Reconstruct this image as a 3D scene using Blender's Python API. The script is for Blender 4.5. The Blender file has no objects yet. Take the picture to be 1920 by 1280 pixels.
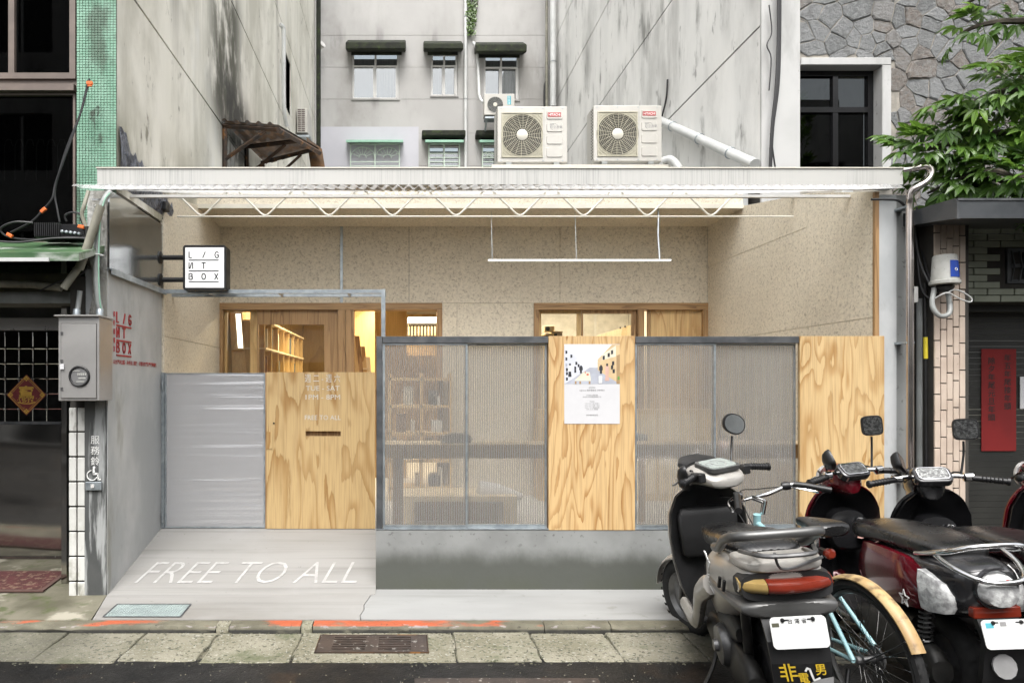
import bpy, math, random
from math import sin, cos, pi, radians, sqrt, atan2
from mathutils import Vector, Matrix
random.seed(7)
sc = bpy.context.scene
COL = sc.collection

# ---------------------------------------------------------------- camera, sky, sun, exposure
CAMZ = 1.5
cam = bpy.data.cameras.new('camera')
cam.lens = 24.0; cam.sensor_width = 36.0; cam.sensor_fit = 'HORIZONTAL'
cam.shift_x = 0.1042; cam.shift_y = 0.0443
cam.clip_start = 0.05; cam.clip_end = 400
camo = bpy.data.objects.new('camera', cam); COL.objects.link(camo)
camo.location = (0, 0, CAMZ); camo.rotation_euler = (radians(90), 0, 0)
sc.camera = camo

SUN_EL, SUN_AZ = radians(60), radians(184)      # azimuth measured clockwise from +Y
w = bpy.data.worlds.new('World'); sc.world = w; w.use_nodes = True
nt = w.node_tree; nt.nodes.clear()
wo = nt.nodes.new('ShaderNodeOutputWorld'); bg = nt.nodes.new('ShaderNodeBackground')
sky = nt.nodes.new('ShaderNodeTexSky'); sky.sky_type = 'NISHITA'; sky.sun_disc = False
sky.sun_elevation = SUN_EL; sky.sun_rotation = SUN_AZ
sky.air_density = 1.0; sky.dust_density = 6.0; sky.ozone_density = 1.0
hs = nt.nodes.new('ShaderNodeHueSaturation'); hs.inputs['Saturation'].default_value = 0.18   # overcast: a nearly white sky
nt.links.new(sky.outputs[0], hs.inputs['Color']); nt.links.new(hs.outputs[0], bg.inputs[0])
bg.inputs[1].default_value = 0.15
nt.links.new(bg.outputs[0], wo.inputs[0])
sl = bpy.data.lights.new('sun', 'SUN'); sl.energy = 0.7; sl.angle = radians(40); sl.color = (1.0, 0.97, 0.93)
so = bpy.data.objects.new('sun', sl); COL.objects.link(so)
sdir = Vector((sin(SUN_AZ) * cos(SUN_EL), cos(SUN_AZ) * cos(SUN_EL), sin(SUN_EL)))
so.rotation_euler = sdir.to_track_quat('Z', 'Y').to_euler(); so.location = (0, -5, 15)
sc.view_settings.view_transform = 'Standard'; sc.view_settings.look = 'None'
sc.view_settings.exposure = 1.35; sc.view_settings.gamma = 1.0
sc.view_settings.use_curve_mapping = False
sc.render.engine = 'CYCLES'
sc.cycles.use_denoising = True
try: sc.cycles.denoiser = 'OPENIMAGEDENOISE'
except Exception: pass
sc.cycles.max_bounces = 10; sc.cycles.transparent_max_bounces = 24
sc.cycles.diffuse_bounces = 5; sc.cycles.glossy_bounces = 4; sc.cycles.transmission_bounces = 6
sc.cycles.sample_clamp_indirect = 6.0
sc.cycles.caustics_reflective = False; sc.cycles.caustics_refractive = False

# measures of the photograph: 1280 px per unit of slope, vanishing point at (760, 725)
F, VX, VY = 1280.0, 760.0, 725.0
def X(px, d): return (px - VX) / F * d
def Z(py, d): return CAMZ + (VY - py) / F * d
def P(px, py, d): return Vector((X(px, d), d, Z(py, d)))

# ---------------------------------------------------------------- mesh builder
ORG = {}
class Frame:
    def __init__(s, o, u=(1, 0, 0), v=(0, 0, 1), n=None):
        s.o = Vector(o); s.u = Vector(u).normalized(); s.v = Vector(v).normalized()
        s.n = Vector(n).normalized() if n is not None else s.u.cross(s.v)
    def __call__(s, x, y, d=0.0): return s.o + s.u * x + s.v * y + s.n * d

class MB:
    def __init__(s): s.v = []; s.f = []; s.m = []; s.s = []
    def add(s, vs, fs, mi=0, smooth=False):
        k = len(s.v); s.v.extend(Vector(p) for p in vs)
        for f in fs: s.f.append([i + k for i in f]); s.m.append(mi); s.s.append(smooth)
        return s
    def box(s, a, b, mi=0):
        x0, x1 = sorted((a[0], b[0])); y0, y1 = sorted((a[1], b[1])); z0, z1 = sorted((a[2], b[2]))
        vs = [(x0,y0,z0),(x1,y0,z0),(x1,y1,z0),(x0,y1,z0),(x0,y0,z1),(x1,y0,z1),(x1,y1,z1),(x0,y1,z1)]
        return s.add(vs, [(0,3,2,1),(4,5,6,7),(0,1,5,4),(1,2,6,5),(2,3,7,6),(3,0,4,7)], mi)
    def fbox(s, fr, x0, x1, y0, y1, d0, d1, mi=0):
        vs = [fr(x, y, d) for d in (d0, d1) for (x, y) in ((x0,y0),(x1,y0),(x1,y1),(x0,y1))]
        return s.add(vs, [(0,1,2,3)[::-1],(4,5,6,7),(0,1,5,4),(1,2,6,5),(2,3,7,6),(3,0,4,7)], mi)
    def prism(s, fr, pts, d0, d1, mi=0, taper=0.0, smooth=False):
        n = len(pts); c = Vector((sum(p[0] for p in pts) / n, sum(p[1] for p in pts) / n))
        top = [((p[0] - c.x) * (1 - taper) + c.x, (p[1] - c.y) * (1 - taper) + c.y) for p in pts]
        vs = [fr(p[0], p[1], d0) for p in pts] + [fr(p[0], p[1], d1) for p in top]
        fs = [tuple(range(n))[::-1], tuple(range(n, 2 * n))]
        s.add(vs, fs, mi, False)
        k = len(s.v) - 2 * n
        for i in range(n):
            j = (i + 1) % n; s.f.append([k + i, k + j, k + n + j, k + n + i]); s.m.append(mi); s.s.append(smooth)
        return s
    def poly(s, pts, mi=0): return s.add(pts, [tuple(range(len(pts)))], mi)
    def tube(s, path, r, n=8, mi=0, closed=False, cap=True, flat=None):
        path = [Vector(p) for p in path]; m = len(path)
        rs = r if isinstance(r, (list, tuple)) else [r] * m
        tang = []
        for i in range(m):
            a = path[(i - 1) % m] if (closed or i > 0) else path[i]
            b = path[(i + 1) % m] if (closed or i < m - 1) else path[i]
            t = (b - a); tang.append(t.normalized() if t.length > 1e-9 else Vector((0, 0, 1)))
        up = Vector((0, 0, 1)) if abs(tang[0].z) < 0.9 else Vector((1, 0, 0))
        u = tang[0].cross(up).normalized(); rings = []
        for i in range(m):
            t = tang[i]; u = (u - t * u.dot(t))
            u = u.normalized() if u.length > 1e-6 else t.orthogonal().normalized()
            w_ = t.cross(u)
            fl = flat if flat else 1.0
            rings.append([path[i] + (u * cos(2 * pi * k / n) + w_ * sin(2 * pi * k / n) * fl) * rs[i] for k in range(n)])
        return s.loft(rings, cap=cap and not closed, closed=closed, mi=mi)
    def loft(s, rings, cap=True, closed=False, mi=0, smooth=True, ring_closed=True):
        n = len(rings[0]); m = len(rings); k = len(s.v)
        for r in rings: s.v.extend(Vector(p) for p in r)
        for i in range(m if closed else m - 1):
            for j in range(n if ring_closed else n - 1):
                a = k + i * n + j; b = k + i * n + (j + 1) % n
                i2 = (i + 1) % m; c = k + i2 * n + (j + 1) % n; d = k + i2 * n + j
                s.f.append([a, b, c, d]); s.m.append(mi); s.s.append(smooth)
        if cap and not closed:
            s.f.append([k + j for j in range(n)][::-1]); s.m.append(mi); s.s.append(False)
            s.f.append([k + (m - 1) * n + j for j in range(n)]); s.m.append(mi); s.s.append(False)
        return s
    def lathe(s, prof, o, axis, n=24, mi=0, cap=True, a0=0.0, a1=2 * pi):
        o = Vector(o); ax = Vector(axis).normalized(); u = ax.orthogonal().normalized(); v = ax.cross(u)
        full = abs(a1 - a0 - 2 * pi) < 1e-6; cnt = n if full else n + 1
        rings = []
        for (r, h) in prof:
            rings.append([o + ax * h + (u * cos(a0 + (a1 - a0) * k / n) + v * sin(a0 + (a1 - a0) * k / n)) * r for k in range(cnt)])
        return s.loft(rings, cap=cap and full, mi=mi, ring_closed=full)
    def torus(s, o, axis, R, r, n=32, m=8, mi=0, flat=1.0):
        o = Vector(o); ax = Vector(axis).normalized(); u = ax.orthogonal().normalized(); v = ax.cross(u); rings = []
        for i in range(n):
            d = u * cos(2 * pi * i / n) + v * sin(2 * pi * i / n)
            rings.append([o + d * (R + r * cos(2 * pi * k / m)) + ax * (r * flat * sin(2 * pi * k / m)) for k in range(m)])
        return s.loft(rings, closed=True, mi=mi)
    def ribbon(s, fr, pts, wd, d0, d1, mi=0):
        for a, b in zip(pts[:-1], pts[1:]):
            a = Vector(a); b = Vector(b); t = (b - a); L = t.length
            if L < 1e-9: continue
            t /= L; q = Vector((-t.y, t.x)) * wd / 2; e = t * wd * 0.25
            c = [a - q - e, b - q + e, b + q + e, a + q - e]
            s.prism(fr, [(p.x, p.y) for p in c], d0, d1, mi)
        return s
    def xf(s, M):
        s.v = [M @ p for p in s.v]; return s
    def join(s, o):
        k = len(s.v); s.v.extend(o.v); s.f.extend([i + k for i in f] for f in o.f); s.m.extend(o.m); s.s.extend(o.s); return s
    def mesh(s, name, mats, org=Vector((0, 0, 0))):
        me = bpy.data.meshes.new(name)
        me.from_pydata([p - org for p in s.v], [], s.f)
        me.polygons.foreach_set('material_index', s.m); me.polygons.foreach_set('use_smooth', s.s)
        if any(s.s):
            try: me.set_sharp_from_angle(angle=radians(42))
            except Exception: pass
        for m in (mats if isinstance(mats, (list, tuple)) else [mats]): me.materials.append(m)
        me.update(); return me
    def build(s, name, mats, parent=None, bevel=0.0, seg=1, sub=0, fix=True, at=None):
        org = ORG.get(parent.name, Vector((0, 0, 0))) if parent else (Vector(at) if at else Vector((0, 0, 0)))
        me = s.mesh(name, mats, org)
        if fix:
            import bmesh
            bm = bmesh.new(); bm.from_mesh(me); bmesh.ops.recalc_face_normals(bm, faces=bm.faces); bm.to_mesh(me); bm.free()
        o = bpy.data.objects.new(name, me); COL.objects.link(o)
        if parent: o.parent = parent; ORG[o.name] = org
        else: o.location = org; ORG[o.name] = org
        if bevel:
            b = o.modifiers.new('bevel', 'BEVEL'); b.width = bevel; b.segments = seg; b.limit_method = 'ANGLE'; b.angle_limit = radians(50)
        if sub:
            b = o.modifiers.new('sub', 'SUBSURF'); b.levels = sub; b.render_levels = sub
        return o

def tag(o, label, cat, group=None, kind=None):
    if label: o['label'] = label
    if cat: o['category'] = cat
    if group: o['group'] = group
    if kind: o['kind'] = kind
    return o
def thing(name, loc, label, cat, group=None, kind=None):
    o = bpy.data.objects.new(name, None); COL.objects.link(o); o.location = loc; o.empty_display_size = 0.2
    ORG[o.name] = Vector(loc)
    return tag(o, label, cat, group, kind)
def structure(o): o['kind'] = 'structure'; return o
def stuff(o): o['kind'] = 'stuff'; return o
def copy_part(o, parent, loc=None, rot=None, scale=None):
    c = o.copy(); COL.objects.link(c); c.parent = parent
    if loc is not None: c.location = loc
    if rot is not None: c.rotation_euler = rot
    if scale is not None: c.scale = scale
    return c
def copy_tree(o, parent=None):
    c = o.copy(); COL.objects.link(c); c.parent = parent
    for ch in [x for x in bpy.data.objects if x.parent == o]: copy_tree(ch, c)
    return c

_TX = {}
def text_mesh(s, align='LEFT', bold=0.0, space=1.0):
    key = (s, align, bold, space)
    if key in _TX: return _TX[key]
    c = bpy.data.curves.new('txt', 'FONT'); c.body = s; c.size = 1.0; c.align_x = align; c.resolution_u = 3
    c.offset = bold; c.space_character = space
    o = bpy.data.objects.new('txt', c); COL.objects.link(o)
    dg = bpy.context.evaluated_depsgraph_get()
    me = bpy.data.meshes.new_from_object(o.evaluated_get(dg))
    vs = [v.co.copy() for v in me.vertices]; fs = [tuple(p.vertices) for p in me.polygons]
    bpy.data.objects.remove(o); bpy.data.curves.remove(c); bpy.data.meshes.remove(me)
    _TX[key] = (vs, fs); return _TX[key]
def add_text(mb, fr, s, x, y, size, sx=1.0, d=0.001, mi=0, align='LEFT', bold=0.0, shear=0.0, space=1.0):
    vs, fs = text_mesh(s, align, bold, space)
    return mb.add([fr(x + (v.x + v.y * shear) * size * sx, y + v.y * size, d) for v in vs], fs, mi)

def rects_minus(u0, u1, z0, z1, holes):
    us = sorted({u0, u1, *[min(max(h[k], u0), u1) for h in holes for k in (0, 1)]})
    out = []
    for a, b in zip(us[:-1], us[1:]):
        c = (a + b) / 2; spans = sorted((max(h[2], z0), min(h[3], z1)) for h in holes if h[0] < c < h[1])
        z = z0
        for p, q in spans:
            if q <= z0 or p >= z1: continue
            if p > z + 1e-6: out.append((a, b, z, p))
            z = max(z, q)
        if z < z1 - 1e-6: out.append((a, b, z, z1))
    return out
def sgnpow(v, e): return (1 if v >= 0 else -1) * abs(v) ** e
def oval(cx, y, cz, hw, ht, hb, e=2.4, n=20):
    out = []
    for k in range(n):
        t = 2 * pi * k / n; c = sgnpow(cos(t), 2 / e); q = sgnpow(sin(t), 2 / e)
        out.append((cx + hw * c, y, cz + (ht if q >= 0 else hb) * q))
    return out
def arc_pts(p0, p1, p2, n=8):
    p0, p1, p2 = Vector(p0), Vector(p1), Vector(p2)
    return [p0 * (1 - t) ** 2 + p1 * 2 * t * (1 - t) + p2 * t * t for t in [i / n for i in range(n + 1)]]
def spline(pts, n=6):
    pts = [Vector(p) for p in pts]; out = []
    for i in range(len(pts) - 1):
        p0 = pts[max(i - 1, 0)]; p1 = pts[i]; p2 = pts[i + 1]; p3 = pts[min(i + 2, len(pts) - 1)]
        for k in range(n):
            t = k / n
            out.append(0.5 * ((2 * p1) + (p2 - p0) * t + (2 * p0 - 5 * p1 + 4 * p2 - p3) * t * t + (3 * p1 - p0 - 3 * p2 + p3) * t ** 3))
    out.append(pts[-1]); return out
# ---------------------------------------------------------------- materials
class NG:
    def __init__(s, name):
        s.m = bpy.data.materials.new(name); s.m.use_nodes = True; s.t = s.m.node_tree
        s.t.nodes.clear(); s.out = s.t.nodes.new('ShaderNodeOutputMaterial')
    def n(s, typ, ins=None, **props):
        nd = s.t.nodes.new('ShaderNode' + typ)
        for k, v in props.items(): setattr(nd, k, v)
        for k, v in (ins or {}).items(): s.put(nd.inputs[k], v)
        return nd
    def put(s, sock, v):
        if isinstance(v, bpy.types.NodeSocket): s.t.links.new(v, sock)
        elif isinstance(v, bpy.types.Node): s.t.links.new(v.outputs[0], sock)
        else:
            if sock.type == 'RGBA' and len(v) == 3: v = (*v, 1.0)
            sock.default_value = v
    def co(s, coord='world', scale=(1, 1, 1), loc=(0, 0, 0), rot=(0, 0, 0)):
        if coord == 'world': v = s.n('NewGeometry').outputs['Position']
        else: v = s.n('TexCoord').outputs['Object']
        return s.n('Mapping', {'Vector': v, 'Scale': scale, 'Location': loc, 'Rotation': rot}).outputs[0]
    def noise(s, vec, scale=1.0, detail=5.0, rough=0.55, dist=0.0):
        return s.n('TexNoise', {'Vector': vec, 'Scale': scale, 'Detail': detail, 'Roughness': rough, 'Distortion': dist}).outputs[0]
    def voro(s, vec, scale=1.0, feature='F1', out=0):
        return s.n('TexVoronoi', {'Vector': vec, 'Scale': scale}, feature=feature).outputs[out]
    def ramp(s, fac, stops, interp='LINEAR'):
        nd = s.n('ValToRGB', {0: fac}); r = nd.color_ramp; r.interpolation = interp
        while len(r.elements) < len(stops): r.elements.new(0.5)
        for e, (p, c) in zip(r.elements, stops):
            e.position = p; e.color = (*c, 1.0) if hasattr(c, '__len__') and len(c) == 3 else ((c, c, c, 1.0) if not hasattr(c, '__len__') else c)
        return nd.outputs[0]
    def step(s, v, a, b): return s.n('MapRange', {0: v, 1: a, 2: b, 3: 0.0, 4: 1.0}, clamp=True, interpolation_type='SMOOTHSTEP').outputs[0]
    def mix(s, fac, a, b, mode='MIX'):
        nd = s.n('Mix', data_type='RGBA', blend_type=mode); s.put(nd.inputs[0], fac); s.put(nd.inputs[6], a); s.put(nd.inputs[7], b)
        return nd.outputs[2]
    def math(s, op, a, b=0.0, clamp=False):
        nd = s.n('Math', operation=op, use_clamp=clamp); s.put(nd.inputs[0], a); s.put(nd.inputs[1], b); return nd.outputs[0]
    def sep(s, vec): return s.n('SeparateXYZ', {0: vec}).outputs
    def bump(s, h, strength=0.3, dist=0.01, normal=None):
        ins = {'Strength': strength, 'Distance': dist, 'Height': h}
        if normal is not None: ins['Normal'] = normal
        return s.n('Bump', ins).outputs[0]
    def bsdf(s, color, rough=0.6, metal=0.0, normal=None, **kw):
        ins = {'Base Color': color, 'Roughness': rough, 'Metallic': metal}
        if normal is not None: ins['Normal'] = normal
        for k, v in kw.items(): ins[k.replace('_', ' ')] = v
        b = s.n('BsdfPrincipled', ins); s.t.links.new(b.outputs[0], s.out.inputs[0]); return b
    def done(s, sh): s.t.links.new(sh.outputs[0] if isinstance(sh, bpy.types.Node) else sh, s.out.inputs[0]); return s.m

def surf(name, a, b, scale=4.0, lo=.35, hi=.65, stretch=(1, 1, 1), rough=.6, rough2=None, metal=0.0, bump=.15, bscale=60.0, bdist=.004,
         coord='obj', layers=(), detail=6, **kw):
    """mottled surface: two colours by noise, overlays (colour, scale, stretch, lo, hi, strength, mask) and fine relief"""
    g = NG(name); v = g.co(coord, stretch)
    c = g.mix(g.step(g.noise(v, scale, detail), lo, hi), a, b)
    r = rough
    if rough2 is not None: r = g.n('MapRange', {0: g.noise(v, scale * 1.7, 4), 1: .3, 2: .7, 3: rough, 4: rough2}).outputs[0]
    raw = g.co(coord)
    for (lc, ls, lst, l0, l1, k, mask) in layers:
        f = g.math('MULTIPLY', g.step(g.noise(g.co(coord, lst), ls, 7, .6), l0, l1), k)
        if mask is not None: f = g.math('MULTIPLY', f, mask(g, g.sep(raw)))
        c = g.mix(f, c, lc)
    nrm = g.bump(g.noise(g.co(coord), bscale, 4, .6), bump, bdist) if bump else None
    g.bsdf(c, r, metal, nrm, **kw); return g.m
def plain(name, c, rough=.5, metal=0.0, var=.82, **kw):
    return surf(name, c, tuple(x * var for x in c), scale=9, rough=rough * .85, rough2=min(1, rough * 1.2), metal=metal, bump=.04, bscale=120, bdist=.001, **kw)

def band(z0, z1):                                           # soft window in z
    return lambda g, s: g.math('MULTIPLY', g.step(s[2], z0 - .35, z0 + .15), g.math('SUBTRACT', 1.0, g.step(s[2], z1 - .15, z1 + .35)))
def below(z0, z1, wob=0.0):
    def f(g, s):
        z = s[2]
        if wob: z = g.math('ADD', z, g.math('MULTIPLY', g.math('SUBTRACT', g.noise(g.co('world', (1, 1, .6)), 5.5, 7, .6), .5), wob))
        return g.math('SUBTRACT', 1.0, g.step(z, z0, z1))
    return f
def above(z0, z1): return lambda g, s: g.step(s[2], z0, z1)
def near_y(y0, w_): return lambda g, s: g.math('SUBTRACT', 1.0, g.step(g.math('ABSOLUTE', g.math('SUBTRACT', s[1], y0)), w_ * .3, w_))
def box_yz(y0, wy, z0, wz):
    return lambda g, s: g.math('MULTIPLY', near_y(y0, wy)(g, s),
        g.math('SUBTRACT', 1.0, g.step(g.math('ABSOLUTE', g.math('SUBTRACT', s[2], z0)), wz * .4, wz)))

VS = (1, 1, .16)                                            # streaks running down
M = {}
M['plaster_left'] = surf('weathered_beige_plaster', (.80, .78, .71), (.70, .685, .61), scale=1.2, stretch=(1, 1, .35), coord='world', rough=.9, bump=.25, bscale=35, layers=[
    ((.30, .29, .23), 2.2, VS, .48, .75, .5, None),
    ((.70, .70, .68), 1.6, (1, 1, .4), .55, .7, .6, None),
    ((.07, .07, .05), 3.5, (1, 1, .5), .28, .55, .95, box_yz(8.25, 1.1, 5.5, 1.5)),
    ((.045, .045, .04), 5.0, (1, 1, .6), .30, .52, .95, box_yz(8.7, 1.1, 4.8, .7)),
    ((.16, .15, .08), 2.5, (1, 1, .3), .38, .62, .8, below(3.25, 3.95)),
    ((.12, .11, .09), 1.5, (1, 1, .12), .56, .74, .7, above(4.4, 5.4)),
    ((.40, .385, .32), .75, (1, 1, .6), .45, .65, .7, None), ((.13, .12, .085), 9, (1, 1, .45), .62, .72, .7, None)])
M['plaster_right'] = surf('mould_stained_white_plaster', (.80, .795, .775), (.71, .71, .695), scale=1.1, stretch=(1, 1, .4), coord='world', rough=.9, bump=.2, bscale=35, layers=[
    ((.42, .42, .405), .9, (1, 1, .45), .45, .68, .8, None),
    ((.16, .16, .15), 3.2, (1, 1, .30), .55, .72, .8, None),
    ((.05, .05, .045), 6.0, (1, 1, .5), .61, .72, .55, None),
    ((.30, .30, .29), 2.0, (1, 1, .2), .45, .7, .6, band(5.6, 6.75)),
    ((.25, .25, .24), 2.0, (1, 1, .2), .5, .7, .6, band(7.6, 8.4))])
M['plaster_back'] = surf('pale_grey_cement_render', (.41, .403, .392), (.365, .358, .348), scale=.8, coord='world', rough=.92, bump=.15, bscale=30, layers=[
    ((.29, .285, .27), 1.6, (1, 1, .35), .5, .75, .5, None),
    ((.25, .245, .23), 14, (1, 1, .5), .62, .75, .35, None),
    ((.085, .085, .08), 1.7, (1, 1, .22), .50, .72, .75, band(8.5, 10.1)), ((.10, .10, .095), 1.9, (1, 1, .25), .52, .72, .7, band(5.5, 7.4)),
    ((.22, .21, .19), .55, (1, 1, .6), .52, .66, .5, None)])
M['pilaster'] = surf('pale_pilaster_render', (.46, .46, .45), (.41, .41, .40), scale=1.5, coord='world', rough=.9, bump=.15, layers=[((.30, .30, .29), 2.4, (1, 1, .3), .54, .7, .7, None), ((.1, .1, .09), 9, (1, 1, .5), .64, .72, .7, None)])
M['render_patch'] = surf('fresh_lilac_cement_patch', (.47, .47, .505), (.43, .43, .465), scale=1, coord='world', rough=.9, bump=.1)
M['joint'] = plain('dark_joint', (.05, .046, .04), .95, coord='world')
M['joint_red'] = plain('rust_joint', (.30, .24, .21), .95, coord='world')
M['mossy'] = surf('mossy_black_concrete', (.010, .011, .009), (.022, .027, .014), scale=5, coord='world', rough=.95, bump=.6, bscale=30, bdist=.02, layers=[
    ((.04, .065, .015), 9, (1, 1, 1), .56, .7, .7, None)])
M['soot'] = surf('soot_stain', (.10, .10, .095), (.2, .2, .19), scale=6, coord='world', rough=.95)
M['pier'] = surf('grey_cement_pier', (.36, .375, .38), (.47, .48, .48), scale=2.2, stretch=(1, 1, .6), coord='world', rough=.75, bump=.12, bscale=40, layers=[
    ((.58, .59, .58), 1.8, (1, 1, .4), .5, .72, .55, None),
    ((.24, .245, .24), 4.5, (1, 1, .45), .58, .72, .5, None),
    ((.20, .19, .14), 2.6, (1, 1, .25), .58, .72, .6, None)])
M['pier_front'] = surf('damp_pier_front', (.055, .058, .057), (.09, .093, .09), scale=4, stretch=(1, 1, .5), coord='world', rough=.7, bump=.25, bscale=30, layers=[
    ((.34, .35, .345), 2.1, (2.2, 1, .22), .47, .53, .9, None)])
M['pier_upper'] = surf('crumbling_pier_top', (.30, .295, .27), (.12, .115, .10), scale=5, coord='world', rough=.95, bump=.8, bscale=25, bdist=.02, layers=[
    ((.5, .5, .48), 3, (1, 1, .4), .52, .62, .7, None)])
M['base'] = surf('cast_concrete_base', (.19, .195, .19), (.25, .257, .25), scale=2.6, coord='world', rough=.55, rough2=.75, bump=.18, bscale=28, bdist=.006, layers=[
    ((.08, .08, .075), 26, (1, 1, 1), .60, .68, .7, above(.22, .42)),
    ((.066, .07, .060), 1.2, (1, 1, .5), .02, .2, .95, below(.17, .33, .16)),
    ((.07, .075, .055), 3, (1, 1, .5), .3, .6, .7, below(.02, .14))])
M['ramp'] = surf('brushed_concrete_ramp', (.235, .230, .217), (.27, .265, .253), scale=1.4, stretch=(.35, 1.6, 1), coord='world', rough=.8, bump=.14, bscale=50, layers=[
    ((.175, .17, .16), 3.0, (.12, 5, 1), .50, .72, .7, None),
    ((.295, .291, .282), 1.0, (1, 1, 1), .52, .7, .5, None),
    ((.165, .155, .137), 1.2, (.6, 1, 1), .36, .66, .8, lambda g, s: g.math('SUBTRACT', 1.0, g.step(s[1], 4.55, 4.95))),
    ((.09, .085, .075), 30, (1, 1, 1), .66, .72, .6, None)])
M['apron'] = surf('pale_new_concrete_apron', (.25, .252, .246), (.285, .288, .281), scale=1.5, stretch=(.6, 1.5, 1), coord='world', rough=.75, bump=.14, bscale=50, layers=[
    ((.19, .19, .18), 2.6, (.3, 3, 1), .5, .72, .7, None), ((.15, .15, .125), 8, (1, 1, 1), .6, .72, .4, None)])
M['old_ground'] = surf('old_wet_mossy_concrete', (.075, .07, .045), (.16, .15, .11), scale=2.4, coord='world', rough=.75, bump=.4, bscale=40, layers=[
    ((.33, .31, .25), 1.9, (1, 1, 1), .56, .63, .85, None), ((.055, .07, .02), 5, (1, 1, 1), .52, .65, .8, None)])
M['slab'] = surf('pebbled_gutter_slab', (.235, .222, .168), (.155, .146, .10), scale=2.4, coord='world', rough=.8, rough2=.95, bump=.9, bscale=110, bdist=.006, layers=[
    ((.045, .045, .03), 42, (1, 1, 1), .55, .62, .9, None), ((.34, .33, .29), 55, (1, 1, 1), .58, .64, .9, None),
    ((.05, .065, .02), 2.2, (1, 1, 1), .52, .70, .75, None),
    ((.065, .063, .048), 1.0, (1, 1, 1), .30, .55, .85, lambda g, s: g.math('SUBTRACT', 1.0, g.step(s[0], -2.6, -1.2))),
    ((.03, .03, .025), 2.0, (1, 1, 1), .25, .55, .85, lambda g, s: g.step(s[0], 1.2, 2.0))])
M['kerb'] = surf('chipped_red_painted_kerb', (.15, .14, .10), (.09, .083, .057), scale=5, coord='world', rough=.75, bump=.7, bscale=70, bdist=.006, layers=[
    ((.36, .075, .026), 4.2, (.45, 1, 1), .46, .56, .9, lambda g, s: g.math('MULTIPLY', g.step(s[2], -.05, -.045), g.math('SUBTRACT', 1.0, g.step(s[0], .9, 1.25)))),
    ((.02, .019, .018), 40, (1, 1, 1), .62, .7, .8, None), ((.012, .012, .011), 12, (.4, 1, 1), .25, .5, .92, lambda g, s: g.math('SUBTRACT', 1.0, g.step(s[2], -.074, -.060))),
    ((.3, .27, .27), 26, (.4, 1, 1), .55, .62, .7, lambda g, s: g.math('MULTIPLY', g.step(s[2], -.062, -.05), g.math('SUBTRACT', 1.0, g.step(s[2], -.046, -.04))))])
M['asphalt'] = surf('wet_asphalt', (.006, .006, .006), (.012, .0115, .011), scale=3, coord='world', rough=.3, rough2=.65, bump=.9, bscale=60, bdist=.006, Specular_IOR_Level=.22, layers=[
    ((.03, .018, .01), 1.1, (1, 1, 1), .54, .62, .7, None), ((.22, .22, .21), 75, (1, 1, 1), .69, .73, .8, None)])
M['tar'] = surf('black_tar_patch', (.03, .033, .045), (.16, .175, .21), scale=18, coord='world', rough=.3, bump=.9, bscale=40, bdist=.02)

def wood_wool(name, a, b, dark):
    g = NG(name); v0 = g.co('world')
    warp = g.n('TexNoise', {'Vector': v0, 'Scale': 9.0, 'Detail': 3.0}).outputs[1]
    v1 = g.mix(.30, v0, warp, 'LINEAR_LIGHT')
    strand = None
    for sc_, k in ((24, .045), (37, .05)):
        f1 = g.math('ABSOLUTE', g.math('SUBTRACT', g.noise(v1, sc_, 2, .5, .8), .5)); t_ = g.math('SUBTRACT', 1.0, g.step(f1, .0, k))
        strand = t_ if strand is None else g.math('MAXIMUM', strand, t_)
    big = g.step(g.noise(v0, 1.6, 5), .3, .7); grain = g.step(g.noise(v0, 34, 3, .7), .36, .62)
    pit = g.math('MULTIPLY', g.step(g.noise(v0, 42, 3, .75), .55, .62), g.math('SUBTRACT', 1.0, g.math('MULTIPLY', strand, .6)))
    c = g.mix(big, a, b); c = g.mix(g.math('MULTIPLY', g.math('SUBTRACT', 1.0, grain), .38), c, tuple(x * .62 for x in b))
    c = g.mix(g.math('MULTIPLY', strand, .55), c, tuple(min(.9, x * 1.2) for x in a)); c = g.mix(g.math('MULTIPLY', pit, .52), c, dark)
    h = g.math('SUBTRACT', g.math('MULTIPLY', strand, .6), pit)
    g.bsdf(c, .9, 0, g.bump(h, .5, .006)); return g.m
M['osb'] = wood_wool('straw_fibre_board', (.74, .675, .545), (.665, .605, .485), (.20, .155, .10))

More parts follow.
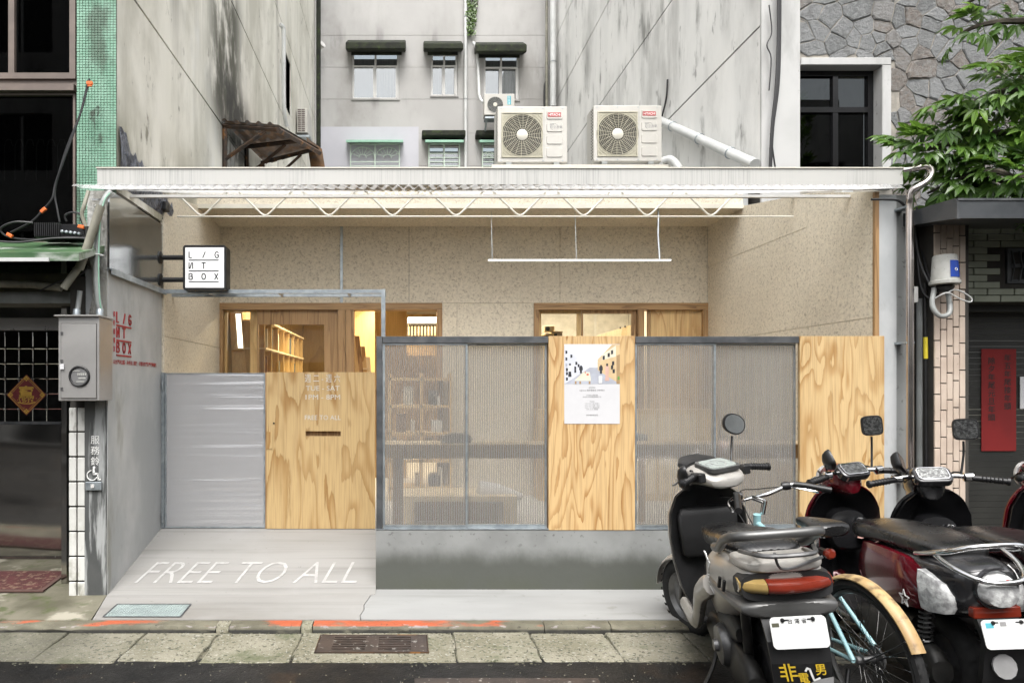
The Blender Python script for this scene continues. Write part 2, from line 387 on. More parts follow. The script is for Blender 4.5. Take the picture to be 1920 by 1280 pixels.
def plywood(name, light, dark, kx=2.6, kz=.55, rings=7.0, seed=0.0, rough=.5, axis='z', wash=.0):
    """rotary cut pine: contour lines of a stretched noise field"""
    g = NG(name); sc_ = {'z': (kx, kx, kz), 'x': (kz, kx, kx), 'y': (kx, kz, kx)}[axis]
    v = g.co('world', sc_, (seed, seed * .7, seed * 1.3))
    f = g.noise(v, 1.0, 2.2, .45, .35)
    fib = g.noise(g.co('world', {'z': (60, 60, 3.5), 'x': (3.5, 60, 60), 'y': (60, 3.5, 60)}[axis]), 1.0, 4, .7)
    f = g.math('ADD', f, g.math('MULTIPLY', g.math('SUBTRACT', fib, .5), .045))
    fr_ = g.math('FRACT', g.math('MULTIPLY', f, rings))
    late = g.math('MULTIPLY', g.math('POWER', g.step(fr_, .25, .88), 1.6), g.math('SUBTRACT', 1.0, g.step(fr_, .87, .92)))
    fine = g.noise(g.co('world', {'z': (90, 90, 2.5), 'x': (2.5, 90, 90), 'y': (90, 2.5, 90)}[axis]), 1.0, 3, .6)
    patch = g.step(g.noise(v, .7, 3), .35, .7)
    late = g.math('MULTIPLY', late, g.math('ADD', .55, g.math('MULTIPLY', patch, .6)), True)
    c = g.mix(late, light, dark)
    c = g.mix(g.math('MULTIPLY', g.step(fine, .40, .7), .32), c, tuple(x * .55 for x in dark))
    line = g.math('MULTIPLY', g.step(fr_, .84, .88), g.math('SUBTRACT', 1.0, g.step(fr_, .90, .95)))
    c = g.mix(g.math('MULTIPLY', line, .18), c, tuple(x * .5 for x in dark))
    g.bsdf(c, rough, 0, g.bump(g.math('ADD', g.math('MULTIPLY', late, .4), fine), .12, .002)); return g.m
M['ply_door'] = plywood('honey_pine_plywood', (.53, .375, .18), (.34, .19, .062), 4.2, .8, 8.0, 3.1)
M['ply_mid'] = plywood('flame_pine_plywood', (.58, .40, .195), (.34, .17, .05), 6.0, 1.2, 9.0, 11.3)
M['ply_right'] = plywood('pale_pine_plywood', (.58, .415, .21), (.37, .205, .07), 5.5, 1.3, 8.0, 5.7)
M['ply_in'] = plywood('amber_plywood', (.60, .42, .19), (.42, .26, .10), 1.6, .6, 4.0, 8.0)
M['ply_pale'] = plywood('bleached_plywood', (.72, .60, .40), (.60, .45, .25), 1.6, .6, 4.0, 2.0)
M['ply_panel'] = plywood('contoured_plywood', (.60, .42, .20), (.36, .19, .065), 4.0, .9, 8.0, 21.0)
M['frame_wood'] = plywood('brown_laminated_edge', (.36, .22, .10), (.20, .11, .045), 14, 1.0, 4, 1.0)
M['frame_wood_h'] = plywood('brown_laminated_head', (.36, .22, .10), (.20, .11, .045), 14, 1.0, 4, 2.0, axis='x')
M['beam_wood'] = plywood('counter_wood', (.46, .31, .18), (.30, .18, .095), 4, .6, 6, 4.0, axis='x')
M['white_wall'] = plain('warm_white_paint', (.72, .69, .62), .8, coord='world')

M['galv'] = surf('galvanised_steel', (.30, .335, .36), (.42, .46, .48), scale=14, rough=.32, rough2=.5, metal=.75, bump=.05)
M['dark_steel'] = surf('dark_zinc_steel', (.075, .08, .085), (.12, .125, .13), scale=9, rough=.4, rough2=.6, metal=.6, bump=.05)
M['stainless'] = surf('brushed_stainless', (.42, .41, .395), (.36, .35, .34), scale=3, rough=.26, rough2=.4, metal=.55, bump=.06, bscale=6, bdist=.01)
def wavy_steel():
    g = NG('dented_mirror_stainless')
    h = g.noise(g.co('world', (.25, 1, 1.2)), 2.0, 1.2, .4)
    g.bsdf((.40, .385, .36), .09, 1.0, g.bump(h, .5, .05)); return g.m
M['mirror_steel'] = wavy_steel()
def sheet_metal():
    g = NG('dull_zinc_sheet')
    v = g.co('world', (1, 1, 1)); c = g.mix(g.step(g.noise(v, 3, 5), .3, .7), (.36, .38, .39), (.44, .46, .47))
    g.bsdf(c, .16, .9, g.bump(g.noise(v, 5, 3), .08, .02)); return g.m
M['zinc_sheet'] = sheet_metal()
M['chrome'] = plain('chrome', (.78, .78, .78), .1, 1.0)
M['pipe_steel'] = surf('polished_downpipe', (.62, .57, .54), (.52, .47, .45), scale=3, rough=.14, rough2=.22, metal=1.0, bump=.02)
M['white_paint'] = surf('white_enamel', (.58, .575, .555), (.53, .525, .505), scale=4, rough=.4, bump=.03)
M['cream_paint'] = surf('cream_enamel', (.60, .575, .50), (.55, .525, .455), scale=4, rough=.35, bump=.03)
M['ac_white'] = surf('off_white_appliance_paint', (.49, .475, .435), (.455, .44, .405), scale=5, rough=.35, bump=.03)
M['ac_grille'] = plain('beige_plastic_grille', (.44, .415, .32), .5)
M['ac_dark'] = plain('fan_cavity', (.05, .048, .04), .7)
M['pvc_grey'] = surf('grey_pvc', (.33, .345, .34), (.25, .26, .25), scale=5, rough=.4, bump=.05, coord='world', layers=[((.12, .12, .10), 4, (1, 1, .4), .5, .7, .6, None)])
M['pvc_dirty'] = surf('grimy_conduit', (.26, .25, .20), (.16, .155, .12), scale=4, rough=.6, bump=.15, coord='world', layers=[((.05, .05, .04), 5, (1, 1, .4), .5, .7, .7, None)])
M['pvc_white'] = surf('white_pvc', (.54, .55, .54), (.46, .47, .46), scale=3, rough=.4, bump=.03, coord='world')
M['black'] = plain('black_plastic', (.007, .007, .0075), .42)
M['black_gloss'] = plain('black_gloss', (.010, .010, .011), .16)
M['rubber'] = plain('tyre_rubber', (.008, .008, .008), .75)
M['red_tile'] = plain('signal_red', (.42, .03, .03), .4)
M['red_print'] = plain('crimson_lettering', (.36, .015, .02), .6)
M['white_print'] = plain('white_lettering', (.80, .80, .78), .6)
M['door_print'] = plain('soft_white_lettering', (.62, .60, .54), .6)
M['black_print'] = plain('black_lettering', (.015, .015, .015), .6)
M['grey_print'] = plain('grey_lettering', (.25, .25, .25), .7)
M['yellow_print'] = plain('yellow_lettering', (.62, .42, .02), .6)
M['blue_print'] = plain('blue_label', (.01, .055, .36), .4)
M['teal_print'] = plain('teal_label', (.10, .42, .50), .4)
M['orange_tape'] = plain('orange_tag', (.75, .16, .03), .5)
M['ramp_paint'] = surf('white_road_paint', (.40, .397, .388), (.345, .34, .33), scale=9, coord='world', rough=.7, bump=.1, layers=[((.29, .284, .27), 26, (1, 1, 1), .50, .64, .85, None)])
M['green_tile'] = surf('celadon_glazed_tile', (.17, .33, .235), (.23, .40, .30), scale=7, coord='world', rough=.22, rough2=.35, bump=.1, bscale=30, layers=[
    ((.07, .10, .07), 3, (1, 1, .5), .55, .68, .75, None), ((.05, .045, .035), 6, (1, 1, .6), .62, .70, .8, None)])
M['grout'] = plain('grey_brown_grout', (.13, .12, .10), .95, coord='world')
M['white_tile'] = surf('grubby_white_tile', (.60, .60, .57), (.52, .52, .49), scale=4, coord='world', rough=.35, bump=.08, layers=[
    ((.20, .19, .13), 5, (1, 1, .7), .42, .62, .9, below(.15, .75)), ((.2, .2, .17), 9, (1, 1, .4), .62, .7, .6, None)])
M['beige_tile'] = surf('fawn_split_tile', (.46, .37, .30), (.54, .45, .37), scale=5, coord='world', rough=.5, bump=.12, layers=[
    ((.06, .055, .045), 9, (1, 1, .8), .62, .69, .85, None), ((.08, .075, .06), 4, (1, 1, .6), .58, .7, .7, below(1.0, 1.6))])
M['sage_tile'] = surf('sage_wall_tile', (.30, .32, .25), (.24, .26, .20), scale=5, coord='world', rough=.4, bump=.08, layers=[((.10, .11, .09), 3, (1, 1, .5), .55, .7, .6, None)])
def stone_mat():
    g = NG('rubble_stone'); v = g.co('world'); r = g.n('ObjectInfo').outputs['Random']
    c = g.mix(r, (.135, .14, .14), (.225, .23, .232)); c = g.mix(g.step(g.math('FRACT', g.math('MULTIPLY', r, 7.31)), .70, .9), c, (.17, .145, .125))
    c = g.mix(g.math('MULTIPLY', g.step(g.noise(v, 24, 6, .75), .40, .66), .7), c, (.25, .255, .25))
    c = g.mix(g.math('MULTIPLY', g.step(g.noise(v, 9, 4), .55, .7), .45), c, (.08, .078, .075))
    g.bsdf(c, .9, 0, g.bump(g.noise(v, 26, 7, .75), 1.0, .03)); return g.m
M['stone'] = stone_mat()
M['mortar'] = surf('pale_mortar', (.34, .315, .27), (.22, .205, .18), scale=9, coord='world', rough=.95, bump=.4, bscale=50)
M['rust'] = surf('rusted_iron', (.028, .022, .018), (.075, .04, .02), scale=8, coord='world', rough=.7, bump=.3, bscale=50, metal=.2, layers=[((.30, .13, .03), 5, (1, 1, 1), .58, .68, .7, None)])
M['rust_sheet'] = surf('rusty_corrugated_iron', (.075, .045, .025), (.17, .085, .03), scale=5, coord='world', rough=.6, bump=.3, bscale=40, layers=[((.08, .08, .075), 4, (1, 1, 1), .5, .62, .8, None)])
M['drain'] = surf('rusty_drain_cover', (.040, .032, .028), (.065, .048, .04), scale=9, coord='world', rough=.55, bump=.4, bscale=70, metal=.3, layers=[((.36, .34, .31), 26, (1, 1, 1), .60, .66, .8, None)])
M['check_plate'] = surf('worn_mint_steel_plate', (.25, .30, .29), (.20, .24, .235), scale=12, coord='world', rough=.4, metal=.1, bump=.1)
M['mat_red'] = surf('maroon_patterned_pile', (.075, .018, .018), (.055, .015, .013), scale=12, coord='world', rough=.95, bump=.6, bscale=240, layers=[((.17, .11, .075), 22, (1, 1, 1), .55, .58, .8, None)])
M['mat_edge'] = plain('brown_mat_border', (.10, .055, .045), .9, coord='world')
M['poster_red'] = surf('red_paper', (.20, .008, .008), (.16, .007, .007), scale=3, coord='world', rough=.75, bump=.05)
M['fu_red'] = surf('dark_red_paper', (.16, .012, .015), (.12, .01, .012), scale=30, coord='world', rough=.5, bump=.05)
M['gold'] = plain('gold_print', (.60, .36, .05), .45)
M['paper'] = plain('white_paper', (.56, .56, .57), .8, var=.97, coord='world')
M['door_dark'] = surf('dark_shutter', (.020, .020, .018), (.028, .028, .025), scale=3, coord='world', rough=.5, bump=.05)
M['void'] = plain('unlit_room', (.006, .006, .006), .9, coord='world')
M['curtain'] = surf('pale_curtain', (.34, .355, .36), (.25, .265, .27), scale=9, stretch=(6, 1, .1), coord='world', rough=.9)
M['dim_backing'] = plain('dim_interior', (.12, .115, .11), .9, coord='world')  # grey backing sheets: dimness of the rooms behind put into the colour
M['green_paint'] = surf('mint_green_enamel', (.26, .46, .35), (.22, .40, .30), scale=6, coord='world', rough=.45, bump=.05)
M['pale_green'] = surf('pale_green_bars', (.52, .62, .53), (.46, .55, .47), scale=6, coord='world', rough=.5, bump=.04)
M['awning_green'] = surf('highlighted_green_awning', (.035, .085, .035), (.07, .13, .06), scale=4, coord='world', rough=.35, bump=.1, layers=[((.34, .36, .33), 2.2, (.35, 1, 1), .56, .62, .8, None)])  # pale streaks: a white highlight put into the awning's colour
M['moss_wall'] = surf('dark_mossy_render', (.045, .045, .03), (.075, .075, .05), scale=4, coord='world', rough=.9, bump=.5, bscale=40, layers=[((.10, .11, .03), 12, (1, 1, 1), .6, .68, .7, None)])
M['grey_fascia'] = surf('weathered_grey_fascia', (.15, .16, .15), (.22, .23, .22), scale=5, stretch=(1, 1, .4), coord='world', rough=.6, bump=.15)
M['canopy_dark'] = surf('dark_sheet_canopy', (.045, .05, .055), (.075, .08, .085), scale=4, coord='world', rough=.4, metal=.3, bump=.08)
M['cable'] = plain('black_cable', (.012, .012, .013), .5)
M['cup'] = surf('speckled_grey_plastic', (.42, .42, .39), (.36, .36, .33), scale=20, coord='world', rough=.5, bump=.1, layers=[((.14, .13, .11), 60, (1, 1, 1), .62, .7, .7, None)])
M['yellow_tape'] = plain('yellow_tape', (.62, .50, .03), .5)
M['bark'] = surf('grey_bark', (.10, .085, .065), (.06, .05, .04), scale=12, rough=.9, bump=.7, bscale=40, coord='world')
def leaf_mat(name, a, b, tr):
    g = NG(name); r = g.n('ObjectInfo').outputs['Random']
    v = g.co('obj', (1, 1, 1))
    c = g.mix(r, a, b); c = g.mix(g.math('MULTIPLY', g.step(g.noise(v, 22, 3), .4, .7), .35), c, tuple(x * .6 for x in a))
    p = g.n('BsdfPrincipled', {'Base Color': c, 'Roughness': .32})
    t = g.n('BsdfTranslucent', {'Color': g.mix(.6, c, tr)})
    mx = g.n('MixShader', {0: .30}); g.t.links.new(p.outputs[0], mx.inputs[1]); g.t.links.new(t.outputs[0], mx.inputs[2])
    return g.done(mx)
M['leaf'] = leaf_mat('glossy_green_leaf', (.04, .092, .02), (.115, .215, .038), (.22, .40, .05))
M['leaf_young'] = leaf_mat('fresh_green_leaf', (.13, .24, .045), (.17, .30, .05), (.35, .5, .08))
M['ivy'] = leaf_mat('creeper_leaf', (.08, .14, .04), (.17, .24, .07), (.3, .4, .1))

def glass(name, tint=(.9, .92, .92), refl=.9, rough=.02, fres=1.45, base=.0):
    g = NG(name); fz = g.n('Fresnel', {'IOR': fres}).outputs[0]
    if base: fz = g.math('ADD', fz, base, True)
    t = g.n('BsdfTransparent', {'Color': tint}); gl = g.n('BsdfGlossy', {'Color': (refl,) * 3, 'Roughness': rough})
    mx = g.n('MixShader', {0: fz}); g.t.links.new(t.outputs[0], mx.inputs[1]); g.t.links.new(gl.outputs[0], mx.inputs[2])
    return g.done(mx)
M['glass'] = glass('clear_glass', base=.03)
M['glass_tint'] = glass('smoky_glass', (.30, .31, .31), refl=.55)
M['glass_blue'] = glass('pale_window_glass', (.80, .84, .85), base=.12)
M['dial_glass'] = glass('dial_glass', (.8, .8, .8), base=.15)
def polycarb(name, trans, tint, gl, white, zs=6.0, xs=.55, dist=.02, rg=.10):
    g = NG(name)
    v = g.co('world', (xs, 1, zs)); h = g.noise(v, 1.6, 1.5, .5, .6)
    nrm = g.bump(h, .5, dist)
    t = g.n('BsdfTransparent', {'Color': tint})
    d = g.n('BsdfDiffuse', {'Color': white}); tl = g.n('BsdfTranslucent', {'Color': white})
    a = g.n('MixShader', {0: .3}); g.t.links.new(d.outputs[0], a.inputs[1]); g.t.links.new(tl.outputs[0], a.inputs[2])
    b = g.n('MixShader', {0: 1 - trans}); g.t.links.new(t.outputs[0], b.inputs[1]); g.t.links.new(a.outputs[0], b.inputs[2])
    gs = g.n('BsdfGlossy', {'Color': (.92, .92, .94), 'Roughness': rg, 'Normal': nrm})
    fz = g.math('ADD', g.math('MULTIPLY', g.n('Fresnel', {'IOR': 1.5, 'Normal': nrm}).outputs[0], .8), gl, True)
    m2 = g.n('MixShader', {0: fz}); g.t.links.new(b.outputs[0], m2.inputs[1]); g.t.links.new(gs.outputs[0], m2.inputs[2])
    return g.done(m2)
M['poly_front'] = polycarb('fluted_polycarbonate', .865, (.985, .98, .965), .03, (.88, .86, .82), 2.0, .3, .012)
M['poly_rib'] = polycarb('fluted_polycarbonate_rib', .42, (.92, .92, .91), .03, (.88, .885, .89), 2.0, .3, .012)
M['poly_gate'] = polycarb('frosted_gate_polycarbonate', .50, (.94, .94, .96), .16, (.84, .845, .86), 10.0, .22, .028, .22)
def roof_sheet():
    g = NG('milky_corrugated_sheet')
    d = g.n('BsdfDiffuse', {'Color': (.85, .86, .86)}); tl = g.n('BsdfTranslucent', {'Color': (.92, .93, .93)}); t = g.n('BsdfTransparent', {'Color': (.95, .95, .95)})
    a = g.n('MixShader', {0: .7}); g.t.links.new(d.outputs[0], a.inputs[1]); g.t.links.new(tl.outputs[0], a.inputs[2])
    b = g.n('MixShader', {0: .74}); g.t.links.new(a.outputs[0], b.inputs[1]); g.t.links.new(t.outputs[0], b.inputs[2])
    return g.done(b)
M['roof_sheet'] = roof_sheet()
def gutter_mat():
    g = NG('ribbed_white_gutter'); v = g.co('world', (170, 1, 1.5))
    c = g.mix(g.math('MULTIPLY', g.step(g.noise(v, 1.0, 4, .6), .45, .7), g.step(g.noise(g.co('world', (1.2, 1, 1)), .8, 3), .42, .6)), (.43, .427, .405), (.27, .27, .258))
    g.bsdf(c, .55, 0); return g.m
M['gutter'] = gutter_mat()
def emit(name, c, k):
    g = NG(name); return g.done(g.n('Emission', {'Color': c, 'Strength': k}))
M['court_floor'] = surf('pale_court_floor', (.50, .49, .46), (.44, .43, .41), scale=2, coord='world', rough=.7)
M['pendant_light'] = emit('lit_white_bar', (1.0, .96, .88), 2.5)
M['tube_light'] = emit('lit_fluorescent_tube', (1.0, .90, .72), 4.0)
M['sign_white'] = (lambda g: (g.bsdf((.82, .82, .82), .35, 0, None, Emission_Color=(1, 1, 1, 1), Emission_Strength=.18), g.m)[1])(NG('backlit_acrylic'))
M['lamp_panel'] = emit('lit_white_panel', (1, .97, .9), 2.2)
M['frame_brown'] = surf('bronze_aluminium', (.16, .125, .105), (.12, .095, .08), scale=5, rough=.45, bump=.05, coord='world')
# ---------------------------------------------------------------- ground
XL, XR = -2.157, 3.495
DF, DG, DB, DP, DBB, DR = 5.08, 6.02, 7.89, 4.95, 16.7, 7.03
FLOOR = 0.25
g_ = structure(MB().poly([(-60, -60, -.12), (60, -60, -.12), (60, 60, -.12), (-60, 60, -.12)]).build('ground', M['old_ground']))
road = structure(MB().box((-40, -6.2, -.118), (40, 4.0, -.09)).build('road', M['asphalt']))
lane = MB().poly([(1.78, 1.2, -.0855), (1.90, 1.2, -.0855), (1.90, 3.35, -.0855), (1.78, 3.35, -.0855)])
lane.poly([(2.62, 1.6, -.0855), (2.74, 1.6, -.0855), (2.60, 3.3, -.0855), (2.48, 3.3, -.0855)])
ln = lane.build('parking_line', M['ramp_paint'], road)
manhole = MB().box((.05, 3.05, -.0895), (1.05, 3.72, -.083)); manhole.build('service_cover', M['drain'], road, bevel=.01)

pav = structure(MB().box((-7, 3.93, -.116), (9, 4.43, -.098)).build('pavement', M['old_ground']))
edges = [-6.2, -5.6, -5.0, -4.45, -3.9, -3.35, -2.78, -2.17, -1.67, -1.2, -.66, .30, .80, 1.28, 1.78, 2.28, 2.78, 3.28, 3.8, 4.35, 4.9, 5.5, 6.1]
flat = Frame((0, 0, 0), (1, 0, 0), (0, 1, 0), (0, 0, 1))
for i, (a, b) in enumerate(zip(edges[:-1], edges[1:])):
    r = random.Random(i); gp = .006
    pts = []
    def side(p, q, n):
        for k in range(n):
            t = k / n; j = 0 if k == 0 else r.uniform(-.007, .007)
            pts.append((p[0] + (q[0] - p[0]) * t + j, p[1] + (q[1] - p[1]) * t + (0 if k == 0 else r.uniform(-.005, .005))))
    sk = r.uniform(-.02, .02); y0 = 3.95 + r.uniform(-.03, .01); y1 = 4.405
    side((a + gp + sk, y0), (b - gp + sk, y0 + r.uniform(-.01, .01)), 7); side((b - gp + sk, y0), (b - gp, y1), 5)
    side((b - gp, y1), (a + gp, y1), 4); side((a + gp, y1), (a + gp + sk, y0), 5)
    zt = -.082 + r.uniform(-.006, .004)
    m = MB()
    if i == 10:                                             # the slab that holds the drain grate
        x0, x1, q0, q1 = X(597, 4.27), X(803, 4.2), 4.07, 4.36
        for (u0, u1, v0, v1) in ((a + gp, x0, y0, y1), (x1, b - gp, y0, y1), (x0, x1, y0, q0), (x0, x1, q1, y1)):
            m.box((u0, v0, -.115), (u1, v1, zt))
        m.build('slab', M['slab'], pav)
        dr = thing('drain_grate', ((x0 + x1) / 2, 4.2, -.09), 'rusty brown slotted iron drain grate set in the gutter slab', 'drain grate')
        sl_ = MB()
        hx0, hx1 = x0 + .008, x1 - .008; h0, h1 = q0 + .008, q1 - .008
        holes = []
        for c in (0, 1):
            u0 = hx0 + .09 + c * .28; u1 = u0 + .20
            for k in range(6): holes.append((u0, u1, h0 + .035 + k * .038, h0 + .035 + k * .038 + .019))
        for (u0, u1, v0, v1) in rects_minus(hx0, hx1, h0, h1, holes): sl_.box((u0, v0, -.10), (u1, v1, -.08))
        sl_.build('grate_plate', M['drain'], dr)
        MB().box((hx0, h0, -.114), (hx1, h1, -.110)).build('drain_pit', M['void'], dr)
        fr_ = MB()
        for (u0, u1, v0, v1) in ((x0, x1, q0, q0 + .006), (x0, x1, q1 - .006, q1), (x0, x0 + .006, q0 + .006, q1 - .006), (x1 - .006, x1, q0 + .006, q1 - .006)):
            fr_.box((u0, v0, -.112), (u1, v1, -.079))
        fr_.build('grate_frame', M['rust'], dr)
        continue
    m.prism(flat, pts, -.115, zt).build('slab', M['slab'], pav, bevel=.010, seg=2)
mo = MB(); r = random.Random(77)                             # moss and grit caught in the slab joints and along the kerb
def clump(x, y, z, s_):
    n = 6; c = Vector((x, y, z + s_ * r.uniform(.25, .6))); ring = [Vector((x + s_ * r.uniform(.6, 1.2) * cos(k * 2 * pi / n), y + s_ * r.uniform(.6, 1.2) * sin(k * 2 * pi / n), z)) for k in range(n)]
    mo.add([c] + ring, [(0, 1 + k, 1 + (k + 1) % n) for k in range(n)])
for x in edges:
    for k in range(16):
        y = r.uniform(3.96, 4.41)
        if r.random() < .8: clump(x + r.gauss(0, .010), y, -.090, r.uniform(.005, .016))
for k in range(520): clump(r.uniform(-5, 4.5), 4.409 - abs(r.gauss(0, .008)), -.088, r.uniform(.003, .010))
for k in range(420): clump(r.uniform(-5, 4.5), 3.935 + r.gauss(0, .02), -.090, r.uniform(.003, .010))
stuff(mo.build('joint_moss', M['moss_wall'], pav))
gt0 = MB()
for k in range(900):
    x, y, s_ = r.uniform(-4, 4), r.uniform(2.9, 3.93), r.uniform(.002, .006); p = Vector((x, y, -.0898)); gt0.add([p + Vector((s_, 0, 0)), p + Vector((-s_ * .5, s_, 0)), p + Vector((-s_ * .6, -s_ * .8, 0)), p + Vector((0, 0, s_))], [(0, 1, 3), (1, 2, 3), (2, 0, 3)])
stuff(gt0.build('road_grit', M['slab'], road))
kerb = structure(MB().box((-7, 4.44, -.115), (9, 4.475, -.06)).build('kerb', M['old_ground']))
ke = [-6.2, -5.1, -4.0, -2.66, -1.225, -1.14, -.675, -.60, .90, 1.33, 2.35, 3.3, 4.3, 5.3, 6.3]
for i, (a, b) in enumerate(zip(ke[:-1], ke[1:])):
    r = random.Random(100 + i); n = max(3, int((b - a) / .06)); rings = []
    for k in range(n + 1):
        x = a + .003 + (b - a - .006) * k / n; c = r.uniform(-.004, .004) - (.012 if r.random() < .12 else 0)
        rings.append([(x, 4.41, -.115), (x, 4.41 + c * .3, -.058 + c), (x, 4.425, -.040 + c * .8), (x, 4.50, -.036), (x, 4.50, -.115)])
    kb = MB().loft(rings, mi=0).build('kerb_stone', M['kerb'] if abs(b - a) > .1 else M['slab'], kerb)
def sheet(name, pts, m, thick=.03, parent=None):
    mb = MB(); n = len(pts)
    mb.add([*pts, *[(p[0], p[1], p[2] - thick) for p in pts]], [tuple(range(n)), tuple(range(n, 2 * n))[::-1]] + [(i, (i + 1) % n, n + (i + 1) % n, n + i) for i in range(n)])
    return mb.build(name, m, parent)
xr0 = -.218
crack = [(X(705, 5.08), 5.075, -.001), (-.245, 4.95, -.004), (-.262, 4.86, -.008), (-.285, 4.74, -.014), (-.278, 4.66, -.018), (-.30, 4.56, -.025), (-.37, 4.497, -.030)]
ap = structure(sheet('pavement', [*crack[:-1], (-.29, 4.497, -.03), (4.0, 4.497, -.03), (4.0, 5.2, .001), (X(705, 5.08), 5.2, .001)], M['apron']))
lo_ = [(-2.06, 4.497, -.0302), (-.296, 4.497, -.0302), (-.305, 4.56, -.0252), (-.283, 4.66, -.0182), (-.290, 4.74, -.0142), (-.267, 4.86, -.0082), (-.250, 4.95, -.004)]
ramp = structure(sheet('ramp', [lo_[0], *lo_[1:], (-2.16, 4.95, -.004)], M['ramp'], .05))
slope = (.254 + .004) / (DG + .02 - 4.95)
rs = sheet('ramp_slope', [(XL, 4.95, -.004), (xr0, 4.95, -.004), (xr0, DG + .02, .254), (XL, DG + .02, .254)], M['ramp'], .05, ramp)
structure(rs)
fr = Frame((0, 4.95, -.004), (1, 0, 0), (0, 1, slope))
tm = MB(); k = sqrt(1 + slope ** 2)
vs, fs = text_mesh('FREE TO ALL', bold=-.012)
x0 = min(v.x for v in vs); x1 = max(v.x for v in vs); y0 = min(v.y for v in vs); y1 = max(v.y for v in vs)
b0, b1 = (5.104 - 4.95) * k, (5.427 - 4.95) * k
tm.add([fr(-2.03 + (v.x - x0) / (x1 - x0) * 1.66 + (v.y - y0) / (y1 - y0) * .06, b0 + (v.y - y0) / (y1 - y0) * (b1 - b0), .003) for v in vs], fs)
tm.build('ramp_lettering', M['ramp_paint'], ramp)
og = structure(sheet('pavement', [(-7, 4.497, -.03), (-2.07, 4.497, -.0305), (-2.165, 4.96, -.003), (-2.165, 5.95, .012), (-7, 5.95, .012)], M['old_ground'], .06))
og2 = structure(sheet('pavement', [(4.003, 4.497, -.03), (9, 4.497, -.03), (9, 6.4, .01), (4.003, 6.4, .01)], M['old_ground'], .06))
cf = structure(MB().box((XL, DG + .02, .05), (XR, DB + 6.5, FLOOR)).build('courtyard_floor', M['court_floor']))
structure(MB().box((xr0, DF + .22, .0), (XR + .1, DG + .02, FLOOR - .002)).build('courtyard_floor', M['court_floor']))

cp = thing('inspection_cover', (X(285, 4.6), 4.58, -.02), 'pale mint steel inspection cover let into the concrete at the foot of the ramp', 'inspection cover')
x0, x1 = -2.0, -1.50; y0, y1 = 4.54, 4.75
zc = lambda y: -.0302 + (y - 4.497) * (.026 / .453)
q = MB().add([(x0, y0, zc(y0) + .004), (x1, y0, zc(y0) + .004), (x1, y1, zc(y1) + .004), (x0, y1, zc(y1) + .004)], [(0, 1, 2, 3)])
q.build('cover_plate', M['check_plate'], cp)
b = MB()
for i in range(26):
    for j in range(9):
        x = x0 + .016 + i * (x1 - x0 - .032) / 25; y = y0 + .016 + j * (y1 - y0 - .032) / 8; z = zc(y) + .004
        b.add([(x - .006, y - .006, z), (x + .006, y - .006, z), (x + .006, y + .006, z), (x - .006, y + .006, z), (x, y, z + .004)], [(0, 1, 4), (1, 2, 4), (2, 3, 4), (3, 0, 4)])
stuff(b.build('raised_stud', M['check_plate'], cp))
b = MB()
for (u0, u1, v0, v1) in ((x0 - .012, x1 + .012, y0 - .012, y0 - .001), (x0 - .012, x1 + .012, y1 + .001, y1 + .012), (x0 - .012, x0 - .001, y0 - .001, y1 + .001), (x1 + .001, x1 + .012, y0 - .001, y1 + .001)):
    b.add([(u0, v0, zc(v0) + .005), (u1, v0, zc(v0) + .005), (u1, v1, zc(v1) + .005), (u0, v1, zc(v1) + .005)], [(0, 1, 2, 3)])
b.build('cover_frame', M['dark_steel'], cp)

# ---------------------------------------------------------------- helpers for walls
def wall_x(name, m, parent, x, y0, y1, z0, z1, holes=(), th=.2, sgn=1):     # wall in the plane X=x, thickness away from the gap (sgn=+1: body on +X)
    mb = MB()
    for (a, b_, c, d) in rects_minus(y0, y1, z0, z1, holes): mb.box((x, a, c), (x + sgn * th, b_, d))
    return mb.build(name, m, parent)
def wall_y(name, m, parent, y, x0, x1, z0, z1, holes=(), th=.2):
    mb = MB()
    for (a, b_, c, d) in rects_minus(x0, x1, z0, z1, holes): mb.box((a, y, c), (b_, y + th, d))
    return mb.build(name, m, parent)

# ---------------------------------------------------------------- left tower
lb = thing('tiled_building', (-3.5, 6, 0), 'tall weathered building with green mosaic pillar and bare beige side wall', 'building')
win_hole = (12.15, 12.85, 6.55, 7.55)
zs = [2.95, 4.58, 6.28, 7.86, 9.37, 10.95, 12.5, 14.0]
for a, b_ in zip(zs[:-1], zs[1:]):
    wall_x('wall_band', M['plaster_left'], lb, XL, 5.11, 16.3, a + .012, b_ - .012, [win_hole], .16, -1)
wall_x('wall', M['joint'], lb, XL - .018, 5.12, 16.29, 2.9, 14.0, [win_hole], .18, -1)
wf = MB().box((XL - .15, 12.15, 6.55), (XL - .12, 12.85, 7.55)); wd = wf.build('window', M['dark_steel'], lb)
MB().box((XL - .118, 12.2, 6.6), (XL - .11, 12.8, 7.5)).build('pane', M['glass_tint'], wd)
t = MB()                                                    # jagged tar patch along the roof junction
r = random.Random(3); pts = []; n = 26
for i in range(n + 1):
    d = 5.12 + i * 1.15 / n; pts.append((d, 3.40 - i * .0085 + r.uniform(-.035, .035) + (.07 if i < 4 else 0)))
for (d0, z0), (d1, z1) in zip(pts[:-1], pts[1:]): t.add([(XL + .001, d0, 3.02), (XL + .001, d1, 3.02), (XL + .012, d1, z1), (XL + .012, d0, z0), (XL + .03, d0, (z0 + 3.02) / 2 + r.uniform(-.05, .05)), (XL + .03, d1, (z1 + 3.02) / 2)], [(0, 1, 5, 4), (4, 5, 2, 3)])
t.build('tar_patch', M['tar'], lb)
xs0 = X(143, 5.09)
MB().box((xs0, 5.10, 2.55), (XL - .001, 5.5, 14)).build('tile_pillar', M['grout'], lb)
tl = MB(); nx = 13; tw = (XL - xs0) / nx
z = 2.58
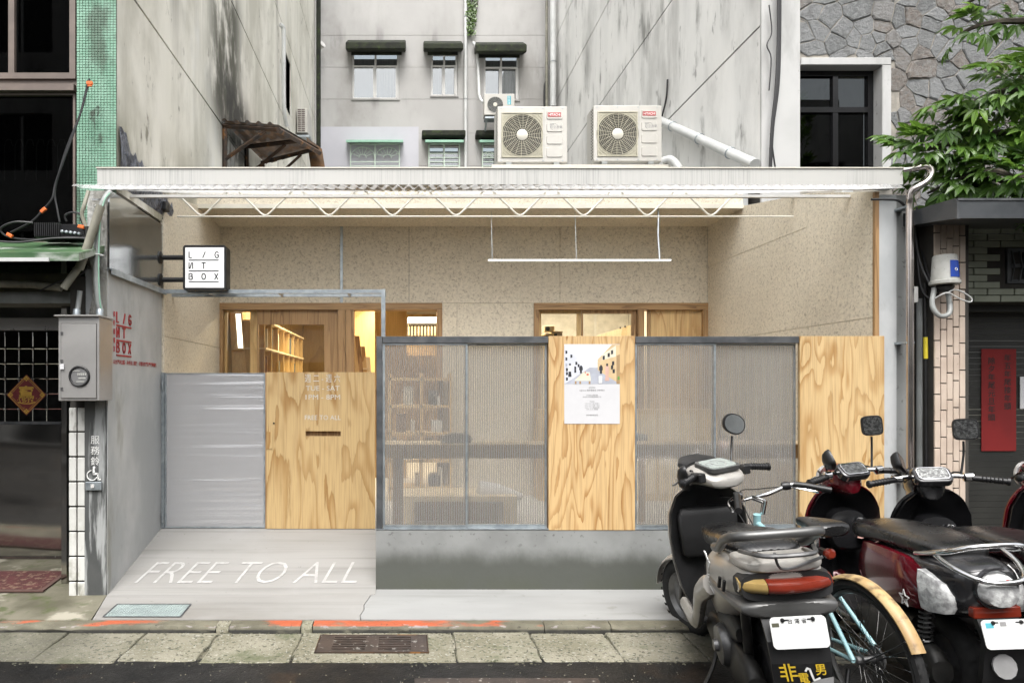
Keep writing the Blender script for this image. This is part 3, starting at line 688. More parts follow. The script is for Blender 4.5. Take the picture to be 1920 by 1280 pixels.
while z < 6.2:
    for i in range(nx):
        x = xs0 + i * tw; dd = random.uniform(-.0012, .0012)
        fr = Frame((x, 5.10, z)); tl.prism(Frame((0, 5.10, 0)), [(x + .0015, z + .0015), (x + tw - .0015, z + .0015), (x + tw - .0015, z + .0185), (x + .0015, z + .0185)], 0, .006 + dd, taper=.06)
    z += .020
stuff(tl.build('mosaic_tile', M['green_tile'], lb))
def simple_window(parent, x0, x1, z0, z1, y, name='window', fm='frame_brown', fw=.05, pane='glass_tint', depth=.06, mull=(), trans=(), curtain=None, cd=.12):
    f = MB()
    f.box((x0, y, z0), (x1, y + depth, z0 + fw)).box((x0, y, z1 - fw), (x1, y + depth, z1)).box((x0, y, z0 + fw), (x0 + fw, y + depth, z1 - fw)).box((x1 - fw, y, z0 + fw), (x1, y + depth, z1 - fw))
    for u in mull: f.box((u - fw / 2, y + .002, z0 + fw), (u + fw / 2, y + depth - .002, z1 - fw))
    for v in trans: f.box((x0 + fw, y - .002, v - fw / 2), (x1 - fw, y + depth + .002, v + fw / 2))
    fo = f.build(name, M[fm], parent)
    us = [x0 + fw / 2, *mull, x1 - fw / 2]; vs_ = [z0 + fw / 2, *trans, z1 - fw / 2]
    for a, b_ in zip(us[:-1], us[1:]):
        for c, d in zip(vs_[:-1], vs_[1:]):
            MB().box((a + fw / 2 + .001, y + depth * .5, c + fw / 2 + .001), (b_ - fw / 2 - .001, y + depth * .5 + .005, d - fw / 2 - .001)).build('pane', M[pane], fo)
    if curtain: MB().box((x0, y + cd, z0), (x1, y + cd + .02, z1)).build('curtain', M[curtain], fo)
    return fo
zu = Z(152, 5.2); zl = Z(178, 5.2)
simple_window(lb, -4.6, X(140, 5.15), zu, 6.3, 5.16, fw=.045, mull=(-2.98,))
simple_window(lb, -4.6, X(140, 5.15), 2.58, zl, 5.16, fw=.018)
MB().box((-4.6, 5.12, zl + .001), (X(138, 5.12), 5.2, zl + .05)).build('window_sill', M['frame_brown'], lb)
MB().box((-4.6, 5.18, zl + .05), (X(138, 5.12), 5.25, zu)).build('spandrel', M['frame_brown'], lb)
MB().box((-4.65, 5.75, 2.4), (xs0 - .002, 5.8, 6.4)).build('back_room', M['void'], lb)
gr = MB()                                                   # faint arched bars behind the lower pane
for k in range(9):
    x = -3.2 + k * .085
    gr.tube([(x, 5.45, 3.15), (x, 5.45, 3.42), (x + .02, 5.45, 3.47), (x + .05, 5.45, 3.47), (x + .065, 5.45, 3.42)], .005, 5)
gr.build('window_bars', M['pvc_grey'], lb)
# ground floor of the tower
MB().box((-7, 5.35, 2.34), (xs0 - .01, 5.6, 2.62)).build('lintel', M['moss_wall'], lb)
tl = MB()
for j in range(12):
    for i in range(60): tl.box((-3.6 + i * .021, 5.343, 2.36 + j * .021), (-3.6 + i * .021 + .018, 5.35, 2.36 + j * .021 + .018))
stuff(tl.build('mosaic_tile', M['awning_green'], lb))
MB().box((-7, 5.02, 2.20), (X(130, 5.0), 5.40, 2.335)).build('lintel', M['moss_wall'], lb)
MB().box((-7, 5.02, 2.115), (X(133, 5.02), 5.3, 2.198)).build('fascia', M['grey_fascia'], lb)
MB().box((-7, 5.6, 2.0), (-2.5, 5.7, 2.45)).build('lintel', M['grey_fascia'], lb)
MB().box((-7, 5.55, 1.96), (-2.5, 5.60, 2.06)).build('fascia', M['stainless'], lb)
MB().box((-2.62, 5.2, 0.0), (-2.60 + .02, 6.6, 2.5)).build('side_wall', M['mirror_steel'], lb)
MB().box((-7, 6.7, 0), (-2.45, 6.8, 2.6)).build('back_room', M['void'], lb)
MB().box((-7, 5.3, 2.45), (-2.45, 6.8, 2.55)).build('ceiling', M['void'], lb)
dr_ = MB()
dr_.box((-3.72, 5.90, .04), (X(115, 5.9), 5.94, 1.175))
door = dr_.build('door', M['mirror_steel'], lb)
MB().box((X(117, 5.9), 5.90, .04), (X(131, 5.9), 5.93, 2.0)).build('door_jamb', M['mirror_steel'], lb)
MB().box((-4.9, 5.90, .04), (-3.74, 5.94, 1.96)).build('door', M['mirror_steel'], lb)
MB().box((-3.72, 5.905, .015), (X(131, 5.9), 5.96, .036)).build('threshold', M['drain'], lb)
MB().box((-3.72, 5.895, 1.178), (X(115, 5.9), 5.945, 1.20)).build('rail', M['dark_steel'], door)
ro = MB()
for k in range(9):
    x = X(9, 5.9) + (k - 3) * X(786.3, 5.9)
    if x < X(113, 5.9) and x > -3.72: ro.tube([(x, 5.905, 1.2), (x, 5.905, 1.97)], .006, 6)
for k in range(6):
    z = 1.311 + (k - 1) * .130
    if 1.2 < z < 1.97: ro.tube([(-3.72, 5.905, z), (X(115, 5.9), 5.905, z)], .006, 6)
for k in range(9):
    for j in range(6):
        x = X(9, 5.9) + (k - 3) * X(786.3, 5.9); z = 1.311 + (j - 1) * .130
        if -3.72 < x < X(113, 5.9) and 1.2 < z < 1.97: ro.lathe([(0, -.016), (.014, -.008), (.017, 0), (.014, .008), (0, .016)], (x, 5.9, z), (0, 1, 0), 8)
ro.build('grille', M['chrome'], door)
# ---- left column of white tiles
col = thing('tiled_column', (X(146, DP), DP, 0), 'narrow column faced with grubby white tiles under the meter box', 'column')
x0, x1 = X(131, DP), X(161, DP)
MB().box((x0 + .004, DP, -.01), (x1, 5.4, 2.3)).build('core', M['joint'], col)
tws = [(x0, x0 + .052), (x0 + .062, x1 - .002)]
zt = [-.02, .095, .275, .455, .635, .815, .995, 1.175, 1.355]
for (a, b_) in tws:
    for z0_, z1_ in zip(zt[:-1], zt[1:]):
        j = random.uniform(-.002, .002)
        MB().box((a, DP - .014 + j, z0_ + .006), (b_, DP, z1_ - .006)).build('tile', M['white_tile'], col, bevel=.003)

# ---------------------------------------------------------------- back building
bb = thing('rendered_building', (.7, DBB, 0), 'pale grey rear facade with small hooded windows, between the two tall side walls', 'building')
WU = [(660, 748, 97, 186), (808, 858, 99, 180), (907, 973, 100, 188)]
WL = [(657, 750, 272, 345), (803, 862, 272, 345), (903, 955, 272, 345)]
def hole(wn): return (X(wn[0], DBB), X(wn[1], DBB), Z(wn[3], DBB), Z(wn[2], DBB))
holes = [hole(q) for q in WU + WL]
zj = [0.0, 3.0, 6.12, 6.91, 7.70, 8.53, 9.31, 10.09, 11.6, 14.5]
bx0, bx1 = -2.6, 4.1
for a, b_ in zip(zj[:-1], zj[1:]):
    for (u0, u1, c, d) in rects_minus(bx0, bx1, a + .004, b_ - .004, holes): MB().box((u0, DBB, c), (u1, DBB + .1, d)).build('wall_band', M['plaster_back'], bb)
wall_y('wall', M['joint_red'], bb, DBB + .012, bx0, bx1, 0, 14.5, holes, .12)
MB().box((X(596, DBB), DBB - .006, Z(345, DBB)), (X(785, DBB), DBB - .001, Z(238, DBB))).build('render_patch', M['render_patch'], bb)
def b_window(wn, big):
    x0, x1, z0, z1 = hole(wn); fw = .045; zt_ = z0 + (z1 - z0) * .70
    mid = (x0 + x1) / 2
    f = simple_window(bb, x0 + .003, x1 - .003, z0 + .003, z1 - .003, DBB + .03, fm='white_paint', fw=fw, pane='glass_blue', mull=(mid,), trans=(zt_,), curtain='curtain', cd=.35)
    s_ = MB()
    for (a, b_) in ((x0 + fw, mid - .02), (mid - .02 - .09, x1 - fw)):
        s_.box((b_ - .035, DBB + .012, z0 + fw), (b_, DBB + .028, zt_ - fw / 2))
    s_.build('sash', M['white_paint'], f)
    MB().box((x0 + .003, DBB + .40, z0 + (z1 - z0) * 0.0), (x0 + (x1 - x0) * .46, DBB + .42, z1)).build('dark_gap', M['dim_backing'], f)
    MB().box((x0 - .02, DBB - .03, z0 - .03), (x1 + .02, DBB + .05, z0 + .002)).build('window_sill', M['plaster_back'], f)
for q in WU: b_window(q, True)
for (a, b_, c, d) in ((648, 761, 79, 92), (795, 869, 81, 92), (893, 988, 83, 97)):
    e = MB()
    x0, x1 = X(a, DBB - .45), X(b_, DBB - .45)
    e.prism(Frame((0, 0, 0), (0, -1, 0), (0, 0, 1), (1, 0, 0)), [(-DBB, Z(d + 6, DBB)), (-DBB, Z(c, DBB) + .05), (-DBB + .45, Z(c, DBB - .45)), (-DBB + .45, Z(d, DBB - .45)), (-DBB + .40, Z(d, DBB - .45))], x0, x1)
    e.build('window_hood', M['mossy'], bb, bevel=.02)
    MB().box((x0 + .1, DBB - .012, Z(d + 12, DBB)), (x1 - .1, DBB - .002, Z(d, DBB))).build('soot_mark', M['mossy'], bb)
for i, q in enumerate(WL):
    x0, x1, z0, z1 = hole(q)
    f = simple_window(bb, x0 + .003, x1 - .003, z0 + .003, z1 - .003, DBB + .05, fm='white_paint', fw=.035, pane='glass_blue', mull=((x0 + x1) / 2,), curtain='dim_backing', cd=.4)  # the curtain sheet here is a grey stand-in for the dim room
    a = MB().prism(Frame((0, 0, 0), (0, -1, 0), (0, 0, 1), (1, 0, 0)), [(-DBB, z1 + .05), (-DBB, z1 + .10), (-DBB + .3, z1 + .02), (-DBB + .3, z1 - .04)], x0 - .08, x1 + .08)
    a.build('window_awning', M['green_paint'], bb, bevel=.004)
    if i: MB().box((x0 - .16, DBB - .3, z1 + .12), (x1 + .12, DBB, z1 + .26)).build('window_hood', M['mossy'], bb, bevel=.02)
    gq = MB(); yb = DBB - .10
    gq.box((x0, yb, z0), (x0 + .025, yb + .02, z1)).box((x1 - .025, yb, z0), (x1, yb + .02, z1)).box((x0, yb, z1 - .025), (x1, yb + .02, z1))
    mid = (x0 + x1) / 2; gq.box((mid - .015, yb + .002, z0), (mid + .015, yb + .018, z1))
    for k in range(1, 8):
        z = z0 + k * .10
        if i == 0 and z > z1 - .36: continue
        if z < z1 - .05: gq.box((x0, yb + .004, z), (x1, yb + .016, z + .022))
    if i != 1:
        for (cx, w_) in (((x0 * .75 + x1 * .25), (x1 - x0) / 4), ((x0 * .25 + x1 * .75), (x1 - x0) / 4)):
            zb = z1 - .34
            for rr in (w_ * .95, w_ * .3): gq.tube([(cx + rr * cos(t_), yb + .01, zb + rr * .9 * sin(t_)) for t_ in [k * pi / 12 for k in range(13)]], .010, 5)
            for k in range(1, 8): gq.tube([(cx + w_ * .3 * cos(k * pi / 8), yb + .01, zb + w_ * .27 * sin(k * pi / 8)), (cx + w_ * .95 * cos(k * pi / 8), yb + .01, zb + w_ * .85 * sin(k * pi / 8))], .008, 5)
    gq.build('window_grille', M['pale_green'], bb)
def pipe(name, path, r, m, label, cat='pipe', n=10, brackets=(), group=None):
    o = MB().tube(path, r, n).build(name, M[m], at=path[0]); tag(o, label, cat, group)
    for z in brackets:
        p = Vector(path[0]); MB().torus((p.x, p.y, z), (0, 0, 1), r + .004, .006, 16, 6).build('pipe_clip', M['galv'], o)
    return o
pipe('drainpipe', [P(873, 330, DBB - .08), P(873, -90, DBB - .08)], .04, 'pvc_white', 'white drainpipe running up the middle of the rear facade, with creeper beside its top', brackets=(6.5, 8.5, 10.5))
pipe('drainpipe', [P(1037, 200, 16.2), P(1037, -90, 16.2)], .075, 'pvc_white', 'thick pale drainpipe in the corner where the rear facade meets the white wall', brackets=(9.2,))
pipe('thin_pipe', [P(1025, 205, 16.3), P(1025, -90, 16.3)], .03, 'pvc_dirty', 'thin grimy pipe just left of the thick corner drainpipe')
pipe('corner_gutter', [Vector((-2.06, 16.2, 3.5)), Vector((-2.06, 16.2, 13.5))], .055, 'mossy', 'mossy black downpipe in the corner where the beige wall meets the rear facade')
# creeper
iv = thing('creeper', P(884, 0, DBB), 'green creeper hanging on the rear facade right of the white drainpipe', 'plant')
s_ = MB(); lv = MB(); r = random.Random(5)
for k in range(5):
    x = 876 + k * 4.5; s_.tube([P(x, -60, DBB - .02), P(x + r.uniform(-3, 3), 0, DBB - .03), P(x - 2 + r.uniform(-4, 2), 62 - k * 6, DBB - .02)], .008, 4)
for k in range(420):
    t_ = r.random(); x = 873 + r.random() * 23 * (1 - .35 * t_) + 2; y = -60 + t_ * 125
    c = P(x, y, DBB - .03 - r.random() * .12); a = Vector((r.uniform(-1, 1), r.uniform(-.5, .2), r.uniform(-1, .2))).normalized() * .06
    b2 = a.cross(Vector((r.uniform(-.4, .4), -1, .2))).normalized() * .035
    lv.add([c, c + a * .5 + b2, c + a, c + a * .5 - b2], [(0, 1, 2, 3)])
s_.build('stem', M['bark'], iv); stuff(lv.build('foliage', M['ivy'], iv))
sp = thing('security_spotlight', P(600, 88, 16.4), 'small white floodlight on the rear facade beside the mossy downpipe', 'floodlight')
MB().lathe([(.03, 0), (.05, .05), (.085, .16), (.085, .17)], P(597, 92, 16.5), (.6, -.5, .35), 12).build('lamp_head', M['white_paint'], sp)
MB().tube([P(597, 92, 16.5), P(595, 95, 16.68)], .02, 6).build('bracket', M['white_paint'], sp)

# ---------------------------------------------------------------- right building: white side wall, pilaster, rubble stone front
rb = thing('stone_building', (5.5, DR, 0), 'tall building with mould stained white side wall and rubble stone front', 'building')
XW = 3.65
zs = [3.55, 5.21, 6.79, 8.41, 9.93, 11.5, 13.2]
for a, b_ in zip(zs[:-1], zs[1:]):
    wall_x('wall_band', M['plaster_right'], rb, XW, DR, 16.6, a + .012, b_ - .012, (), .2, 1)
wall_x('wall', M['joint'], rb, XW + .012, DR + .012, 16.6, 3.2, 13.2, (), .3, 1)
xp1 = X(1497, DR)
MB().box((XW + .002, DR - .03, 2.8), (xp1, DR + .0, 13.2)).build('pilaster', M['pilaster'], rb)
MB().box((XW + .32, DR + .06, 2.0), (8.5, DR + .3, Z(310, DR) - .6)).build('wall', M['mortar'], rb)
wx0, wx1, wz0, wz1 = X(1497, DR), X(1648, DR), Z(330, DR), Z(126, DR)
wall_y('wall', M['mortar'], rb, DR + .03, xp1 + .001, 8.5, Z(310, DR) - .6, 13.2, [(wx0, wx1 + .1, wz0, wz1 + .05)], .2)
sr = MB()
sr.box((wx0 + .002, DR - .05, wz1), (wx1 + .095, DR + .16, wz1 + .075)).box((wx1 + .002, DR - .05, wz0 - .1), (wx1 + .095, DR + .16, wz1 - .001))
sr.build('window_surround', M['pilaster'], rb, bevel=.006)
f = simple_window(rb, wx0 + .005, wx1 - .002, wz0, wz1 - .003, DR + .08, fm='black_gloss', fw=.055, pane='glass_tint', mull=((wx0 + wx1) / 2 + .02,), trans=(Z(200, DR),))
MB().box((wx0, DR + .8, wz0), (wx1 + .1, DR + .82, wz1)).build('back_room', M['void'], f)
MB().box((wx0 + .42, DR + .135, wz0 + .06), (wx1 - .07, DR + .14, Z(205, DR))).build('screen', M['dim_backing'], f)
# stones
def voronoi_stones(x0, x1, z0, z1, n, seed, holes, name, m, parent, y, gap=.0045):
    r = random.Random(seed); pts = []
    tries = 0; dmin = sqrt((x1 - x0) * (z1 - z0) / n) * .58
    while len(pts) < n and tries < 40000:
        tries += 1; p = (r.uniform(x0, x1), r.uniform(z0, z1))
        if all((p[0] - q_[0]) ** 2 + (1.25 * (p[1] - q_[1])) ** 2 > dmin ** 2 * r.uniform(.5, 1.3) for q_ in pts): pts.append(p)
    for i, p in enumerate(pts):
        poly_ = [(x0, z0), (x1, z0), (x1, z1), (x0, z1)]
        near = sorted(pts, key=lambda q_: (q_[0] - p[0]) ** 2 + (q_[1] - p[1]) ** 2)[1:22]
        for q_ in near:
            mx, mz = (p[0] + q_[0]) / 2, (p[1] + q_[1]) / 2; nx_, nz_ = q_[0] - p[0], q_[1] - p[1]
            L = sqrt(nx_ ** 2 + nz_ ** 2); nx_ /= L; nz_ /= L; off = mx * nx_ + mz * nz_ - gap
            out = []
            for a, b_ in zip(poly_, poly_[1:] + poly_[:1]):
                da = a[0] * nx_ + a[1] * nz_ - off; db = b_[0] * nx_ + b_[1] * nz_ - off
                if da <= 0: out.append(a)
                if da * db < 0: t_ = da / (da - db); out.append((a[0] + (b_[0] - a[0]) * t_, a[1] + (b_[1] - a[1]) * t_))
            poly_ = out
            if len(poly_) < 3: break
        if len(poly_) < 3: continue
        cx = sum(a[0] for a in poly_) / len(poly_); cz = sum(a[1] for a in poly_) / len(poly_)
        if any(h[0] < cx < h[1] and h[2] < cz < h[3] for h in holes): continue
        for h in holes:                                      # cut stones that reach over the window surround
            if max(a[0] for a in poly_) > h[0] and min(a[0] for a in poly_) < h[1] and max(a[1] for a in poly_) > h[2] and min(a[1] for a in poly_) < h[3]:
                if cz > h[3]: poly_ = [(a[0], max(a[1], h[3])) for a in poly_]
                elif cx > h[1]: poly_ = [(max(a[0], h[1]), a[1]) for a in poly_]
        rough_ = []
        for a, b_ in zip(poly_, poly_[1:] + poly_[:1]):
            L = sqrt((a[0] - b_[0]) ** 2 + (a[1] - b_[1]) ** 2)
            if L < .012: continue
            rough_.append(a)
            for k in range(1, max(1, int(L / .05))):
                t_ = k / max(1, int(L / .05)); rough_.append((a[0] + (b_[0] - a[0]) * t_ + r.uniform(-.006, .006), a[1] + (b_[1] - a[1]) * t_ + r.uniform(-.006, .006)))
        if len(rough_) < 3: continue
        d1 = r.uniform(.005, .018); n_ = len(rough_); ta, tb = r.uniform(-.06, .06), r.uniform(-.06, .06)
        mb = MB(); ins = [((a[0] - cx) * .90 + cx, (a[1] - cz) * .90 + cz) for a in rough_]
        vs_ = [(a[0], y, a[1]) for a in rough_] + [(a[0], y - d1 * .6, a[1]) for a in rough_] + [(a[0], y - d1 + ta * (a[0] - cx) + tb * (a[1] - cz), a[1]) for a in ins]
        mb.add(vs_, [tuple(range(2 * n_, 3 * n_))] + [(k, (k + 1) % n_, n_ + (k + 1) % n_, n_ + k) for k in range(n_)] + [(n_ + k, n_ + (k + 1) % n_, 2 * n_ + (k + 1) % n_, 2 * n_ + k) for k in range(n_)])
        mb.build(name, m, parent)
voronoi_stones(xp1 + .002, 6.75, 3.0, 5.95, 290, 12, [(wx0 - .1, wx1 + .10, wz0 - 1, wz1 + .08)], 'stone', M['stone'], rb, DR + .03)

# ---------------------------------------------------------------- right-hand shop
rs_ = thing('tiled_shop', (5.2, 5.4, 0), 'dark ground floor shop with fawn tiled column and sage tiles over its doorway', 'shop')
cx0, cx1 = X(1752, 5.0), X(1811, 5.0)
MB().box((cx0 + .004, 5.012, -.02), (cx1 + .03, 5.5, 2.75)).build('column', M['joint'], rs_)
ncol = 5; cw = (cx1 - cx0) / ncol
for c in range(ncol):
    z = -.03 - (.0 if c % 2 else .10) - (c % 3) * .02
    while z < 2.70:
        h = .195; a = max(z, -.02); b_ = min(z + h, 2.72)
        if b_ - a > .03:
            j = random.uniform(-.002, .003)
            MB().box((cx0 + c * cw + .0025, 5.0 - j, a + .003), (cx0 + (c + 1) * cw - .0025, 5.012, b_ - .003)).build('brick_tile', M['beige_tile'], rs_, bevel=.002)
        z += h + .002
MB().box((3.99, 5.315, 2.155), (7.6, 5.6, 2.85)).build('wall', M['joint'], rs_)
gx0, gx1, gz0, gz1 = X(1888, 5.3), X(1960, 5.3), Z(531, 5.3), Z(466, 5.3)
row = 0; z = 2.158
while z < 2.80:
    x = 4.0 - (row % 2) * .10
    while x < 5.9:
        a, b_ = max(x, 4.0), x + .205
        if not (b_ > gx0 and a < gx1 and z + .053 > gz0 and z < gz1):
            MB().box((a + .003, 5.30 + random.uniform(-.002, .002), z + .003), (b_ - .003, 5.315, z + .050)).build('wall_tile', M['sage_tile'], rs_, bevel=.002)
        x += .208
    z += .053; row += 1
f = simple_window(rs_, gx0, gx1, gz0, gz1, 5.295, fm='dark_steel', fw=.03, pane='glass_tint', mull=((gx0 + gx1) / 2,), trans=((gz0 + gz1) / 2,))
q = MB()
for k in range(5): q.tube([(gx0 + .03 + k * .06, 5.29, gz0 + .02), (gx0 + .05 + k * .06, 5.288, (gz0 + gz1) / 2), (gx0 + .03 + k * .06, 5.29, gz1 - .02)], .005, 5)
q.build('window_bars', M['dark_steel'], f)
q = MB()
for k in range(46): q.box((cx1 + .035, 5.60, k * .047), (7.6, 5.62, k * .047 + .045))
q.build('shutter', M['door_dark'], rs_)
MB().box((cx1 + .035, 5.45, 2.10), (7.6, 5.6, 2.153)).build('lintel', M['door_dark'], rs_)
MB().box((cx1 + .031, 5.05, 0), (cx1 + .05, 5.6, 2.15)).build('door_jamb', M['door_dark'], rs_)
MB().box((XR + .26, 5.42, 0), (cx0 + .02, 5.6, 2.9)).build('side_wall', M['moss_wall'], rs_)
MB().box((XR + .3, 5.6, 2.7), (8, 7.0, 2.85)).build('roof', M['canopy_dark'], rs_)
cn = thing('sheet_metal_canopy', (5.5, 4.9, 2.7), 'dark sheet metal canopy over the right-hand shop', 'canopy')
q = MB(); x0 = X(1795, 4.6)
q.prism(Frame((0, 0, 0), (0, -1, 0), (0, 0, 1), (1, 0, 0)), [(-5.28, 2.80), (-5.28, 2.72), (-4.6, Z(409, 4.6)), (-4.6, Z(374, 4.6)), (-4.63, Z(370, 4.6))], x0, 7.8)
q.build('canopy_sheet', M['canopy_dark'], cn)
MB().box((x0 - .003, 4.598, Z(410, 4.6)), (x0 + .012, 4.612, Z(372, 4.6))).build('edge_trim', M['dark_steel'], cn)
MB().box((x0, 4.593, Z(376, 4.6)), (7.8, 4.599, Z(372, 4.6))).build('drip_edge', M['dark_steel'], cn)
ps = thing('red_poster', P(1872, 845, 5.59), 'red paper notice with two columns of brush characters on the dark shutter', 'poster')
x0, x1, z0, z1 = X(1840, 5.59), X(1905, 5.59), Z(845, 5.59), Z(654, 5.59)
MB().box((x0, 5.588, z0), (x1, 5.592, z1)).build('sheet', M['poster_red'], ps)
q = MB(); fr = Frame((0, 5.588, 0), (1, 0, 0), (0, 0, 1))
for xx, s, ztop in ((X(1888, 5.59), '年五年尾接年頭', 1.715), (X(1858, 5.59), '除夕年尾元旦年頭', 1.69)):
    for i, ch in enumerate(s): add_text(q, fr, ch, xx - .028, ztop - i * .066, .062, 1.0, .0015, bold=.01)
q.build('lettering', M['black_print'], ps)
nt_ = tag(MB().box((X(1914, 5.58), 5.585, Z(766, 5.58)), (X(1945, 5.58), 5.59, Z(706, 5.58))).build('notice', M['paper'], at=P(1930, 740, 5.58)), 'small white paper notice right of the red poster', 'notice')

# ---------------------------------------------------------------- the other side of the lane (seen only in reflections)
structure(MB().box((-30, -7.6, -.118), (30, -6.205, .03)).build('pavement', M['ramp']))
for i, (a, b_, h, m) in enumerate(((-22, -8.0, 14.5, 'plaster_back'), (-7.9, -1.5, 4.6, 'pier'), (-1.4, 6.5, 4.9, 'plaster_left'), (6.6, 22, 11.5, 'plaster_right'))):
    ob = thing('opposite_building', ((a + b_) / 2, -7.6, 0), ['pale grey rendered house across the lane, furthest left', 'lower grey cement house across the lane', 'beige plastered house across the lane', 'white plastered house across the lane, furthest right'][i], 'building')
    hs_ = []
    n = int((b_ - a) / 2.6)
    for fl_ in range(4):
        for k in range(n):
            x = a + .6 + k * 2.6; z = 1.0 + fl_ * 3.1 if fl_ else .05
            if z + 1.6 < h: hs_.append((x, x + (1.7 if fl_ else 2.1), z, z + (1.5 if fl_ else 2.3)))
    wall_y('wall', M[m], ob, -7.8, a, b_, .03, h, hs_, .2)
    for (u0, u1, z0, z1) in hs_:
        MB().box((u0, -7.75, z0), (u1, -7.74, z1)).build('window', M['void'], ob)
        MB().box(((u0 + u1) / 2 - .03, -7.735, z0), ((u0 + u1) / 2 + .03, -7.70, z1)).build('window_frame', M['stainless'], ob)
# ---------------------------------------------------------------- the gallery shop between the two tall walls
sh = thing('gallery_building', (.67, DB, FLOOR), 'low straw board shopfront set back under a milky corrugated roof', 'building')
H1, H2 = (X(409, DB), X(829, DB), FLOOR, Z(568, DB)), (X(1001, DB), XR - .001, FLOOR, Z(568, DB))
ZC = Z(425, DB)
g2 = .002
def panel_y(x0, x1, z0, z1): return MB().box((x0 + g2, DB, z0 + g2), (x1 - g2, DB + .03, z1 - g2)).build('wall_panel', M['osb'], sh)
zt = H1[3]
for a, b_ in ((409, 640), (640, 767), (767, 1050), (1050, 1327)):
    panel_y(X(a, DB), XR if b_ == 1327 else X(b_, DB), zt, ZC + .05)
panel_y(X(829, DB), X(857, DB), FLOOR, zt); panel_y(X(857, DB), X(1001, DB), FLOOR, zt)
wall_y('wall', M['joint'], sh, DB + .031, XL, XR, FLOOR, 4.0, [H1, H2], .1)
def panel_x(x, y0, y1, z0, z1, s): return MB().box((x, y0 + g2, z0 + g2), (x + s * .03, y1 - g2, z1 - g2)).build('wall_panel', M['osb'], sh)
def panel_top(x, y0, y1, z0, s):
    zt2 = lambda y: min(2.80 + (y - 4.5) * .2645, ZC + .16)
    return MB().prism(Frame((x, 0, 0), (0, 1, 0), (0, 0, 1), (1, 0, 0)), [(y0 + g2, z0 + g2), (y1 - g2, z0 + g2), (y1 - g2, zt2(y1)), (y0 + g2, zt2(y0))], 0, s * .03).build('wall_panel', M['osb'], sh)
for (a, b_) in ((5.10, 5.94), (5.94, DB)):
    panel_x(XR, a, b_, .2, 2.02, 1)
    if a < 5.5: panel_top(XR, a, b_, 2.02, 1)
    else: panel_x(XR, a, b_, 2.02, 2.887, 1); panel_top(XR, a, b_, 2.887, 1)
MB().box((XR - .004, 5.075, .2), (XR + .028, 5.10, 2.95)).build('panel_edge', M['frame_wood'], sh)
panel_x(XL + .014, DG + .03, DB, .2, 1.95, -1); panel_top(XL + .014, DG + .03, DB, 1.95, -1)
MB().box((XR + .032, 7.2, -.02), (XR + .12, DB + 6.5, 3.59)).build('wall', M['pier'], sh)
MB().box((XR + .032, 5.51, -.02), (XR + .12, 7.199, 3.1)).build('wall', M['pier'], sh)
MB().box((XL - .12, DG + .05, .0), (XL - .032, DB + 6.5, 2.94)).build('wall', M['pier'], sh)
MB().box((XL, 7.10, ZC), (XR, DB, ZC + .03)).build('soffit', M['osb'], sh)
MB().box((XL, 7.07, ZC - .002), (XR, 7.098, ZC + .17)).build('fascia_board', M['osb'], sh)
MB().box((XL, 7.055, ZC - .004), (XR, 7.068, ZC + .04)).build('fascia_strip', M['cream_paint'], sh)
MB().box((XL - .1, 7.2, 3.60), (XR + .1, 14.4, 3.72)).build('roof', M['pier'], sh)
# the right-hand pier
MB().box((XR + .031, 5.085, -.02), (X(1681, 5.085), 5.5, 2.93)).build('pier', M['pier'], sh)
MB().box((X(1681, 5.085) + .001, 5.10, -.02), (X(1698, 5.1), 5.5, 2.93)).build('pier', M['base'], sh)
# openings: frames, glass, doors
def frame_open(h, inner):
    x0, x1, z0, z1 = h; t = .058
    MB().box((x0, DB - .02, z1 - .078), (x1, DB + .16, z1)).build('frame_head', M['frame_wood_h'], sh)
    for (a, b_) in ((x0, x0 + t), (x1 - t, x1), *inner): MB().box((a, DB - .018, z0), (b_, DB + .155, z1 - .079)).build('frame_post', M['frame_wood'], sh)
zi = Z(580, DB) - .001
frame_open(H1, [(X(634, DB), X(647, DB)), (X(648, DB), X(664, DB + .05))])
frame_open(H2, [(X(1195, DB), X(1207, DB))])
def sash(x0, x1, z0, z1, y, sl, sr, st, sb, m='frame_wood', gm='glass', name='glass_door'):
    f = MB(); f.box((x0, y, z0), (x0 + sl, y + .04, z1)).box((x1 - sr, y, z0), (x1, y + .04, z1))
    f.box((x0 + sl, y + .001, z1 - st), (x1 - sr, y + .039, z1)).box((x0 + sl, y + .001, z0), (x1 - sr, y + .039, z0 + sb))
    o = f.build(name, M[m], sh)
    MB().box((x0 + sl, y + .018, z0 + sb), (x1 - sr, y + .024, z1 - st)).build('pane', M[gm], o); return o
sash(X(419, DB), X(481, DB), FLOOR, zi, DB + .05, .03, .085, .02, .35, 'ply_in')
sash(X(481, DB) + .002, X(633, DB), FLOOR, zi, DB + .02, .015, .155, .17, .3, 'frame_wood')
sash(X(1012, DB), X(1092, DB), FLOOR, zi, DB + .06, .03, .045, .04, .5, 'ply_in', name='window_sash')
sash(X(1092, DB) + .002, X(1194, DB), FLOOR, zi, DB + .02, .012, .05, .045, .5, 'frame_wood', name='window_sash')
MB().box((X(1222, DB), DB + .03, FLOOR), (X(1319, DB), DB + .05, zi)).build('ply_panel', M['ply_panel'], sh)
MB().box((X(1216, DB), DB + .028, FLOOR), (X(1221, DB), DB + .06, zi)).build('frame_post', M['frame_wood'], sh)
# conduit on the wall
MB().box((X(638, DB), DB - .012, zt + .003), (X(643, DB), DB - .0005, ZC)).build('conduit', M['galv'], sh)
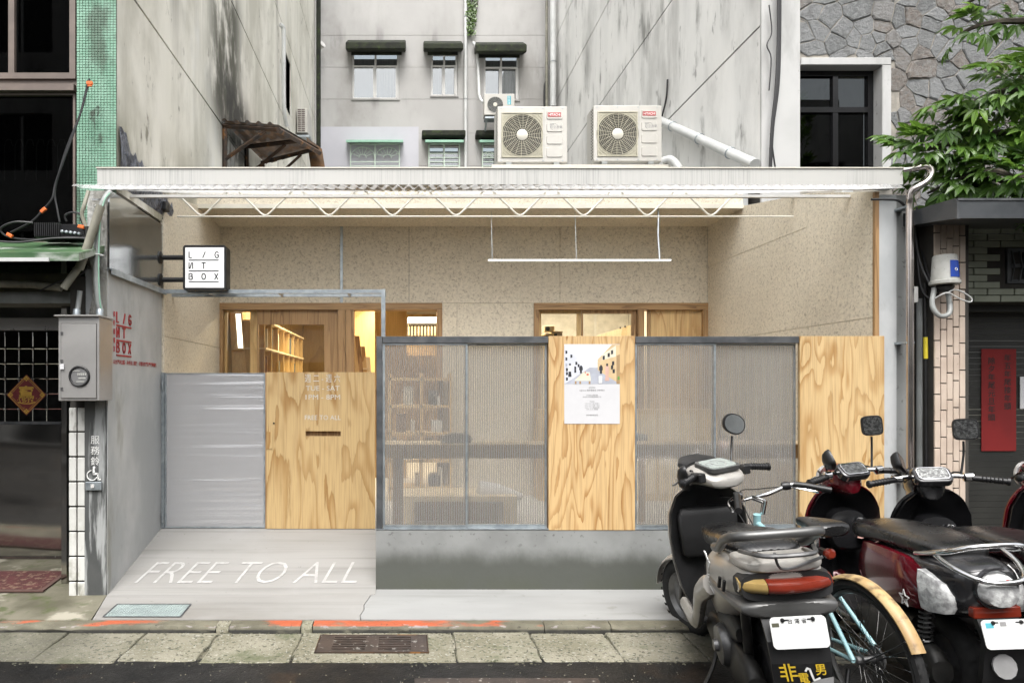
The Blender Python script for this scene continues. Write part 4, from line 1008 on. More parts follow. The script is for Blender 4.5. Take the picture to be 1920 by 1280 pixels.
# roof of corrugated sheet, truss, gutter
q = MB(); nR = 8
px_ = .0735; steps = int((3.30 + 2.2) / px_ * 8)
rings = []
for j in range(nR + 1):
    t_ = j / nR; y = 4.5 + t_ * 2.62; z = 2.822 + (3.515 - 2.822) * t_
    rings.append([(-2.2 + k * px_ / 8, y, z + .013 * sin(2 * pi * k / 8)) for k in range(steps + 1)])
q.loft(rings, cap=False, ring_closed=False); q.build('corrugated_roof', M['roof_sheet'], sh, fix=False)
for (y, z) in ((5.35, 3.02),): MB().box((-2.16, y, z - .035), (3.49, y + .03, z - .015)).build('purlin', M['white_paint'], sh)
gt = MB(); gx0, gx1 = X(182, 4.98), X(1693, 4.98); z0, z1 = Z(346, 4.98), Z(316, 4.98)
gt.box((gx0, 4.98, z0), (gx1, 4.986, z1)).box((gx0, 4.986, z0), (gx1, 5.12, z0 + .006)).box((gx0, 5.12, z0), (gx1, 5.126, z1))
gt.box((gx0, 4.986, z0 + .006), (gx0 + .006, 5.12, z1)).box((gx1 - .006, 4.986, z0 + .006), (gx1, 5.12, z1))
gu = gt.build('gutter', M['gutter'], sh)
MB().box((gx0 - .005, 4.972, z1), (gx1 + .005, 4.99, z1 + .008)).build('gutter_rim', M['cream_paint'], gu)
tr = MB(); DT = 6.1
tb, tt = Z(406, DT), Z(358, DT)
MB().tube([(XL + .12, DT, tb), (X(1488, DT), DT, tb)], .0075, 8).build('bottom_chord', M['cream_paint'], sh)
MB().box((XL + .02, DT - .02, tt), (XR - .002, DT + .02, tt + .03)).build('top_chord', M['cream_paint'], sh)
c0 = 378
for k in range(10):
    cx = X(378 + k * 119.4, DT)
    a = X(378 + 51, DT) - X(378, DT); b_ = a * .55
    pts = [(cx - a * 1.0, DT, tt + .0), (cx - .055, DT, tb + .045), *[(cx - .055 + .11 * t_, DT, tb + .045 - .034 * sin(pi * t_)) for t_ in (.15, .3, .5, .7, .85)], (cx + .055, DT, tb + .045), (cx + a * 1.0, DT, tt + .0)]
    if pts[-1][0] > XR - .05: continue
    MB().tube(pts, .009, 8).build('web_rod', M['cream_paint'], sh)
# interior
MB().box((XL, 14.3, FLOOR), (XR, 14.4, 3.7)).build('room_wall', M['ply_in'], sh)
MB().box((XL, DB + .16, 3.02), (XR, 14.3, 3.1)).build('ceiling', M['white_wall'], sh)
MB().box((XL - .0, DB + .17, FLOOR), (XL + .02, 14.29, 3.0)).build('room_wall', M['ply_in'], sh)
MB().box((XR - .02, DB + .17, FLOOR), (XR - .0, 14.29, 3.0)).build('room_wall', M['white_wall'], sh)
MB().box((X(1008, 10.6), 10.6, FLOOR), (XR - .03, 10.7, 3.0)).build('partition', M['white_wall'], sh)
MB().box((-.42, 9.4, FLOOR), (.02, 9.44, 3.0)).build('partition', M['ply_in'], sh)
MB().box((-1.15, 11.6, FLOOR), (-.2, 11.64, 3.0)).build('partition', M['ply_in'], sh)
q = MB()
for k in range(30): q.box((-.36 + k * .058, 12.0, 2.40), (-.36 + k * .058 + .026, 12.04, 2.62))
lat = q.build('slat_screen', M['ply_pale'], sh)
MB().box((-.45, 12.05, 2.38), (1.6, 12.09, 2.64)).build('slat_backing', M['dim_backing'], sh)
MB().box((-.45, 11.98, 2.05), (1.6, 12.05, 2.38)).build('partition', M['ply_in'], sh)
def area_lamp(name, loc, sx, sy, energy, col=(1, .80, .52)):
    l = bpy.data.lights.new(name, 'AREA'); l.shape = 'RECTANGLE'; l.size = sx; l.size_y = sy; l.energy = energy; l.color = col
    o = bpy.data.objects.new(name, l); COL.objects.link(o); o.location = loc; return o
for i, (x, y, L) in enumerate(((X(722, 12.3), 12.3, .55), (X(787, 12.3), 12.3, .55), (-1.5, 9.9, 1.2), (1.9, 9.6, 1.2))):
    lt = thing('ceiling_tube_lamp', (x, y, 2.96), ['lit tube lamp on the shop ceiling, just right of the grey door post', 'lit tube lamp on the shop ceiling, above the white wall mounted air conditioner',
        'lit tube lamp on the ceiling behind the left glass door', 'lit tube lamp on the ceiling behind the right window'][i], 'lamp')
    zz = 2.90 if i < 2 else 2.99
    MB().tube([(x, y, zz), (x + L, y, zz)], .016, 8).build('tube', M['tube_light'], lt)
    MB().box((x, y - .03, zz + .02), (x + L, y + .03, zz + .05)).build('batten', M['white_paint'], lt)
LAMPS = [area_lamp('room_lamp', (-1.0, 9.6, 2.93), 1.8, .3, 62), area_lamp('room_lamp', (2.0, 9.3, 2.93), 2.2, .3, 36, (1, .86, .64)), area_lamp('room_lamp', (.3, 11.2, 2.93), 1.8, .3, 46)]
for l in LAMPS: tag(l, None, None)
# bookcase behind the left glass door
bk = thing('bookcase', (-1.7, 10, FLOOR), 'long plywood bookcase seen through the left glass door', 'bookcase')
for k in range(8): MB().box((-2.12, 8.35 + k * .44, FLOOR), (-1.72, 8.37 + k * .44, 2.32)).build('upright', M['ply_in'], bk)
for z in (.30, .72, 1.14, 1.56, 1.96, 2.30): MB().box((-2.12, 8.33, z), (-1.70, 11.47, z + .02)).build('shelf', M['ply_pale'], bk)
r = random.Random(21)
BN = ['pale', 'black', 'tan', 'cream', 'dark brown', 'slate']
BM = [plain('book_cover', c, .6) for c in ((.55, .54, .5), (.06, .06, .065), (.35, .27, .16), (.50, .45, .36), (.16, .09, .05), (.10, .14, .16))]
bn = 0
for z in (1.58, 1.98):
    for k in range(7):
        for j in range(2):
            y = 8.39 + k * .44 + j * .05 + r.uniform(0, .2); h = r.uniform(.22, .31); t_ = r.uniform(.015, .035)
            q_ = r.randrange(6); lb_ = '%s book on the %s shelf of the bookcase behind the left glass door' % (BN[q_], 'upper' if z > 1.7 else 'lower'); tag(MB().box((-1.98, y, z), (-1.745, y + t_, z + h)).build('book', BM[q_], at=(-1.86, y, z)), lb_, 'book', lb_.replace(' book ', ' books '))
# leaning light panel and boards
lp = thing('leaning_light_panel', P(450, 697, 8.3), 'white lit panel on a plywood board leaning inside the left door', 'lamp')
fr = Frame(P(437, 700, 8.25), (1, .2, 0), (-.10, .12, 1))
MB().fbox(fr, .0, .16, -.05, .80, 0, .02).build('board', M['ply_in'], lp); MB().fbox(fr, .01, .15, .28, .74, .021, .085).build('lamp_box', M['ply_in'], lp); MB().fbox(fr, .085, .14, .30, .72, .086, .09).build('lit_face', M['lamp_panel'], lp)
for i in range(4):
    o = thing('leaning_board', P(672 + i * 4, 697, 8.5), ['tallest plywood board leaning in the open doorway', 'narrow dark edged board leaning in the open doorway', 'short board with a ledge leaning in the open doorway', 'thin pale board at the right of the boards in the open doorway'][i], 'board')
    fr = Frame(P(666 + i * 7, 720, 8.45 + i * .1), (1, .6, 0), (-.13 + .02 * i, .05, 1))
    MB().fbox(fr, 0, .07, 0, .74 - i * .13, 0, .018).build('board', M[['ply_in', 'frame_wood', 'ply_panel', 'ply_pale'][i]], o)
    if i == 2: MB().fbox(fr, -.01, .10, .18, .20, .02, .07).build('ledge', M['ply_pale'], o)
# indoor air conditioner, bracket, speaker, stepped shelf
ia = thing('wall_air_conditioner', P(795, 600, 11.4), 'white wall mounted air conditioner glimpsed in the open doorway above slats', 'air conditioner')
MB().box(tuple(P(764, 607, 11.4)), (X(824, 11.4) + .3, 11.6, Z(594, 11.4))).build('casing', M['white_paint'], ia, bevel=.02, seg=2)
MB().box((X(766, 11.4), 11.38, Z(610, 11.4)), (X(824, 11.4) + .3, 11.55, Z(607, 11.4) - .001)).build('outlet', M['void'], ia)
pb = thing('ceiling_bracket', P(741, 587, 11.0), 'small black bracket hanging from the shop ceiling', 'bracket')
MB().box(tuple(P(734, 588, 11.0)), (X(749, 11), 11.05, Z(586, 11))).build('bar', M['black'], pb); MB().tube([P(741, 587, 11.0), P(741, 560, 11.0)], .008, 6).build('rod', M['black'], pb)
spk = thing('speaker', P(1023, 622, 9.2), 'little yellow box speaker on a shelf behind the right window', 'speaker')
MB().box((X(1021, 9.2), 9.2, Z(622, 9.2)), (X(1040, 9.2), 9.35, Z(610.5, 9.2))).build('cabinet', M['yellow_tape'] if False else M['ply_pale'], spk, bevel=.004)
MB().lathe([(0, .006), (.02, .004), (.026, .008), (.03, .0)], P(1027, 616, 9.199), (0, -1, 0), 16).build('cone', M['black'], spk)
st_ = thing('stepped_shelf', P(1030, 640, 9.25), 'plywood shelf of dark cells under the speaker behind the right window', 'shelf')
for k in range(3):
    x0 = X(1006 + k * 16, 9.2); z1 = Z(629 - k * 4, 9.2)
    MB().box((x0, 9.18, z1 - .012), (x0 + .12, 9.5, z1)).build('board', M['ply_pale'], st_); MB().box((x0 + .105, 9.18, z1 - .5), (x0 + .115, 9.5, z1 - .013)).build('upright', M['ply_pale'], st_)
    MB().box((x0, 9.45, z1 - .5), (x0 + .104, 9.5, z1 - .013)).build('cell_back', M['void'], st_)
ob = thing('pegboard_counter', P(1160, 640, 9.6), 'pale plywood board with small black dots sloping behind the right window', 'counter')
MB().prism(Frame((0, 9.6, 0)), [(X(1110, 9.6), Z(632, 9.6)), (X(1205, 9.6), Z(602, 9.6)), (X(1205, 9.6), 1.4), (X(1110, 9.6), 1.4)], 0, .05).build('board', M['ply_pale'], ob)
for (a, b_) in ((1163, 614), (1172, 612)): MB().lathe([(.012, 0), (.012, .004)], P(a, b_, 9.549), (0, -1, 0), 10).build('dot', M['black'], ob)

# ---------------------------------------------------------------- left concrete side wall of the shop: lettering, ledge, sheet
sw = thing('concrete_wall', (XL - .08, 5.4, 0), 'grey cement side wall beside the ramp with red lettering and a zinc sheet', 'wall')
MB().box((XL - .163, DP, -.01), (XL, DG + .02, 2.352)).build('wall', M['pier'], sw)
MB().box((XL - .163, DP + .03, 2.353), (XL - .012, DG + .02, 2.93)).build('wall', M['pier_upper'], sw)
MB().box((X(160, DP) - .0, DP - .012, -.012), (XL - .006, DP - .001, 1.52)).build('damp_face', M['pier_front'], sw)
r = random.Random(4)
q = MB(); q.prism(Frame((0, DP, 0)), [(X(168, DP) + r.uniform(-.01, .03), 1.55 + k * .1) for k in range(14)] + [(XL - .004, 2.85), (XL - .004, 1.55)], .0, .014)
q.build('damp_face', M['pier_upper'], sw)
MB().box((X(173, DP), DP - .006, 2.60), (XL - .03, DP + .028, 2.86)).build('zinc_cap', M['zinc_sheet'], sw)
MB().box((XL - .010, DP + .02, 2.36), (XL + .004, DG + .06, 2.935)).build('zinc_panel', M['zinc_sheet'], sw)
lg = MB(); lg.box((XL - .02, DP - .01, 2.353), (XL + .035, DG + .05, 2.359)).box((XL + .029, DP - .01, 2.315), (XL + .035, DG + .05, 2.3529))
lg.build('ledge', M['galv'], sw)
# logo strokes: unit cells 0..1
LOGO = {'L': [[(0, 1), (0, 0), (.42, 0)]], 'S': [[(.15, 0), (.55, 1)]],
        'G': [[(.62, .86), (.48, .98), (.3, 1), (.12, .86), (.04, .5), (.12, .14), (.3, 0), (.5, .02), (.62, .14), (.62, .46), (.36, .46)]],
        'N': [[(0, 1), (0, 0), (.55, 1), (.55, 0)]], 'T': [[(0, 1), (.6, 1)], [(.3, 1), (.3, 0)]],
        'B': [[(0, 0), (0, 1), (.35, 1), (.5, .88), (.5, .66), (.36, .54), (0, .54)], [(.36, .54), (.56, .4), (.56, .14), (.4, 0), (0, 0)]],
        'O': [[(.3 + .3 * cos(k * pi / 8), .5 + .5 * sin(k * pi / 8)) for k in range(17)]], 'X': [[(0, 1), (.55, 0)], [(.55, 1), (0, 0)]]}
LOGO_SIGN = dict(LOGO); LOGO_SIGN['L'] = [[(0, 1), (0, 0)], [(.14, 0), (.42, 0)]]; LOGO_SIGN['N'] = [[(0, 1), (0, 0)], [(.14, 0), (.42, 1)], [(.6, 0), (.6, 1)]]
LOGO_SIGN['B'] = [[(0, 1), (0, 0)], [(.14, 1), (.36, 1), (.5, .88), (.5, .66), (.38, .54), (.24, .54)], [(.38, .54), (.56, .4), (.56, .14), (.4, 0), (.14, 0)]]
LOGO_SIGN['X'] = [[(0, 1), (.22, .6)], [(.32, .42), (.55, 0)], [(.55, 1), (.0, 0)]]
def logo(mb, fr, font, x, ytop, w_, rowh, ch, cw, sw_, d0, d1):
    for r_, row in enumerate(('LSG', 'NT', 'BOX')):
        y = ytop - r_ * rowh
        for c_, q_ in enumerate(row):
            xx = x + c_ * (w_ - cw * .62) / 2
            for st in font[q_]: mb.ribbon(fr, [(xx + p[0] * cw, y - ch + p[1] * ch) for p in st], sw_, d0, d1)
        mb.ribbon(fr, [(x, y - ch - rowh * .22), (x + w_, y - ch - rowh * .22)], sw_, d0, d1)
fr = Frame((XL, 0, 0), (0, 1, 0), (0, 0, 1), (1, 0, 0))
q = MB()
yL = lambda px: XL * F / (px - VX)
zL = lambda px, py: Z(py, yL(px))
y0, y1 = yL(218.3), yL(245)
logo(q, fr, LOGO, y0, zL(218, 585), y1 - y0, .112, .072, .075, .0115, .0005, .006)
for i, ch in enumerate('攝影圖書室'): add_text(q, fr, ch, yL(211.3), zL(212, 592.5 + i * 16.3) + 0, .045, .85, .004, bold=.02)
add_text(q, fr, '以台灣為主體・為所有人開放・非營利的攝影專門圖書館', yL(211.3), zL(212, 681), .037, (yL(293) - yL(211.3)) / (.037 * 25.2), .004, bold=.025)
q.build('red_lettering', M['red_print'], sw)
# bell
q = MB(); fr = Frame((0, DP - .012, 0)); 
for i, ch in enumerate('服務鈴'): add_text(q, fr, ch, X(170.5, DP - .012), Z(830 + i * 20, DP), .066, 1.0, .006, bold=.003)
q.build('bell_lettering', M['white_print'], sw)
wc = MB(); cx, cz = X(178, DP), Z(887, DP)
wc.tube([(cx - .012 + .036 * cos(t_), DP - .018, cz - .012 + .036 * sin(t_)) for t_ in [radians(100 + k * 20) for k in range(13)]], .004, 6)
wc.lathe([(0, 0), (.009, 0), (.009, .004), (0, .004)], (cx + .002, DP - .016, cz + .045), (0, -1, 0), 12)
wc.ribbon(Frame((0, DP - .015, 0)), [(cx, cz + .032), (cx + .001, cz), (cx + .026, cz)], .014, 0, .006)
wc.ribbon(Frame((0, DP - .015, 0)), [(cx + .028, cz + .002), (cx + .034, cz - .042), (cx + .047, cz - .042)], .009, 0, .006)
wc.build('wheelchair_symbol', M['white_print'], sw)
bl = thing('door_bell', P(178, 909, DP - .02), 'grey service bell plate with a white button under the wheelchair symbol', 'door bell')
MB().box((X(164, DP), DP - .034, Z(917.5, DP)), (X(193.5, DP), DP - .0125, Z(902, DP))).build('plate', M['galv'], bl, bevel=.003)
MB().box((X(174.5, DP), DP - .042, Z(913, DP)), (X(181, DP), DP - .035, Z(906, DP))).build('button', M['white_paint'], bl, bevel=.002)

# ---------------------------------------------------------------- low concrete wall and the fluted fence on it
base = tag(MB().box((X(705, DF), DF - .012, -.03), (XR + .05, DF + .22, Z(993, DF))).build('low_wall', M['base'], at=(1.6, DF, 0)), 'low cast concrete wall with a dark damp foot, carrying the fluted fence', 'wall')
fe = thing('fluted_fence', (1.6, DF, Z(992, DF)), 'metal framed fence of fluted clear panels and plywood on the low concrete wall', 'fence')
zb, zt_ = Z(991, DF), Z(630.5, DF)
xp0, xp1 = X(705, DF), X(1655, DF)
MB().box((xp0, DF - .014, zb - .004), (XR + .04, DF + .06, zb + .004)).build('sill_plate', M['galv'], fe)
MB().box((xp0 + .003, DF - .012, zb + .0045), (X(717, DF), DF + .05, zt_)).build('post', M['dark_steel'], fe, bevel=.002)
seg = [(717.5, 1027.5), (1190.5, 1497)]
for a, b_ in seg:
    MB().box((X(a, DF), DF - .010, Z(643, DF)), (X(b_, DF), DF + .045, zt_ - .001)).build('top_rail', M['dark_steel'], fe, bevel=.002)
def pane(a, b_, y):
    x0, x1 = X(a, DF), X(b_, DF); z0, z1 = Z(984, DF), Z(643.5, DF); t = .014
    f = MB(); f.box((x0, y, z0 - .022), (x1, y + .026, z0)).box((x0, y + .001, z1 - .012), (x1, y + .025, z1)).box((x0, y + .002, z0), (x0 + t, y + .024, z1 - .012)).box((x1 - t, y + .002, z0), (x1, y + .024, z1 - .012))
    fo = f.build('sash_frame', M['galv'], fe)
    MB().box((x0 + t, y + .006, z0), (x1 - t, y + .007, z1 - .012)).build('fluted_sheet', M['poly_front'], fo)
    MB().box((x0 + t, y + .019, z0), (x1 - t, y + .020, z1 - .012)).build('fluted_sheet', M['poly_front'], fo)
    q = MB(); n = int((x1 - x0 - 2 * t) / .0168)
    for k in range(1, n): u = x0 + t + k * (x1 - x0 - 2 * t) / n; q.box((u - .0028, y + .0072, z0 + .001), (u + .0028, y + .0188, z1 - .013))
    stuff(q.build('flute', M['poly_rib'], fo))
pane(718, 877, DF + .002); pane(872, 1027, DF + .030); pane(1191, 1343, DF + .002); pane(1339, 1496.5, DF + .030)
MB().box((X(717.5, DF), DF - .008, zb + .0045), (X(1027, DF), DF + .05, Z(985.5, DF) - .018)).build('bottom_rail', M['galv'], fe)
MB().box((X(1191, DF), DF - .008, zb + .0045), (X(1497, DF), DF + .05, Z(985.5, DF) - .018)).build('bottom_rail', M['galv'], fe)
MB().box((X(1028, DF), DF - .016, zb - .006), (X(1189.5, DF), DF + .004, zt_ + .002)).build('wood_panel', M['ply_mid'], fe, bevel=.001)
MB().box((X(1497.5, DF), DF - .016, zb - .006), (X(1655.5, DF), DF + .004, zt_ + .002)).build('wood_panel', M['ply_right'], fe, bevel=.001)
MB().box((X(1028, DF), DF + .005, zb), (X(1189.5, DF), DF + .05, zt_ - .003)).build('back_frame', M['frame_wood'], fe)
MB().box((X(1497.5, DF), DF + .005, zb), (X(1655.5, DF), DF + .012, zt_ - .003)).build('back_frame', M['frame_wood'], fe)
# notice on the middle plywood panel
nb = thing('poster', P(1110, 793, DF - .018), 'white poster with a picture of a bright gallery, on the middle plywood panel', 'poster')
x0, x1, z0, z1 = X(1058, DF - .017), X(1162, DF - .017), Z(794, DF - .017), Z(645, DF - .017)
MB().box((x0, DF - .0185, z0), (x1, DF - .0165, z1)).build('sheet', M['paper'], nb)
fr = Frame((x0, DF - .0186, z0)); W_, HH = x1 - x0, z1 - z0; hp = HH * .505
def pp(u, v): return (u * W_, hp + v * (HH - hp) - .003)
PM = [plain('print_' + n, c, .6) for n, c in (('white', (.78, .78, .76)), ('lilac', (.66, .68, .74)), ('tan', (.62, .46, .26)), ('cream', (.72, .66, .52)), ('black', (.03, .03, .035)), ('grey', (.42, .44, .5)), ('red', (.6, .08, .04)), ('pink', (.62, .40, .33)), ('green', (.12, .3, .06)), ('brown', (.36, .24, .12)))]
art = MB(); lay = [0]
def ap_(pts, mi): lay[0] += 1; art.add([fr(*pp(*p), .0004 + lay[0] * .00003) for p in pts], [tuple(range(len(pts)))], mi)
ap_([(0, 0), (1, 0), (1, 1), (0, 1)], 0); ap_([(0, 0), (.42, .40), (.42, .50), (.24, .66), (0, 1)], 1); ap_([(0, 0), (.46, .42), (.62, .42), (1, 0)], 5)
ap_([(.60, .35), (1, 0), (1, 1), (.86, 1), (.60, .62)], 2); ap_([(.68, .60), (.93, .70), (.93, .98), (.68, .74)], 3); ap_([(.94, .0), (1, .0), (1, .75), (.94, .72)], 9)
for k in range(7): ap_([(.24 + k * .02, .95 - k * .07), (.78 - k * .02, .95 - k * .07), (.78 - k * .02, .945 - k * .07), (.24 + k * .02, .945 - k * .07)], 5)
ap_([(.18, .08), (.48, .08), (.46, .30), (.34, .30)], 3)
for (a, b_) in ((.02, .82), (.02, .65), (.02, .5), (.03, .38), (.03, .28), (.03, .14), (.11, .72), (.2, .54), (.24, .48), (.18, .42), (.18, .34)): ap_([(a, b_ - .06), (a + .035, b_ - .05), (a + .035, b_ + .02), (a, b_ + .03)], 4 if a + b_ < .9 and b_ != .5 else 5)
for (a, b_) in ((.69, .66), (.78, .73), (.86, .52), (.84, .42), (.87, .32), (.84, .80)): ap_([(a, b_ - .05), (a + .04, b_ - .04), (a + .04, b_ + .06), (a, b_ + .05)], 4)
for (a, b_, s_, top) in ((.10, .18, .34, 0), (.30, .27, .2, 4), (.66, .26, .22, 4), (.77, .08, .44, 7)):
    ap_([(a - .03 * s_ * 3, b_), (a + .03 * s_ * 3, b_), (a + .02, b_ + s_ * .5), (a - .02, b_ + s_ * .5)], 4 if top != 7 else 7); ap_([(a - .035, b_ + s_ * .4), (a + .035, b_ + s_ * .4), (a + .03, b_ + s_ * .85), (a - .03, b_ + s_ * .85)], top)
    ap_([(a - .015, b_ + s_ * .85), (a + .018, b_ + s_ * .85), (a + .018, b_ + s_), (a - .015, b_ + s_)], 4)
ap_([(.40, .22), (.44, .22), (.44, .26), (.40, .26)], 6); ap_([(.37, .27), (.385, .27), (.385, .31), (.37, .31)], 6); ap_([(.96, .1), (1, .12), (.99, .2), (.96, .18)], 8); ap_([(.62, .02), (.68, .02), (.68, .2), (.62, .2)], 0)
for u in (.19, .27, .44): ap_([(u, 0), (u + .03, 0), (u + .03, .07), (u, .07)], 9)
art.build('gallery_picture', PM, nb, fix=False)
q = MB()
for v, s, z_ in ((.885, '攝影圖書室', .010), (.815, 'Lightbox 攝影圖書室 全新開放', .0145), (.70, '以台灣為主體的攝影', .010), (.655, '台北市大安區羅斯福路三段', .0115), (.54, '開放時間', .009), (.49, '13:00–20:00  週二至週六', .0105), (.44, '10:00–18:00  閱覽・借閱', .0105), (.39, '13:00–17:00  講座與展覽', .0105), (.345, '19:00–21:00  讀書會', .0105), (.20, '攝影圖書室全體', .0125)):
    add_text(q, fr, s, W_ * .5, hp * v, z_, 1, .0006, align='CENTER')
q.build('lettering', M['grey_print'], nb)

# ---------------------------------------------------------------- gate, wooden door, rail
gt_ = thing('fluted_gate', (X(302, DG), DG, FLOOR), 'frosted fluted gate in grey metal frame at the top of the ramp', 'gate')
x0, x1, z0, z1 = X(304, DG), X(497.5, DG), Z(989.5, DG), Z(699, DG)
MB().box((XL + .004, DG, z0), (x0 + .018, DG + .05, z1 + .004)).build('hinge_post', M['galv'], gt_)
f = MB(); t = .016; x0 += .02
f.box((x0, DG + .005, z0), (x1, DG + .035, z0 + .012)).box((x0, DG + .005, z1 - .008), (x1, DG + .035, z1)).box((x0, DG + .006, z0 + .012), (x0 + t, DG + .034, z1 - .008)).box((x1 - t, DG + .006, z0 + .012), (x1, DG + .034, z1 - .008))
f.build('frame', M['galv'], gt_)
for y in (DG + .010, DG + .026): MB().box((x0 + t, y, z0 + .012), (x1 - t, y + .001, z1 - .008)).build('fluted_sheet', M['poly_gate'], gt_)
q = MB(); n = int((x1 - x0 - 2 * t) / .019)
for k in range(1, n): u = x0 + t + k * (x1 - x0 - 2 * t) / n; q.box((u - .003, DG + .0112, z0 + .013), (u + .003, DG + .0258, z1 - .009))
stuff(q.build('flute', M['poly_rib'], gt_))
for zz in (Z(970, DG), Z(722, DG)): MB().tube([(XL + .02, DG - .012, zz - .04), (XL + .02, DG - .012, zz + .04)], .010, 10).build('hinge', M['galv'], gt_)
wdr = thing('plywood_door', (X(600, DG), DG, FLOOR), 'honey coloured plywood door with white opening hours and a letter slot', 'door')
x0, x1, z0, z1 = X(500, DG - .01), X(703.5, DG - .01), Z(990.5, DG - .01), Z(697.5, DG - .01)
hl = (X(573, DG - .01), X(639, DG - .01), Z(817.5, DG - .01), Z(808, DG - .01))
q = MB()
for (a, b_, c, d) in rects_minus(x0, x1, z0, z1, [hl]): q.box((a, DG - .01, c), (b_, DG + .012, d))
q.build('door_panel', M['ply_door'], wdr)
MB().box((hl[0] - .02, DG + .03, hl[2] - .03), (hl[1] + .02, DG + .035, hl[3] + .03)).build('letter_slot', M['frame_wood'], wdr)
MB().box((x0 - .014, DG + .0, z0), (x0 - .001, DG + .04, z1 - .004)).build('door_edge', M['frame_wood'], wdr)
MB().box((x0 - .0, DG - .016, Z(841, DG)), (x0 + .05, DG - .0105, Z(809, DG))).build('lock_block', M['ply_door'], wdr)
MB().lathe([(0, .004), (.008, .004), (.008, 0)], P(513.5, 793, DG - .0105), (0, -1, 0), 10).build('bolt', M['black'], wdr)
fr = Frame((0, DG - .0102, 0)); q = MB()
for s, py, h, xa, xb in (('週 二 - 週 六', 715, 15, 572, 638), ('TUE - SAT', 732, 9.5, 574, 637), ('1PM - 8PM', 748.5, 9.5, 573.5, 638), ('FREE TO ALL', 786.5, 9, 572, 639)):
    vs, fs = text_mesh(s, bold=.0); u0 = min(v.x for v in vs); u1 = max(v.x for v in vs); cap = .727
    sz = h / F * DG / (cap if py != 715 else .9); k_ = (X(xb, DG) - X(xa, DG)) / (u1 - u0)
    q.add([fr(X(xa, DG) + (v.x - u0) * k_, Z(py, DG) + v.y * sz, .003) for v in vs], fs)
q.build('white_lettering', M['door_print'], wdr)
rl = thing('rail_frame', (X(720, DG), DG + .02, FLOOR), 'slim grey steel rail frame spanning over the gate and door, on a square post', 'rail')
zr = Z(546, DG)
MB().box((XL + .005, DG + .0, zr - .017), (X(715, DG), DG + .035, zr + .017)).build('rail', M['galv'], rl)
MB().box((XL + .005, DG + .24, zr - .017), (X(715, DG), DG + .275, zr + .017)).build('rail', M['galv'], rl)
for k in range(3): MB().box((XL + .4 + k * .62, DG + .036, zr - .012), (XL + .42 + k * .62, DG + .239, zr + .012)).build('cross_bar', M['galv'], rl)
MB().box((X(714.8, DG), DG - .0, FLOOR), (X(722.5, DG), DG + .28, FLOOR + .01)).build('foot_plate', M['galv'], rl)
MB().box((X(714.8, DG), DG - .0, FLOOR + .011), (X(722.5, DG), DG + .036, zr + .02)).build('post', M['galv'], rl)
MB().box((X(714.8, DG), DG + .037, zr - .017), (X(722.5, DG), DG + .275, zr + .017)).build('rail', M['galv'], rl)
# ---------------------------------------------------------------- things in the courtyard behind the fence
ct = thing('counter', (1.6, 5.3, FLOOR), 'long brown timber counter standing behind the fluted fence', 'counter')
MB().box((X(722, 5.25), 5.22, Z(858, 5.25)), (3.35, 5.28, Z(833, 5.25))).build('front_board', M['ply_in'], ct)
MB().box((X(722, 5.25), 5.285, Z(838, 5.25)), (3.35, 5.62, Z(833, 5.25))).build('top', M['ply_pale'], ct)
for x in (-.1, 1.45, 3.2): MB().box((x, 5.40, FLOOR), (x + .08, 5.55, Z(838, 5.25) - .001)).build('leg', M['frame_wood'], ct)
bn_ = thing('bench', (.5, 6.2, FLOOR), 'pale plywood box bench behind the left fluted panels', 'bench')
MB().box((X(751, 6.0), 6.0, Z(940, 6.0)), (X(970, 6.0), 6.5, Z(930, 6.0))).build('seat', M['ply_pale'], bn_)
for a in (751, 945): MB().box((X(a, 6.0), 6.0, FLOOR), (X(a + 25, 6.0), 6.5, Z(940, 6.0) - .001)).build('leg', M['ply_pale'], bn_)
MB().box((X(777, 6.0), 6.4, FLOOR), (X(944, 6.0), 6.45, Z(941, 6.0))).build('back_panel', M['frame_wood'], bn_)
bag = thing('dark_bag', P(850, 832, 5.5), 'dark bag lying on the counter behind the fluted panel', 'bag')
q = MB(); q.loft([oval(X(a, 5.45), 5.38 + .0, Z(833, 5.45) + hh * .5, .02, hh * .5, hh * .5, 2.5, 12) for a, hh in ((830, .02),)] + [[(p[0], p[1], p[2]) for p in oval(X(857, 5.45), 5.40 + k * .05, Z(833, 5.45) + .045, .12, .045, .045, 2.6, 12)] for k in range(4)])
q.build('bag_body', M['black'], bag)
pr = thing('paper_roll', P(915, 930, 6.2), 'white paper bundle lying on the bench', 'paper')
MB().lathe([(.02, 0), (.10, .02), (.09, .2), (.03, .42)], P(893, 920, 6.2), (1, 0, -.12), 12).build('paper_cone', M['paper'], pr)
for i, (a, b_, zt2, m) in enumerate(((745, 830, 740, 'frame_wood'), (845, 868, 690, 'ply_in'))):
    pass
lowb = thing('display_shelf', (.25, 7.6, FLOOR), 'low timber display shelf along the straw board wall, seen through the left fluted panels', 'shelf')
for k in range(5): MB().box((X(728, 7.5), 7.5, FLOOR + .12 + k * .30), (X(845, 7.5), 7.85, FLOOR + .15 + k * .30)).build('shelf', M['ply_in'], lowb)
for a in (728, 788, 843): MB().box((X(a, 7.5), 7.5, FLOOR), (X(a, 7.5) + .03, 7.84, FLOOR + 1.4)).build('upright', M['ply_in'], lowb)
r = random.Random(9)
for k in range(14):
    zz = FLOOR + .15 + (k % 4) * .30; xx = X(735 + r.random() * 95, 7.5)
    q_ = r.randrange(6); lb_ = '%s magazine on the %s display shelf board behind the fluted panels' % (BN[q_], ('lowest', 'second lowest', 'third', 'top')[k % 4])
    tag(MB().box((xx, 7.55, zz + .001), (xx + r.uniform(.03, .12), 7.8, zz + r.uniform(.1, .24))).build('magazine', BM[q_], at=(xx, 7.6, zz)), lb_, 'magazine', lb_.replace(' magazine ', ' magazines '))
